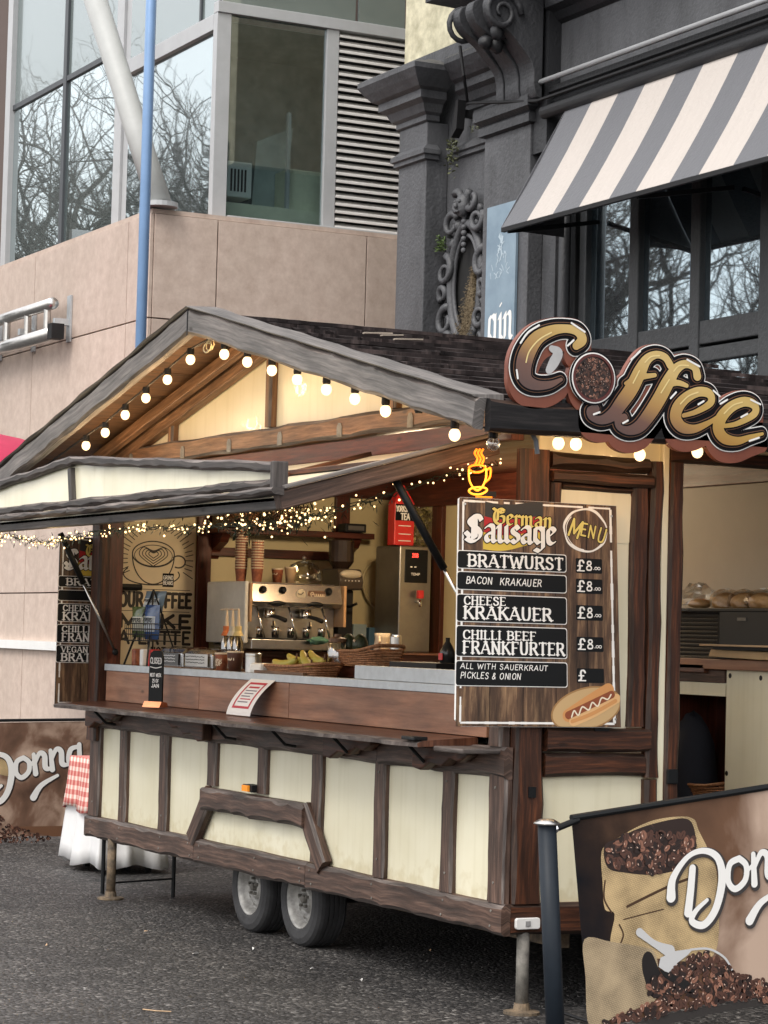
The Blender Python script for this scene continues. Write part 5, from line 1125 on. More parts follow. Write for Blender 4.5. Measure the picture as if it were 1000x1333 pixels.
def beans(inside, P, h, n, size, seed, g=None, glint=.5, box=None):
    g = g or MB(); rr = random.Random(seed); x0, x1, y0, y1 = box; i = 0; t = 0
    while i < n and t < n*20:
        t += 1; x, y = rr.uniform(x0, x1), rr.uniform(y0, y1)
        if not inside(x, y): continue
        i += 1; a = rr.uniform(0, 3.14); s_ = size*rr.uniform(.75, 1.15); b = s_*rr.uniform(.55, .75); ca, sa = math.cos(a), math.sin(a); hh = h+.00012*(i % 40)
        q = lambda u, v, e=0: P(x+u*ca-v*sa, y+u*sa+v*ca, hh+e)
        k = 9; g.add([q(s_*math.cos(6.283*j/k), b*math.sin(6.283*j/k)) for j in range(k)], [tuple(range(k))], rr.choice((0, 0, 1, 1, 1, 2)))
        g.add([q(-s_*.8, .06*b, .00005), q(0, -.12*b, .00005), q(s_*.8, .06*b, .00005), q(0, .1*b, .00005)], [(0, 1, 2, 3)], 4)
        if rr.random() < glint: g.add([q(-s_*.4, .35*b, .00006), q(s_*.2, .35*b, .00006), q(s_*.05, .68*b, .00006), q(-s_*.3, .62*b, .00006)], [(0, 1, 2, 3)], 3)
    return g
PD = plane_fn((SX, bo[0], bo[1]), (0, 1, 0), (0, 0, 1), (1, 0, 0)); g = MB(); g.add([PD(math.cos(i*.2094)*(BR-.012), math.sin(i*.2094)*(BR-.012), .018) for i in range(30)], [tuple(range(30))], 0)
beans(lambda x, y: x*x+y*y < (BR-.02)**2, PD, .0185, 420, .0085, 4, g, .35, (-BR, BR, -BR, BR)); o = g.build('coffee_beans', BEAN, sg); o['kind'] = 'stuff'
for y in (-.1, .45): MB().box(.56, SX-.031, y, y+.04, 2.72, 2.80).build('fixing_bracket', BLACK, sg)

# ================================================================== MENU BOARDS
PLANKP = wood('printed_planks', lin((30, 22, 18)), lin((92, 70, 54)), lin((176, 144, 108)), rough=.4, along=2.2, across=22, bump=0)
BOARDK = flat('chalkboard_black', (.010, .011, .012), .55, .15)
def board(thg, P, W_, H_, rows, prices, hotdog=True, menu=True):
    """P(u, v, h); board W_ x H_ metres"""
    g = MB(); n = 5; 
    quad(g, P, .001, W_-.001, .001, H_-.001, .0006, 1)
    for i in range(n): quad(g, P, W_*i/n+.001, W_*(i+1)/n-.002, 0.002, H_-.002, .001, 0)
    g.build('plank_print', [PLANKP, PRINTK], thg)
    g = MB(); rnd = random.Random(3)
    def line(x0, y0, x1, y1, w):
        k = 26
        for i in range(k):
            if rnd.random() < .06: continue
            t0, t1 = i/k, (i+1)/k; ww = w*rnd.uniform(.7, 1.1); dx, dy = (ww/2, 0) if x0 == x1 else (0, ww/2)
            a = (x0+(x1-x0)*t0, y0+(y1-y0)*t0); b = (x0+(x1-x0)*t1, y0+(y1-y0)*t1)
            g.add([P(a[0]-dx, a[1]-dy, .0016), P(b[0]-dx if dx == 0 else b[0]-dx, b[1]-dy, .0016), P(b[0]+dx, b[1]+dy, .0016), P(a[0]+dx, a[1]+dy, .0016)], [(0, 1, 2, 3)])
    line(.022, .02, .022, H_-.02, .011); line(W_-.035, .02, W_-.035, H_-.02, .014); line(.022, H_-.016, W_-.035, H_-.016, .01); line(.022, .018, W_-.035, .018, .012)
    g.build('white_border', PRINTW, thg)['kind'] = 'stuff'
    U = lambda cx: (cx-62)/800*W_; V = lambda cy: (1180-cy)/1145*H_
    # flag swash
    g = MB()
    for i, (m_, ya, yb) in enumerate(((0, 50, 125), (1, 125, 205), (2, 205, 290))):
        pt = []; k = 12; wv = lambda t: 12*math.sin(t*5)
        x0, x1 = (190, 480) if i == 0 else (186, 482) if i == 1 else (182, 478)
        for j in range(k+1): t = j/k; pt.append((U(x0+(x1-x0)*t), V(ya+wv(t))))
        for j in range(k, -1, -1): t = j/k; pt.append((U(x0+(x1-x0)*t), V(yb+wv(t)*(1 if i < 2 else 1.2)-(30*t if i == 2 else 0))))
        nn = k+1
        for j in range(k): g.add([P(*pt[j], .002), P(*pt[j+1], .002), P(*pt[2*nn-2-j], .002), P(*pt[2*nn-1-j], .002)], [(0, 1, 2, 3)], m_)
    g.build('flag_print', [flat('flag_black', (.035, .035, .035)), flat('flag_red', lin((176, 40, 44))), flat('flag_gold', lin((214, 186, 78)))], thg)
    gm = black_letter('German', .27, .03); sx = (U(528)-U(228))/gm.w
    sm = black_letter('Sausage', .30, .03); sx2 = (U(548)-U(95))/sm.w
    a_ = gm.xf(sx, V(108)-V(160), U(228), V(160), 0, -.03); b_ = sm.xf(sx2, V(168)-V(250), U(95), V(250), 0, 0)
    g = MB(); put(g, a_, P, .0028, 1, .004, .0016); put(g, b_, P, .0030, 1, .0045, .0018); put(g, a_, P, .0034, 0, 0, .0014); put(g, b_, P, .0038, 2, 0, .0016)
    g.build('title_lettering', [PRINTY, PRINTK, PRINTW], thg)
    g = MB(); T = MB(); h = .0022
    for (y0, y1, lines) in rows:
        for m_, e in ((1, 0), (0, .0035)): polyon(g, P, rrect(None, U(56)+e, U(598)-e, V(y1)+e, V(y0)-e, .012), h+(.0006 if e else 0), m_)
        for txt, x0, x1, ty0, ty1, style in lines:
            if style == 'serif': f = fit(caps(txt, **SER), U(x0), U(x1), V(ty1), V(ty0))
            else: f = fit(caps(txt, .13, .13, 0, .16, .04, seed=len(txt)), U(x0), U(x1), V(ty1), V(ty0), .12, -.01)
            put(T, f, P, h+.0016, 0, 0, .0013)
    for y0, y1, txt in prices:
        polyon(g, P, rrect(None, U(645), U(780), V(y1), V(y0), .006), h, 0)
        put(T, fit(caps('£', .17, .10, 0, .1), U(650), U(690), V(y1-10), V(y0+10)), P, h+.0016, 0, 0, .0013)
        if txt:
            put(T, fit(caps('8', .15, .15, 0, .1, .05), U(700), U(728), V(y1-14), V(y0+16)), P, h+.0016, 0, 0, .0013)
            f = Field(); f.stroke([(U(736), V(y1-20)), (U(737), V(y1-20))], .004)
            for k in range(2): f.stroke([(U(748+k*15)+.007*math.cos(a), V(y1-26)+.006*math.sin(a)) for a in np.linspace(0, 6.2, 9)], .0032)
            put(T, f, P, h+.0016, 0, 0, .0013)
    g.build('label_panels', [BOARDK, PRINTW], thg); T.build('lettering', PRINTW, thg)
    if menu:
        g = MB(); f = Field()
        f.stroke([(U(697)+.116*(1+.02*math.sin(7*a))*math.cos(a), V(170)+.099*(1+.02*math.cos(5*a))*math.sin(a)) for a in np.linspace(.2, 6.35, 34)], [.008+.006*math.sin(a*2)**2 for a in np.linspace(0, 6, 34)])
        f.stroke([(U(697)+.105*math.cos(a), V(172)+.09*math.sin(a)) for a in np.linspace(2.4, 4.6, 14)], .004); put(g, f, P, .0024, 0, 0, .0016)
        x = 0; f = Field()
        for ch, dx, dy, r, sc in (('M', 603, 195, -.28, 1.35), ('E', 668, 195, -.12, .95), ('N', 706, 205, -.12, .95), ('U', 752, 222, -.22, 1.1)):
            f.c += caps(ch, .15, .15, 0, .1).xf(.056*sc, .06*sc, U(dx), V(dy), .12, r).c
        put(g, f, P, .0026, 2, .003, .0016); put(g, f, P, .0032, 1, 0, .0014); g.build('menu_stamp', [PRINTW, PRINTY, PRINTK], thg)
    if hotdog:
        g = MB(); tan = [lin((196, 164, 118)), lin((160, 122, 78)), lin((206, 148, 92)), lin((140, 76, 48)), lin((236, 224, 200)), lin((222, 178, 124))]
        cx_, cy_ = U(690), V(1085)
        clipx = W_-.004
        def ell(rx, ry, h_, m_, dx=0, dy=0, rot=.25):
            pt = []
            for i in range(40):
                a = 6.2832*i/40; x = cx_+dx+rx*math.cos(a)*math.cos(rot)-ry*math.sin(a)*math.sin(rot); y = cy_+dy+rx*math.cos(a)*math.sin(rot)+ry*math.sin(a)*math.cos(rot); pt.append((min(clipx, x), max(.003, y)))
            polyon(g, P, pt, h_, m_)
        ell(.19, .100, .0024, 1); ell(.181, .092, .0028, 0)
        def st(L, w, h_, m_, cell=.0018): put(g, Field().stroke([(U(a), V(b)) for a, b in L], w), P, h_, m_, 0, cell, (0, clipx, .003, H_))
        st([(600, 1120), (700, 1050), (800, 985)], .06, .0032, 2); st([(625, 1150), (730, 1100), (840, 1030)], .045, .0036, 5); st([(618, 1150), (720, 1108), (835, 1042)], .018, .004, 2)
        st([(600, 1118), (700, 1068), (815, 1010)], .036, .0044, 3); st([(615, 1128), (628, 1095), (648, 1118), (668, 1075), (700, 1090), (718, 1052), (745, 1070), (765, 1028), (795, 1035), (812, 1010)], .007, .005, 4)
        g.build('hot_dog_print', [flat('print_tone_%s' % n_, c) for n_, c in zip(('board', 'board_rim', 'bun', 'sausage', 'sauce', 'bun_light'), tan)], thg)
mb = thing('menu_board', (.08, -.3, 1.32), 'wood effect German Sausage menu board with prices on the kiosk corner', 'menu board')
W1, H1 = .850, 1.045
def PM(u, v, h=0): return Vector((.092+h, -.352+.010*(1-v/H1)+u*(1.0+.05*(1-v/H1)), 1.328+v+.0*u))
g = MB(); A = [PM(*q) for q in ((0, .03), (.03, 0), (W1, 0), (W1, H1), (.01, H1), (0, H1-.01))]; g.prism([(p.y, p.z) for p in A], .079, .092, 'x'); g.build('board_panel', PRINTW, mb)
ROWS = [(300, 392, [('BRATWURST', 108, 580, 320, 378, 'serif')]), (405, 498, [('BACON  KRAKAUER', 98, 470, 430, 464, 'hand')]), (518, 658, [('CHEESE', 92, 293, 530, 570, 'serif'), ('KRAKAUER', 92, 520, 580, 640, 'serif')]),
        (675, 832, [('CHILLI BEEF', 90, 442, 700, 742, 'serif'), ('FRANKFURTER', 90, 582, 754, 814, 'serif')]), (850, 978, [('ALL WITH SAUERKRAUT', 78, 500, 864, 890, 'hand'), ('PICKLES & ONION', 78, 368, 908, 938, 'hand')])]
PRI = [(315, 390, 1), (420, 495, 1), (555, 632, 1), (717, 792, 1), (878, 952, 0)]
board(mb, PM, W1, H1, ROWS, PRI)
for u, v in ((.03, H1-.03), (W1-.03, .04), (W1-.03, H1-.05)): MB().lathe([(.006, 0), (.005, .003)], PM(u, v, .002), 8, 'x').build('screw', STEEL, mb)
mb2 = thing('menu_board', (-5.47, -.3, 1.25), 'dark German Sausage menu board hanging left of the hatch, partly behind the post', 'menu board')
def PM2(u, v, h=0): return Vector((-5.466+h, -.262+u, 1.22+v))
MB().box(-5.48, -5.466, -.262, .42, 1.22, 2.33).build('board_panel', PRINTK, mb2)
board(mb2, PM2, .86, 1.11, [(300, 378, [('BRATWURST', 108, 580, 318, 362, 'serif')]), (395, 470, []), (488, 612, [('CHEESE', 92, 293, 500, 538, 'serif'), ('KRAKAUER', 92, 520, 548, 600, 'serif')]), (630, 755, [('CHILLI BEEF', 90, 442, 642, 680, 'serif'), ('FRANKFURTER', 90, 582, 690, 742, 'serif')]), (770, 890, [('VEGAN', 90, 260, 782, 818, 'serif'), ('BRATWURST', 90, 540, 828, 878, 'serif')])], [], hotdog=False, menu=False)

# neon cup
ne = thing('neon_cup_sign', (.1, -.2, 2.4), 'glowing orange neon sign of a steaming coffee cup above the menu board', 'neon sign')
NEO = glow('neon_orange', (1, .20, .01), .9); NEY = glow('neon_yellow', (1, .36, .03), .95)
def c4(x, y): p = atX(350+x/2.857, 380+y/2.857, .06); return p
def neon(L, closed=False, m=NEO, r=.005, nm='neon_tube'): MB().tube([Vector(q) for q in cr([tuple(c4(*p)) for p in L], 6, closed)], r, 6, closed=closed).build(nm, m, ne, smooth=True)
neon([(744, 655), (760, 645), (785, 644), (806, 652), (790, 668), (760, 670)], True); neon([(744, 660), (746, 700), (762, 730), (778, 738), (796, 722), (808, 690), (808, 655)], m=NEY)
neon([(808, 665), (824, 655), (822, 690), (800, 712)]); neon([(744, 740), (762, 728), (800, 728), (812, 738), (790, 752), (760, 752)], True, NEY)
for dx in (0, 12, 24): neon([(768+dx, 640), (776+dx, 620), (766+dx, 600), (774+dx, 584)], m=NEO, r=.005)
neon([(770, 762), (830, 764)], m=NEO, r=.004); MB().box(.03, .045, -.27, -.13, 2.385, 2.41).build('base_bar', BLACK, ne)
plight('neon_light', (.12, -.2, 2.5), .5, (1, .45, .1), .04, ne)

# ================================================================== CAFE BARRIERS
def banner_mat(name, y0, y1, dark_left):
    m, n, b = newmat(name); tc = N(n, 'ShaderNodeTexCoord'); sx = N(n, 'ShaderNodeSeparateXYZ'); n.links.new(tc.outputs['Object'], sx.inputs[0])
    z = N(n, 'ShaderNodeTexNoise'); z.inputs['Scale'].default_value = 3.2; z.inputs['Detail'].default_value = 5; z.inputs['Distortion'].default_value = .4; n.links.new(tc.outputs['Object'], z.inputs['Vector'])
    r = N(n, 'ShaderNodeMapRange'); r.inputs[1].default_value = y0; r.inputs[2].default_value = y1; n.links.new(sx.outputs[1], r.inputs[0])
    a = N(n, 'ShaderNodeMath', operation='MULTIPLY_ADD'); a.inputs[1].default_value = .85; n.links.new(z.outputs[0], a.inputs[0])
    if dark_left: n.links.new(r.outputs[0], a.inputs[2])
    else: a.inputs[2].default_value = .42
    st = [(.36, lin((26, 28, 34))), (.7, lin((62, 48, 42))), (1.0, lin((118, 88, 72)))] if dark_left else [(.60, lin((62, 46, 38))), (.80, lin((120, 92, 76))), (.95, lin((196, 170, 150))), (1, lin((216, 198, 182)))]
    if dark_left: s2 = N(n, 'ShaderNodeMath', operation='MULTIPLY'); s2.inputs[1].default_value = .62; n.links.new(a.outputs[0], s2.inputs[0]); src = s2.outputs[0]; st = [(.30, lin((12, 15, 22))), (.44, lin((44, 33, 28))), (.68, lin((108, 80, 62))), (.86, lin((188, 164, 146)))]
    else: src = a.outputs[0]
    n.links.new(ramp(n, src, st), b.inputs['Base Color']); b.inputs['Roughness'].default_value = .6; b.inputs['Specular IOR Level'].default_value = .15; return m
def burlap(name, c):
    m, n, b = newmat(name); tc = N(n, 'ShaderNodeTexCoord'); cols = []
    for rot in (.35, 1.92):
        mp = N(n, 'ShaderNodeMapping'); mp.inputs['Rotation'].default_value = (rot, 0, 0); n.links.new(tc.outputs['Object'], mp.inputs['Vector'])
        w = N(n, 'ShaderNodeTexWave'); w.bands_direction = 'Z'; w.inputs['Scale'].default_value = 42; w.inputs['Distortion'].default_value = 2.2; w.inputs['Detail'].default_value = 2; w.inputs['Detail Scale'].default_value = 1.5; n.links.new(mp.outputs[0], w.inputs['Vector']); cols.append(w.outputs['Fac'])
    a = N(n, 'ShaderNodeMath', operation='MULTIPLY'); n.links.new(cols[0], a.inputs[0]); n.links.new(cols[1], a.inputs[1])
    z = N(n, 'ShaderNodeTexNoise'); z.inputs['Scale'].default_value = 7; z.inputs['Detail'].default_value = 5; n.links.new(tc.outputs['Object'], z.inputs['Vector'])
    ad = N(n, 'ShaderNodeMath', operation='MULTIPLY_ADD'); ad.inputs[1].default_value = .45; n.links.new(a.outputs[0], ad.inputs[0]); n.links.new(z.outputs[0], ad.inputs[2])
    n.links.new(ramp(n, ad.outputs[0], [(.3, tuple(v*.45 for v in c)), (.58, c), (.9, tuple(min(1, v*1.5) for v in c))]), b.inputs['Base Color']); b.inputs['Roughness'].default_value = .5; return m
BURL = burlap('burlap_print', lin((176, 152, 112))); BURL2 = burlap('burlap_print_grey', lin((158, 140, 112)))
DON = Field()
for L, w in (([(.05, .45), (.10, .70), (.34, .95), (.59, 1.0), (.79, .88), (.84, .60), (.72, .22), (.52, .02), (.34, .09), (.41, .22), (.59, .34)], [.14, .10, .07, .08, .10, .12, .11, .10, .09, .07, .05]), ([(.40, .79), (.35, .5), (.29, .21)], [.10, .11, .12]),
             ([(1.12, .83), (.97, .77), (.93, .55), (1.03, .43), (1.19, .53), (1.22, .72), (1.12, .83)], .085), ([(1.2, .62), (1.3, .7)], .05), ([(1.34, .86), (1.33, .46)], [.07, .10]), ([(1.34, .66), (1.46, .86), (1.56, .80), (1.55, .55), (1.66, .50)], [.05, .08, .10, .10, .05]),
             ([(1.70, .88), (1.69, .48)], [.07, .10]), ([(1.70, .68), (1.82, .88), (1.92, .82), (1.91, .57), (2.02, .52)], [.05, .08, .10, .10, .05]), ([(2.26, .86), (2.12, .82), (2.06, .60), (2.16, .48), (2.28, .62)], [.07, .09, .10, .08, .06]), ([(2.32, .9), (2.30, .56), (2.42, .50)], [.08, .09, .05]),
             ([(1.22, -.02), (1.42, .20), (1.78, .34)], [.13, .09, .05])): DON.stroke(L, w)
b1 = thing('cafe_barrier', (1.67, -.74, 0), 'cafe barrier banner with a burlap sack of coffee beans beside the kiosk door', 'barrier')
XB1 = 1.67
def c6(cx, cy): p = atX(660+cx/2.941, 1000+cy/2.941, XB1); return (p.y, p.z)
PB = plane_fn((XB1, 0, 0), (0, 1, 0), (0, 0, 1), (1, 0, 0))
# canvas edge corners (left edge leans with the post)
tl_, bl_ = c6(248, 180), c6(318, 1000); sl = (c6(1000, 62)[1]-tl_[1])/(c6(1000, 62)[0]-tl_[0]); y1 = 1.35
tr_ = (y1, tl_[1]+sl*(y1-tl_[0])); br_ = (y1+.08, bl_[1]+.14*(y1-bl_[0]))
g = MB(); g.prism([tl_, tr_, br_, bl_], XB1-.004, XB1, 'x'); g.build('banner_canvas', banner_mat('banner_print', -.15, 1.1, True), b1)
def pm(name, L, h, m, smooth=True):
    q = [tuple(map(float, a)) for a in cr([c6(*p) for p in L], 5, True)] if smooth else [c6(*p) for p in L]
    g = MB(); polyon(g, PB, q, h); return g.build(name, m, b1)
SACK = [(362, 320), (400, 285), (470, 240), (560, 200), (660, 185), (715, 195), (735, 240), (775, 320), (800, 380), (810, 500), (800, 700), (700, 740), (520, 720), (400, 690), (412, 560), (375, 540), (366, 440)]
pm('printed_sack', SACK, .001, BURL)
pm('printed_sack_opening', [(372, 300), (420, 270), (520, 225), (640, 195), (700, 200), (722, 260), (718, 330), (660, 385), (560, 408), (450, 400), (385, 380)], .0014, flat('sack_inside_print', lin((44, 30, 26)), .5))
poly_in = lambda L: (lambda x, y: sum(((L[i][1] > y) != (L[i-1][1] > y)) and (x < (L[i-1][0]-L[i][0])*(y-L[i][1])/(L[i-1][1]-L[i][1])+L[i][0]) for i in range(len(L))) % 2 == 1)
def beanarea(name, L, n, h, seed, size=.010):
    Q = [c6(*p) for p in L]; bx_ = (min(q[0] for q in Q), max(q[0] for q in Q), min(q[1] for q in Q), max(q[1] for q in Q)); o = beans(poly_in(Q), PB, h, n, size, seed, None, .6, bx_).build(name, BEAN, b1); o['kind'] = 'stuff'
beanarea('printed_beans', [(380, 300), (430, 268), (540, 232), (640, 245), (715, 262), (722, 325), (660, 380), (560, 402), (450, 392), (386, 365)], 230, .0018, 1, .0185)
fs_ = Field()
for L, w in (([(460, 530), (540, 490), (620, 452), (690, 425)], 9), ([(375, 430), (372, 500), (400, 552)], 6), ([(430, 600), (445, 640), (425, 690)], 6), ([(445, 580), (520, 560), (600, 540)], 4)): fs_.stroke([c6(*p) for p in L], w*.0012)
g = MB(); put(g, fs_, PB, .0016, 0, 0, .003); g.build('printed_sack_folds', flat('fold_print', lin((70, 48, 30))), b1)
bl2 = lambda cy: c6(*(0, 0)) 
pm('printed_small_sack', [(296, 655), (400, 665), (520, 685), (560, 700), (578, 760), (572, 880), (500, 920), (400, 960), (315, 990), (300, 800)], .0022, BURL2)
pm('printed_sack_mouth', [(530, 705), (556, 712), (590, 790), (640, 850), (560, 880), (524, 800), (516, 740)], .0026, flat('mouth_print', lin((24, 18, 18))))
beanarea('printed_beans', [(520, 810), (600, 790), (700, 720), (760, 705), (830, 745), (880, 790), (1000, 830), (1100, 880), (1100, 900), (900, 880), (700, 920), (520, 960), (330, 985), (420, 950), (560, 900)], 440, .0030, 2, .0175)
beanarea('printed_beans', [(880, 792), (1000, 812), (1300, 780), (1700, 700), (1700, 760), (1300, 850), (1000, 880), (860, 890)], 300, .0030, 5, .0175)
scoop = Field().stroke([c6(*p) for p in [(505, 628), (560, 670), (620, 700)]], [.034, .026, .05]); g = MB(); put(g, scoop, PB, .0056, 0, 0, .003)
polyon(g, PB, [c6(*p) for p in [(578, 760), (585, 725), (640, 700), (712, 690), (688, 716), (650, 745), (632, 778), (620, 790)]], .0058, 0); put(g, Field().stroke([c6(*p) for p in [(700, 694), (770, 692), (830, 725), (862, 778)]], .009), PB, .0060, 0, 0, .003); polyon(g, PB, [c6(*p) for p in [(580, 770), (625, 785), (690, 815), (728, 860), (690, 855), (600, 800)]], .0062, 1)
g.build('printed_scoop', [flat('scoop_print', lin((196, 196, 196)), .3), flat('scoop_shadow_print', lin((20, 18, 18)))], b1)
g = MB(); polyon(g, PB, [c6(*p) for p in [(500, 975), (640, 935), (760, 915), (1000, 880), (1000, 905), (760, 945), (600, 985)]], .0024, 0); g.build('printed_table_edge', flat('dark_slate_print', lin((50, 46, 44))), b1)
k_ = c6(870, 450); d0 = c6(620, 625); un = (c6(620, 625)[1]-c6(620, 335)[1])*-1
D1 = DON.xf(un*1.06, un, d0[0], d0[1], 0, .10)
g = MB(); put(g, D1.xf(1, 1, .006, -.006), PB, .0066, 1, .008, .0035, (tl_[0]+.02, y1-.02, 0, 2)); put(g, D1, PB, .0076, 0, 0, .003, (tl_[0]+.02, y1-.02, 0, 2)); g.build('script_lettering', [PRINTW, flat('letter_shadow_print', lin((58, 54, 54)))], b1)
pt_ = atX(712, 1072, XB1+.02); ptb = pt_+Vector((0, .075, -pt_.z))
NAVY = mat('dark_navy_powder_coat', (.012, .017, .024), .5, var=.2, spec=.25)
def post(par, top, bot):
    MB().tube([bot+Vector((0, 0, .02)), top], .037, 16).build('post', NAVY, par, smooth=True)
    MB().lathe([(.0, .018), (.03, .016), (.05, .004), (.052, -.002), (.036, -.006), (.034, -.012)][::-1], top, 24).build('post_cap', STEEL if par else STEEL, par, smooth=True)
    MB().lathe([(.20, 0), (.20, .01), (.06, .03), (.04, .035)], (bot.x, bot.y, .001), 24).build('base', NAVY, par)
post(b1, pt_, ptb); a = pt_+Vector((0, 0, -.035))
MB().tube([a, Vector((XB1, tl_[0]+.03, tl_[1]-.018))], .013, 10).build('cross_bar', BLACK, b1); MB().tube([a, a+(Vector((XB1, tl_[0], tl_[1]-.018))-a)*.35], .019, 10).build('bar_clip', CHROME, b1)
MB().tube([Vector((XB1-.003, tl_[0]+.0, tl_[1]-.012)), Vector((XB1-.003, y1, tr_[1]-.012))], .014, 8).build('top_rail', BLACK, b1)
post(b1, Vector((XB1+.02, y1+.08, tr_[1])), Vector((XB1+.02, y1+.12, 0)))
# far barrier
b2 = thing('cafe_barrier', (-9.0, .9, 0), 'brown coffee print barrier banner reading Donna on the far side of the kiosk', 'barrier')
XB2 = -9.0; PB2 = plane_fn((XB2, 0, 0), (0, 1, 0), (0, 0, 1), (1, 0, 0))
MB().prism([(-.9, .93), (1.75, .985), (1.75, .06), (-.9, .04)], XB2-.004, XB2, 'x').build('banner_canvas', banner_mat('banner_print_far', 0, 1, False), b2)
def c3(cx, cy): p = atX(cx/2.778, 900+cy/2.778, XB2); return (p.y, p.z)
d0 = c3(-90, 410); un = (c3(0, 230)[1]-c3(0, 402)[1])
D2 = DON.xf(un*1.06, un*1.02, d0[0], d0[1]-.02, 0, .17); g = MB(); put(g, D2.xf(1, 1, .006, -.006), PB2, .001, 1, .010, .006, (-.85, 1.7, 0, 2)); put(g, D2, PB2, .002, 0, .003, .005, (-.85, 1.7, 0, 2)); g.build('script_lettering', [PRINTW, flat('letter_shadow_print_far', lin((48, 36, 32)))], b2)
Q = [c3(*p) for p in [(-300, 380), (-100, 400), (0, 450), (60, 490), (185, 530), (150, 545), (0, 552), (-300, 552)]]; o = beans(poly_in(Q), PB2, .0012, 700, .014, 8, None, .6, (min(q[0] for q in Q), max(q[0] for q in Q), min(q[1] for q in Q), max(q[1] for q in Q))).build('printed_beans', BEAN, b2); o['kind'] = 'stuff'
g = MB(); polyon(g, PB2, [c3(*p) for p in [(20, 490), (340, 485), (340, 522), (190, 525), (60, 500)]], .0008); g.build('printed_table_edge', flat('wood_table_print', lin((112, 78, 56))), b2)
f = Field().stroke([c3(*p) for p in [(-60, 300), (-10, 270), (30, 275)]], .14); g = MB(); put(g, f, PB2, .0006, 0, 0, .01); g.build('printed_sack', BURL, b2)
for y in (-1.0, 1.85): post(b2, Vector((XB2+.02, y, 1.0)), Vector((XB2+.02, y, 0)))
MB().tube([(XB2, -1.0, .95), (XB2, 1.85, 1.0)], .012, 8).build('top_rail', BLACK, b2)

# cloth covered table left of the trailer
ct = thing('cloth_table', (-7.2, .9, 0), 'table with a long white cloth and red gingham topper beyond the left end', 'table')
def cloth(name, x0, x1, y0, y1, zt, zb, fl_, m, seed, amp=.03, waves=9):
    g = MB(); k = 72; rows = 7; vs = []; rr = random.Random(seed); ph = rr.random()*6
    per = []
    for i in range(k):
        t = i/k*4; s_ = int(t); u = t-s_
        per.append([(x0+(x1-x0)*u, y0), (x1, y0+(y1-y0)*u), (x1-(x1-x0)*u, y1), (x0, y1-(y1-y0)*u)][s_])
    cx_, cy_ = (x0+x1)/2, (y0+y1)/2
    for r in range(rows+1):
        t = r/rows
        for i, (x, y) in enumerate(per):
            d = Vector((x-cx_, y-cy_, 0)).normalized(); o_ = (fl_*t+amp*t*math.sin(i/k*6.283*waves+ph)+amp*.4*t*math.sin(i/k*6.283*waves*2.3+ph))
            vs.append((x+d.x*o_, y+d.y*o_, zt+(zb-zt)*t+.02*t*math.sin(i*.5+ph)))
    fs = [(r*k+i, r*k+(i+1) % k, (r+1)*k+(i+1) % k, (r+1)*k+i) for r in range(rows) for i in range(k)]; fs.append(tuple(range(k-1, -1, -1)))
    g.add(vs, fs); o = g.build(name, m, ct, smooth=True); md = o.modifiers.new('thick', 'SOLIDIFY'); md.thickness = .004; return o
def gingham():
    m, n, b = newmat('gingham_cloth'); tc = N(n, 'ShaderNodeTexCoord'); sx = N(n, 'ShaderNodeSeparateXYZ'); n.links.new(tc.outputs['Object'], sx.inputs[0]); prev = None
    xy = N(n, 'ShaderNodeMath', operation='ADD'); n.links.new(sx.outputs[0], xy.inputs[0]); n.links.new(sx.outputs[1], xy.inputs[1])
    outs = []
    for src in (xy.outputs[0], sx.outputs[2]):
        q = N(n, 'ShaderNodeMath', operation='MULTIPLY'); q.inputs[1].default_value = 95; n.links.new(src, q.inputs[0]); s_ = N(n, 'ShaderNodeMath', operation='SINE'); n.links.new(q.outputs[0], s_.inputs[0]); c_ = N(n, 'ShaderNodeMath', operation='GREATER_THAN'); c_.inputs[1].default_value = -.15; n.links.new(s_.outputs[0], c_.inputs[0]); outs.append(c_.outputs[0])
    a = N(n, 'ShaderNodeMath', operation='ADD'); n.links.new(outs[0], a.inputs[0]); n.links.new(outs[1], a.inputs[1]); d = N(n, 'ShaderNodeMath', operation='MULTIPLY'); d.inputs[1].default_value = .5; n.links.new(a.outputs[0], d.inputs[0])
    n.links.new(ramp(n, d.outputs[0], [(0, lin((222, 208, 196))), (.5, lin((208, 150, 140))), (1, lin((184, 92, 86)))]), b.inputs['Base Color']); b.inputs['Roughness'].default_value = .85; return m
cloth('white_cloth', -7.15, -6.5, .50, .95, .79, .05, .08, mat('white_tablecloth', (.72, .72, .72), .8, var=.04), 1, .03)
cloth('gingham_topper', -7.17, -6.48, .48, .97, .80, .43, .055, gingham(), 2, .02)
MB().box(-7.13, -6.52, .54, .92, .74, .785).build('table_top', CARD, ct)
for x in (-7.08, -6.58):
    for y in (.6, .88): MB().box(x-.02, x+.02, y-.02, y+.02, 0, .739).build('leg', BLACKM, ct)

# ================================================================== THINGS ON THE SHELF AND COUNTERS
ZC, ZS, ZR = 1.497, 1.616, 1.626
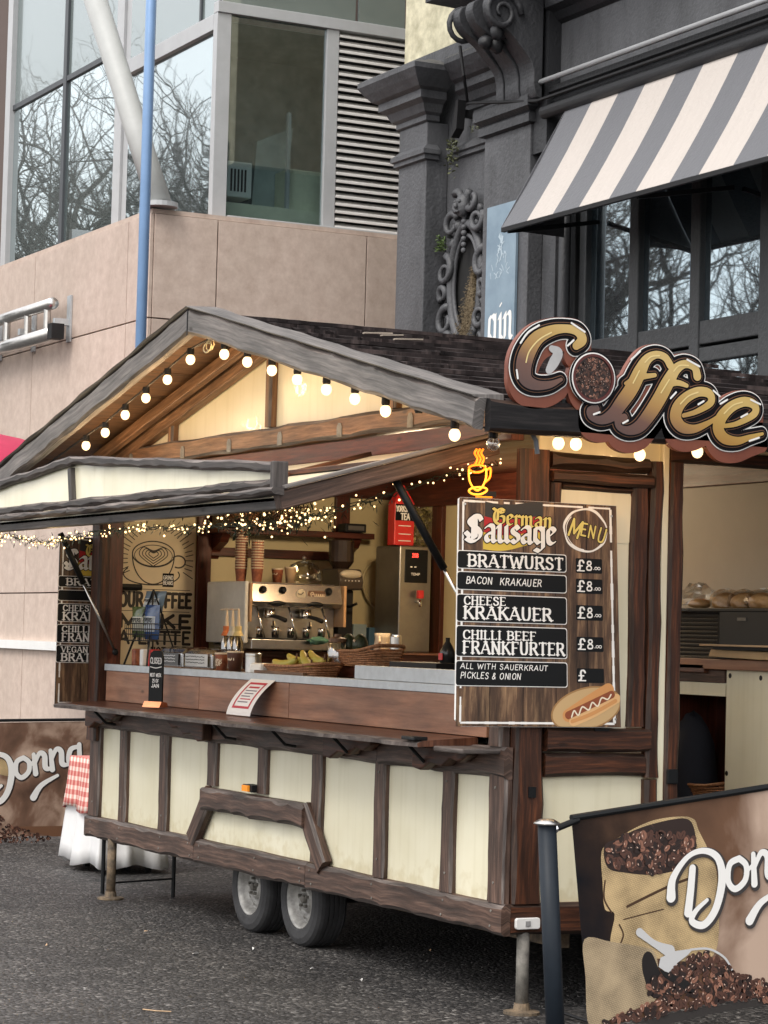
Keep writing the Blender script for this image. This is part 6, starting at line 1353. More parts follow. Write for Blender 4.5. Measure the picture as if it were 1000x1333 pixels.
# closed sign
p = atZ(202, 908, 1.262); p = Vector((-4.06, -.12, 1.262))
cs = thing('closed_sign', p, 'narrow black chalk sign reading CLOSED on a copper foot, on the wooden shelf', 'sign')
def nf(o, ang): # local frame facing outwards
    u = Vector((math.cos(ang), math.sin(ang), 0)); return plane_fn(o, u, (0, 0, 1), (u.y, -u.x, 0))
Pc = nf(p, .45)
g = MB(); out = [(-.055, .03), (.055, .03), (.055, .30), (.045, .33), (.02, .345), (-.02, .345), (-.045, .33), (-.055, .30)]; n = len(out)
g.add([Pc(x, y, h) for h in (0, .012) for x, y in out], [tuple(range(n))[::-1], tuple(range(n, 2*n))]+[(i, (i+1) % n, n+(i+1) % n, n+i) for i in range(n)]); g.build('chalk_panel', BOARDK, cs)
g = MB(); g.add([Pc(x, y, h) for x, y, h in ((-.07, 0, -.03), (.07, 0, -.03), (.07, 0, .05), (-.07, 0, .05), (-.07, .03, -.02), (.07, .03, -.02), (.07, .035, .03), (-.07, .035, .03))], [(0, 1, 2, 3), (7, 6, 5, 4), (0, 4, 5, 1), (1, 5, 6, 2), (2, 6, 7, 3), (3, 7, 4, 0)]); g.build('copper_foot', mat('copper', (.72, .34, .2), .3, 1, var=.15), cs)
g = MB(); put(g, fit(caps('CLOSED', .16, .16, 0, .12, .03), -.045, .045, .265, .30), Pc, .0135, 0, 0, .0012)
Pl = Field().stroke([(-.045, .245), (.0, .238), (.045, .246)], .005); put(g, Pl, Pc, .0135, 0, 0, .0015)
for t_, y, w in (('NEXT WEEK', .185, .045), ('25 OF', .150, .025), ('JAN', .120, .03)): put(g, fit(caps(t_, .2, .2, 0, .12, .05), -w, w, y, y+.02), Pc, .0135, 0, 0, .0012)
g.build('chalk_lettering', CHALK, cs)
# curled notice
pn = thing('paper_notice', (-2.9, -.03, 1.26), 'curled white paper notice with a red border stuck to the counter front', 'notice')
g = MB(); k = 12; prof = []
for i in range(k+1):
    t = i/k; prof.append((-.125+.075*t*(1-t)*0+.0+.105*(t**1.8), 1.263+.205*t**.9))
def Pp(u, v, h=0):
    t = min(max(v, 0), 1); i = min(k-1, int(t*k)); f_ = t*k-i; y = prof[i][0]+(prof[i+1][0]-prof[i][0])*f_; z = prof[i][1]+(prof[i+1][1]-prof[i][1])*f_
    lean = .10*t
    return Vector((-2.99+u*.33+lean*1.0, y-h*.9, z+h*.4))
for u in (0,):
    vs = [Pp(a, i/k) for i in range(k+1) for a in (0, 1)]; g.add(vs, [(2*i, 2*i+1, 2*i+3, 2*i+2) for i in range(k)])
g.build('paper_sheet', PAPER, pn); g = MB()
def strip(u0, u1, v0, v1, h, m):
    n_ = max(1, int((v1-v0)*k)+1); vs = [Pp(a, v0+(v1-v0)*i/n_, h) for i in range(n_+1) for a in (u0, u1)]; g.add(vs, [(2*i, 2*i+1, 2*i+3, 2*i+2) for i in range(n_)], m)
for q in ((.16, .86, .84, .90), (.16, .86, .16, .22), (.16, .22, .22, .84), (.80, .86, .22, .84)): strip(*q, .0015, 0)
strip(.3, .72, .73, .78, .0015, 0)
for i, v in enumerate((.64, .56, .48, .40, .32)): strip(.28+.04*(i % 2), .74-.05*(i % 3), v, v+.03, .0015, 1 if i not in (3,) else 0)
g.build('printed_text', [flat('notice_red', lin((186, 54, 66))), flat('notice_grey', lin((120, 112, 122)))], pn)
def T3(txt, P, x0, x1, y0, y1, m, par, name='lettering', st=None, h=.001, cell=.0014, jit=0):
    g = MB(); put(g, fit(caps(txt, **(st or dict(thick=.2, thin=.2, gap=.1, jit=jit))), x0, x1, y0, y1), P, h, 0, 0, cell); return g.build(name, m, par)
# cake boxes: rounded clear display boxes
def domebox(x0, x1, y0, y1, h, label, inner):
    t = thing('cake_display_box', ((x0+x1)/2, (y0+y1)/2, ZC), label, 'display box')
    MB().box(x0, x1, y0, y1, ZC, ZC+.012).build('base_tray', WOOD_W, t)
    pr_ = [(y0+.005, ZC+.013), (y0+.005, ZC+h*.7), (y0+.04, ZC+h*.93), (y0+.09, ZC+h), (y1-.05, ZC+h), (y1-.005, ZC+h*.8), (y1-.005, ZC+.013)]
    g = MB(); vs = [(x, y, z) for x in (x0+.004, x1-.004) for y, z in pr_]; n = len(pr_); g.add(vs, [(i, i+1, n+i+1, n+i) for i in range(n-1)]+[tuple(range(n)), tuple(range(2*n-1, n-1, -1))]); g.build('clear_cover', GLASSY, t, bev=.01, smooth=False)
    for i in range(inner):
        xx = x0+.04+(x1-x0-.08)*(i+.5)/inner; o = MB().box(xx-.035, xx+.035, y0+.05, y0+.13, ZC+.014, ZC+.07+.02*(i % 2)).build('cake_slice', (CARD, WOOD_I, CREAM_I)[i % 3], t, bev=.008)
    Pn = plane_fn((x0+.03, y0-.002, ZC+.02), (1, 0, 0), (0, 0, 1), (0, -1, 0)); MB().add([Pn(0, 0), Pn(x1-x0-.08, 0), Pn(x1-x0-.08, .075), Pn(0, .075)], [(0, 1, 2, 3)]).build('price_card', mat('dark_card', (.08, .08, .08), .5) if inner == 3 else mat('pale_card', (.55, .55, .54), .5), t)
    g = MB()
    for j in range(3): put(g, Field().stroke([(.01+.01*i, .058-.018*j+random.uniform(-.003, .003)) for i in range(int((x1-x0-.12)*100))], .004, smooth=False), Pn, .001, 0, 0, .0015)
    g.build('card_writing', CHALK if inner == 3 else PRINTK, t)
domebox(-4.55, -4.16, .08, .30, .135, 'clear curved cake display box with a dark price card, left one on the counter', 3)
domebox(-4.13, -3.70, .08, .30, .13, 'clear curved cake display box with a pale price card, right one on the counter', 4)
# cups
CUPC = mat('printed_cup', lin((120, 58, 40)), .5, var=.2, c2=lin((170, 104, 74)), scale=30); LIDW = mat('cup_cream', lin((214, 196, 170)), .5, var=.05)
def cup(p, h, r, label, body=CUPC, txt=None, name='paper_cup', band=True, cat='cup'):
    t = thing(name, p, label, cat); p = Vector(p)
    MB().lathe([(r*.72, 0), (r*.97, h*.94), (r*.97, h*.96)], p, 20).build('cup_body', body, t, smooth=True); MB().lathe([(r, 0), (r*1.02, .004), (r, .009), (r*.97, .010)], p+Vector((0, 0, h*.95)), 20).build('rim', LIDW, t)
    if txt:
        g = MB()
        for j, w in enumerate(txt):
            f = fit(caps(w, .22, .22, 0, .12, .04), -.9, .9, 0, 1); z0 = h*(.58-.26*j); zz = h*.22
            vs, fs = f.poly(0, .05); base = -math.pi/2+.46
            g.add([(p.x+(r*.9)*math.cos(base+x*.75), p.y+(r*.9)*math.sin(base+x*.75), p.z+z0+y*zz) for x, y in vs], fs)
        g.build('cup_print', LIDW, t)
    return t
cup((-3.52, .07, ZC), .105, .042, 'brown printed paper cup beside the second cake box', txt=['BIG', 'CUP'])
cup((-3.36, .085, ZC), .118, .050, 'larger dark printed cup with a cream rim next to the steel tin', body=mat('dark_cup', lin((84, 52, 40)), .5, var=.2), txt=['HOT'])
t = thing('steel_tin', (-3.13, .10, ZC), 'small brushed steel tin on the counter right of the paper cups', 'tin'); MB().lathe([(.045, 0), (.047, .004), (.047, .095), (.045, .10)], (-3.13, .10, ZC), 24).build('tin_body', STEEL, t, smooth=False); MB().lathe([(.048, 0), (.048, .012), (.044, .016)], (-3.13, .10, ZC+.1), 24).build('lid', STEEL, t)
# wire stand with crisp packets
st_ = thing('wire_snack_stand', (-5.0, .12, ZC), 'black wire snack stand holding crisp packets at the left end of the counter', 'stand')
g = MB(); xa, xb, ya_, yb_ = -5.08, -4.62, .06, .26
for z in (1.66, 1.70, 1.735, 1.77):
    g.tube([(xa, ya_, z), (xb, ya_, z), (xb, yb_, z), (xa, yb_, z)], .004, 5, closed=True)
for i in range(15): x = xa+(xb-xa)*i/14; g.tube([(x, ya_, 1.66), (x, ya_, 1.77)], .0022, 4)
g.tube([(xa, ya_, 1.5), (-4.85, .16, 1.99)], .007, 6); g.tube([(xb-.06, ya_, 1.5), (-4.85, .16, 1.99)], .007, 6); g.tube([(xa, yb_, 1.5), (-4.85, .16, 1.99)], .005, 6); g.tube([(xb, yb_, 1.5), (-4.85, .16, 1.99)], .005, 6)
g.build('wire_frame', BLACK, st_)
def packet(c, w, h, ang, cols, label, txt=None, tilt=0):
    t = thing('crisp_packet', c, label, 'crisps'); c = Vector(c); g = MB(); n, m_ = 8, 9; u = Vector((math.cos(ang), math.sin(ang), 0)); q = Vector((u.y, -u.x, 0)); up = (Vector((0, 0, 1))+u*tilt).normalized(); rr = random.Random(int(w*1e4))
    for side in (1, -1):
        vs = []
        for j in range(m_+1):
            for i in range(n+1):
                a, b = i/n*2-1, j/m_*2-1; th = .035*max(0, (1-a*a))**.6*max(0, (1-b*b))**.5+rr.uniform(-.004, .004)*(abs(a) < 1 and abs(b) < 1); pin = 1-.06*(1-b*b)
                vs.append(c+u*(a*w/2*pin)+up*(b*h/2+h/2)+q*(side*th))
        g.add(vs, [(j*(n+1)+i, j*(n+1)+i+1, (j+1)*(n+1)+i+1, (j+1)*(n+1)+i) for j in range(m_) for i in range(n)], [1 if (1 < j < 6 and 1 <= i <= 6) else 0 for j in range(m_) for i in range(n)])
    g.build('packet', [flat('foil_%s' % label.split()[0], lin(cols[0]), .25, .8), flat('foil_panel_%s' % label.split()[0], lin(cols[1]), .3, .6)], t, smooth=True)
    if txt:
        P_ = lambda x, y, hh=0: c+u*x+up*y+q*(.036+hh); T3(txt, P_, -w*.3, w*.3, h*.5, h*.62, PRINTK, t, 'print')
packet((-4.98, .13, 1.68), .17, .20, .25, ((92, 108, 62), (206, 206, 190)), 'green and white crisp packet on the left of the wire stand', 'PIPERS', -.08)
packet((-4.76, .12, 1.67), .20, .22, .1, ((42, 78, 132), (196, 206, 216)), 'blue and white crisp packet on the right of the wire stand', 'PIPERS')
packet((-4.92, .18, 1.84), .24, .15, .2, ((120, 142, 160), (214, 220, 222)), 'pale blue crisp packet lying tilted on top of the wire stand', 'PIPERS', .35)
for x in (-5.0, -4.86, -4.72): tag(MB().box(x-.03, x+.03, .09, .16, ZC, ZC+.11).build('snack_tub', (CUPC, WHITE, RED)[int((x+5.01)*8) % 3], bev=.01), {-5.0: 'brown snack tub under the wire stand, left of three', -4.86: 'white snack tub under the wire stand, in the middle', -4.72: 'red snack tub under the wire stand, right of three'}[x], 'tub')
# poster on the end wall
po = thing('coffee_poster', (xi, .4, 2), 'beige OUR COFFEE poster with a latte cup drawing inside the kiosk', 'poster')
XP = xi+.012; MB().box(xi+.001, XP, .105, .655, 1.50, 2.42).build('poster_sheet', mat('poster_beige', lin((224, 208, 176)), .6, var=.05), po)
PPo = plane_fn((XP, .105, 1.50), (0, 1, 0), (0, 0, 1), (1, 0, 0)); g = MB(); f = Field()
for i in range(46):
    a = 6.2832*i/46
    if math.sin(a) < -.45: continue
    r0, r1 = .20, .25+.05*(i % 2)
    f.stroke([(.275+r0*1.05*math.cos(a), .70+r0*math.sin(a)), (.275+min(r1*1.05, .26/max(.01, abs(math.cos(a))))*math.cos(a), .70+min(r1, .20/max(.01, abs(math.sin(a))))*math.sin(a))], .006)
E_ = lambda cx, cy, rx, ry, a0=0, a1=6.2832, n=26, w=.006: f.stroke([(cx+rx*math.cos(a), cy+ry*math.sin(a)) for a in np.linspace(a0, a1, n)], w)
E_(.25, .735, .15, .085, w=.008); E_(.25, .725, .135, .07, w=.005); E_(.25, .735, .15, .20, 3.2, 6.2, w=.008); E_(.24, .60, .20, .07, 2.6, 6.6, w=.008); E_(.43, .69, .05, .04, -2, 2.4, w=.010)
for s_ in (.03, .05, .07, .09): f.stroke([(.25, .735-s_*.9), (.25-s_*1.1, .735-s_*.1), (.25-s_*.8, .735+s_*.5), (.25, .735+s_*.25), (.25+s_*.8, .735+s_*.5), (.25+s_*1.1, .735-s_*.1), (.25, .735-s_*.9)], .006)
for y in (.50, .355): f.stroke([(.02+i*.02, y) for i in range(26)], .004)
put(g, f, PPo, .001, 0, 0, .002)
put(g, fit(caps('OUR COFFEE', .26, .26, 0, .12), .02, .53, .385, .475), PPo, .001, 0, 0, .002)
for tx, x0, x1, y0, y1 in (('MAKE', .02, .53, .25, .33), ('A LATTE', .02, .53, .14, .22), ('HOT CHOC', .25, .53, .06, .115)): put(g, fit(caps(tx, .2, .2, 0, .14), x0, x1, y0, y1), PPo, .001, 0, 0, .002)
g.build('poster_print', flat('poster_ink', lin((48, 42, 38))), po)
g = MB(); polyon(g, PPo, [(.32, .52), (.40, .52), (.40, .61), (.32, .61)], .002); g.build('tag_print', PRINTK, po)
g = MB(); put(g, fit(caps('GRIND', .2, .2), .325, .395, .57, .595), PPo, .003, 0, 0, .0015); put(g, fit(caps('BEANS', .2, .2), .325, .395, .535, .56), PPo, .003, 0, 0, .0015); g.build('tag_lettering', PRINTW, po)
tag(MB().tube([(xi+.05, .10, 2.01), (xi+.05, .26, 2.01)], .022, 10).build('wall_torch', BLACK), 'short black cylindrical bracket in front of the coffee poster', 'bracket')
# espresso machine
em = thing('espresso_machine', (-4.85, 1.05, ZS), 'chrome two group espresso machine on the side worktop', 'coffee machine')
ym0, ym1, xm = .66, 1.36, -4.55
MB().prism([(ym0+.0, 1.66), (ym0+.03, 1.66), (ym0+.03, 2.06), (ym0, 2.06)], -5.15, xm+.02, 'x').build('side_panel', mat('machine_side_white', (.74, .73, .68), .35), em, bev=.01)
MB().box(-5.14, xm+.04, ym0+.03, ym0+.045, 1.80, 2.05).build('side_trim', mat('trim_tan', lin((190, 150, 110)), .4), em, bev=.004)
MB().box(-5.14, xm+.04, ym1, ym1+.02, 1.78, 2.05).build('side_trim', mat('trim_tan_2', lin((190, 150, 110)), .4), em, bev=.004)
MB().box(-5.14, xm-.10, ym0+.05, ym1, 1.64, 2.06).build('body', STEEL, em, bev=.006)
MB().prism([(-4.74, 1.90), (xm+.0, 1.90), (xm+.03, 1.93), (xm-.01, 2.05), (-4.74, 2.06)], ym0+.05, ym1-.002, 'y').build('head_panel', mat('tan_steel', lin((176, 170, 160)), .25, .8), em, bev=.004)
MB().box(-5.12, xm+.03, ym0+.05, ym1, 1.625, 1.69).build('drip_tray', STEEL, em, bev=.004); MB().box(-4.72, xm+.032, ym0+.06, ym1-.01, 1.691, 1.698).build('tray_grid', BLACKM, em)
for y in (ym0+.20, ym0+.46):
    o = MB().lathe([(.038, 0), (.04, .02), (.034, .06)], (xm-.03, y, 1.83), 16).build('brew_group', CHROME, em, smooth=True); MB().tube([(xm-.01, y, 1.845), (xm+.08, y+.02, 1.83), (xm+.15, y+.03, 1.815)], [.012, .014, .016], 8).build('portafilter', BLACKM, o, smooth=True)
    MB().lathe([(.012, 0), (.018, .02), (.012, .05)], (xm+.03, y, 1.76), 10).build('spout', CHROME, em)
for y in (ym0+.13, ym0+.27, ym1-.10): MB().lathe([(.022, 0), (.024, .03), (.014, .05)], (xm-.01, y, 2.01), 14, 'x').build('knob', BLACK, em)
for y in (ym0+.10, ym0+.33, ym1-.13): MB().tube([(xm-.02, y, 1.90), (xm+.02, y+.01, 1.82), (xm+.05, y+.03, 1.70)], .007, 8).build('steam_wand', CHROME, em, smooth=True)
MB().lathe([(.032, 0), (.034, .008), (.030, .010)], (xm+.008, ym0+.40, 1.985), 20, 'x').build('gauge', mat('gauge_face', lin((190, 180, 160)), .4), em); MB().tube([(xm+.02, ym0+.375, 1.99), (xm+.02, ym0+.40, 1.985), (xm+.02, ym0+.415, 2.0)], .003, 4).build('gauge_needle', BLACK, em)
Pm = plane_fn((xm+.014, ym0+.45, 1.965), (0, 1, 0), (-.08, 0, .95), (1, 0, 0)); g = MB(); polyon(g, Pm, rrect(None, 0, .13, 0, .05, .02), .002); g.build('badge', mat('badge_brown', lin((92, 62, 44)), .4), em)
g = MB(); f = Field().stroke([(.025, .012), (.02, .03), (.035, .04), (.04, .028), (.028, .022)], .005); x = .045
for i in range(5): f.stroke([(x, .028), (x+.002, .014), (x+.012, .014), (x+.013, .028)], .004); x += .016
put(g, f, Pm, .003, 0, 0, .001); g.build('badge_script', LIDW, em)
for y in (ym0+.23, ym0+.50): g = MB(); g.ball((xm+.022, y, 1.925), .05, 12, 6, (.25, 1.3, .35)); g.build('button_panel', BLACK, em, smooth=True)
MB().box(-5.0, -4.7, ym0+.30, ym0+.36, 1.70, 1.88).build('splash_back', CHROME, em)
rr = random.Random(3)
for i in range(5): y = ym0+.12+i*.11; MB().lathe([(.022, 0), (.026, .05), (.026, .07)], (xm+.0, y, 1.70), 12).build('steel_jug', CHROME, em, smooth=True)
o = MB().ball((xm+.08, ym0+.50, 1.69), .07, 10, 6, (.7, 1.2, .35), jit=.25).build('green_cloth', mat('teal_cloth', lin((86, 128, 110)), .9)); tag(o, 'crumpled teal cleaning cloth on the espresso machine drip tray', 'cloth')
# things on top of the machine
def cupstack(p, n, label, top=False):
    t = thing('paper_cup_stack', p, label, 'cups'); p = Vector(p); me_ = None
    for i in range(n):
        if me_ is None: o = MB().lathe([(.030, 0), (.040, .085), (.043, .088), (.043, .094), (.040, .095)], p, 16).build('stacked_cup', [CUPC, LIDW], t); me_ = o.data; 
        else: o = shared('stacked_cup', me_, t, (0, 0, i*.0175))
    for pl in me_.polygons:
        if pl.center.z > .084: pl.material_index = 1
    return t
cupstack((-4.85, .77, 2.062), 16, 'taller stack of brown paper cups on the espresso machine'); cupstack((-4.75, .84, 2.062), 11, 'shorter stack of brown paper cups in front of the taller stack')
cup((-4.80, 1.01, 2.062), .09, .040, 'single brown printed cup on top of the espresso machine', txt=['GO'])
cup((-4.75, 1.08, 2.062), .10, .040, 'plain tan cup on top of the espresso machine beside the glass dome', body=CARD)
t = thing('glass_dome', (-4.88, 1.24, 2.062), 'glass dome with a small knob on top of the espresso machine', 'dome'); MB().lathe([(.12, 0), (.12, .06), (.09, .12), (.03, .145), (.01, .148)], (-4.88, 1.24, 2.07), 24).build('dome_glass', clear('dome_glass_clear', (.75, .74, .66), .15), t, smooth=True); MB().ball((-4.88, 1.24, 2.235), .016, 8, 6).build('knob', STEEL, t)
# grinder
gr = thing('coffee_grinder', (-4.80, 1.5, ZS), 'dark coffee grinder with a pale control face right of the espresso machine', 'grinder')
MB().box(-4.98, -4.74, 1.44, 1.58, ZS, 1.70).build('base', BLACK, gr, bev=.01); MB().box(-4.98, -4.78, 1.455, 1.565, 1.70, 2.03).build('column', BLACKM, gr, bev=.01)
g = MB(); g.prism([(-4.98, 2.03), (-4.72, 2.03), (-4.70, 2.09), (-4.74, 2.17), (-4.98, 2.17)], 1.42, 1.60, 'y'); g.build('head', mat('grinder_head', lin((70, 62, 54)), .35), gr, bev=.012)
g = MB(); g.ball((-4.715, 1.51, 2.135), .085, 14, 8, (.25, 1, .35)); g.build('control_face', mat('pale_face', lin((190, 180, 158)), .35), gr, smooth=True)
for i in range(5): MB().ball((-4.697, 1.46+i*.025, 2.09), .005, 6, 4).build('button', WHITE, gr)
MB().lathe([(.05, 0), (.085, .05), (.085, .19), (.07, .20)], (-4.87, 1.51, 2.17), 18).build('bean_hopper', mat('hopper_brown', lin((48, 36, 30)), .25), gr, smooth=False)
MB().tube([(-4.78, 1.5, 1.92), (-4.70, 1.5, 1.92), (-4.66, 1.53, 1.94)], .010, 8).build('dose_lever', BLACK, gr)
# water boiler
bo_ = thing('water_boiler', (-4.65, 1.95, ZR), 'tall stainless water boiler with a black control panel in the rear corner', 'boiler')
bx0, bx1, by0, by1 = -4.93, -4.58, 1.80, 2.04
MB().box(bx0, bx1, by0, by1, ZR, 2.335).build('body', mat('boiler_steel', (.34, .33, .31), .35, .9), bo_, bev=.008)
MB().box(bx1, bx1+.006, by0+.04, by1-.03, 2.09, 2.31).build('control_panel', BLACK, bo_, bev=.003)
Pb = plane_fn((bx1+.007, by0+.05, 2.12), (0, 1, 0), (0, 0, 1), (1, 0, 0)); g = MB(); put(g, fit(caps('208', .2, .2), .04, .085, .14, .165), Pb, .001, 0, 0, .0012); g.build('display_digits', glow('display_red', (1, .06, .04), 1.2), bo_)
g = MB(); put(g, Field().stroke([(.03, .075), (.04, .075)], .008).stroke([(.06, .075), (.07, .075)], .008), Pb, .001, 0, 0, .0015); put(g, fit(caps('TEMP', .2, .2), .035, .10, .02, .034), Pb, .001, 0, 0, .0012); g.build('panel_print', PRINTW, bo_)
MB().tube([(bx1, by0+.13, 1.965), (bx1+.06, by0+.13, 1.965), (bx1+.06, by0+.13, 1.93)], .011, 8).build('tap', CHROME, bo_, smooth=True); MB().box(bx1+.04, bx1+.075, by0+.11, by0+.15, 1.985, 2.04).build('tap_handle', RED, bo_, bev=.004)
# tea pack and leaf bag
tp = thing('tea_packet', (-4.7, 1.86, 2.337), 'red YORKSHIRE TEA packet with a pointed top on the water boiler', 'tea')
g = MB(); x0, x1, y0, y1, zb_, zm, zt2 = -4.72, -4.62, 1.775, 1.925, 2.338, 2.62, 2.745
g.add([(x0, y0, zb_), (x1, y0, zb_), (x1, y1, zb_), (x0, y1, zb_), (x0, y0, zm), (x1, y0, zm), (x1, y1, zm), (x0, y1, zm), (x0+.04, (y0+y1)/2-.015, zt2), (x1-.04, (y0+y1)/2-.015, zt2), (x1-.04, (y0+y1)/2+.015, zt2), (x0+.04, (y0+y1)/2+.015, zt2)],
      [(3, 2, 1, 0), (0, 1, 5, 4), (1, 2, 6, 5), (2, 3, 7, 6), (3, 0, 4, 7), (4, 5, 9, 8), (5, 6, 10, 9), (6, 7, 11, 10), (7, 4, 8, 11), (8, 9, 10, 11)]); g.build('packet', RED, tp, bev=.006)
Pt = plane_fn((x1+.003, y0, zb_), (0, 1, 0), (0, 0, 1), (1, 0, 0)); g = MB(); quad(g, Pt, .004, .146, .165, .275, .001); g.build('label_band', PRINTK, tp)
g = MB(); put(g, fit(caps('YORKSHIRE', .22, .22, 0, .1), .008, .142, .225, .262), Pt, .003, 0, 0, .0015); put(g, fit(caps('TEA', .24, .24, 0, .1), .045, .11, .172, .212), Pt, .003, 0, 0, .0015)
for y in (.13, .075, .03): put(g, Field().stroke([(.03, y), (.12, y)], .006), Pt, .003, 0, 0, .002)
g.build('label_lettering', PRINTW, tp)
lb = thing('leaf_tea_bag', (-4.7, 2.0, 2.337), 'clear bag of dried green leaves slumped behind the red tea packet', 'bag'); lf_ = MB(); rr = random.Random(6)
for i in range(260):
    p = Vector((-4.70+rr.uniform(-.06, .06), 2.0+rr.uniform(-.075, .075), 2.345+rr.random()*.24)); d = Vector((rr.uniform(-1, 1), rr.uniform(-1, 1), rr.uniform(-1, 1))).normalized(); e = d.cross(Vector((0, 1, .4))).normalized(); lf_.add([p, p+d*.015+e*.01, p+d*.03, p+d*.015-e*.01], [(0, 1, 2, 3)])
o = lf_.build('dried_leaves', mat('dried_leaf', lin((128, 122, 70)), .7, var=.4, c2=lin((168, 156, 96))), lb); o['kind'] = 'stuff'; MB().ball((-4.70, 2.0, 2.46), .13, 12, 10, (.6, .75, 1.1), jit=.06).build('bag_film', BAG, lb)
# hose
g = MB(); g.tube([tuple(q) for q in cr([(xi+.03, 2.05, 2.28), (xi+.06, 1.95, 2.22), (xi+.08, 1.89, 2.13), (xi+.06, 1.93, 2.0), (xi+.05, 2.03, 1.90), (xi+.05, 2.1, 1.8)], 6)], .010, 8); tag(g.build('plastic_hose', mat('cream_hose', lin((196, 180, 140)), .4), smooth=True), 'bent cream plastic hose on the rear corner wall beside the boiler', 'hose')
# syrup pumps
for i, (x, col, lb_) in enumerate(((-4.26, (196, 110, 60), 'orange'), (-4.17, (190, 186, 176), 'silver'), (-4.08, (206, 186, 130), 'cream'))):
    t = thing('syrup_bottle', (x, .42, ZC), '%s labelled syrup bottle with a pump behind the cake boxes' % lb_, 'bottle'); MB().lathe([(.033, 0), (.035, .01), (.035, .17), (.018, .21), (.014, .24)], (x, .42, ZC), 14).build('bottle_body', clear('syrup_glass', (.5, .42, .3), .2), t, smooth=True)
    MB().lathe([(.0355, .18), (.022, .21), (.022, .24)], (x, .42, ZC+.03), 12).build('neck_label', flat('syrup_%s' % lb_, lin(col)), t); MB().tube([(x, .42, ZC+.26), (x, .42, ZC+.37), (x, .42, ZC+.375), (x-.05, .40, ZC+.372)], [.014, .007, .006, .005], 8).build('pump', LIDW, t)
# baskets with fruit
def wbasket(name, c, L, Wd, h, ang, label):
    t = thing(name, c, label, 'basket'); c = Vector(c); u = Vector((math.cos(ang), math.sin(ang), 0)); v = Vector((-u.y, u.x, 0)); n = 40; rows = int(h/.009)
    def rim(s, t_): # superellipse path
        a = 6.2832*s; x = math.copysign(abs(math.cos(a))**.5, math.cos(a)); y = math.copysign(abs(math.sin(a))**.5, math.sin(a)); f_ = .84+.16*t_; hh = 1+.45*max(0, math.cos(a))*t_
        return c+u*(x*L/2*f_)+v*(y*Wd/2*f_)+Vector((0, 0, h*t_*hh+.004))
    g = MB()
    for r in range(rows+1):
        pts = [rim(i/n, r/rows)+((u*math.cos(6.28*i/n)+v*math.sin(6.28*i/n))*.0035*(1 if (i+r) % 2 else -1)) for i in range(n)]; g.tube(pts, .0052, 5, closed=True)
    o = g.build('woven_sides', WICKER, t, smooth=True); g = MB(); pts = [rim(i/n, 1.06) for i in range(n)]; g.tube(pts, .009, 6, closed=True); g.build('rim', WICKER, t, smooth=True)
    g = MB(); g.add([rim(i/n, 0) for i in range(n)], [tuple(range(n))]); g.build('bottom', WICKER, t); return t
wbasket('wicker_basket', (-2.50, .12, ZC), .68, .24, .045, .0, 'wicker basket of bananas on the counter'); wbasket('wicker_basket', (-2.16, .36, 1.56), .50, .24, .075, .0, 'wicker basket holding two avocados, behind the banana basket')
tag(MB().box(-2.40, -1.84, .27, .45, ZC, 1.559).build('wooden_crate', WOOD_I, bev=.004), 'low dark wooden crate under the avocado basket', 'crate')
BAN = mat('banana_skin', lin((206, 180, 84)), .5, var=.12, scale=14, c2=lin((170, 170, 80))); 
for i, (dx, dy, dz, an, lb_) in enumerate(((0, 0, 0, .1, 'greenish banana curving at the front of the basket'), (.06, .05, .02, -.1, 'yellow banana lying behind the front one in the basket'), (.22, .03, .015, -.5, 'yellow banana on the right of the basket, pointing down'), (.25, .08, .03, -.3, 'spotted banana at the back right of the basket'))):
    t = thing('banana', (-2.70+dx, .10+dy, 1.56+dz), lb_, 'banana'); pts = []; rd = []
    for j in range(11):
        a = -1.15+2.3*j/10; x, z = .135*math.sin(a), -.045*math.cos(a)+.045; pts.append((-2.70+dx+x*math.cos(an)*1.1, .10+dy+x*math.sin(an)*.5, 1.555+dz+z+x*math.sin(an)*.6)); rd.append(.019*(1-abs(j-5)/5.2)**.35+.003)
    pts = [Vector(q)+Vector((0, 0, .0)) for q in pts]; MB().tube(pts, [q*1.25 for q in rd], 7).build('banana_fruit', BAN, t, smooth=True); MB().tube([pts[-1], Vector(pts[-1])+Vector((.01, 0, .03))], .005, 5).build('stem', WOOD_W, t)
AVO = mat('avocado_skin', lin((46, 56, 34)), .45, var=.4, scale=40, bump=.4)
for x, lb_ in ((-2.36, 'dark avocado with a pale sticker, left one in the rear basket'), (-2.22, 'green avocado leaning right in the rear basket')):
    t = thing('avocado', (x, .36, 1.62), lb_, 'avocado'); MB().lathe([(.0, 0), (.03, .006), (.045, .03), (.044, .055), (.03, .085), (.016, .10), (.006, .104)], (x, .33, 1.635), 16).build('fruit', AVO, t, smooth=True); MB().ball((x+.01, .288, 1.70), .008, 6, 4).build('sticker', LIDW, t)
t = thing('storage_jar', (-2.40, .22, 1.56), 'glass jar with a wooden lid behind the bananas', 'jar'); MB().lathe([(.05, 0), (.055, .01), (.055, .12), (.045, .13)], (-2.36, .26, 1.56), 18).build('jar_glass', clear('jar_glass_clear', (.8, .85, .85), .25), t, smooth=True); MB().lathe([(.05, 0), (.05, .02), (.02, .03), (.018, .045)], (-2.36, .26, 1.69), 18).build('lid', WOOD_W, t)
t = tag(MB().box(-3.02, -2.86, .02, .14, ZC, ZC+.06).build('napkin_pack', WHITE, bev=.02), 'small white napkin pack at the left end of the banana basket', 'napkins')
tag(MB().box(-2.9, -2.25, -.0, .02, ZC+.005, ZC+.022).build('wooden_tray', WOOD_W, bev=.003), 'thin wooden tray edge under the banana basket', 'tray')
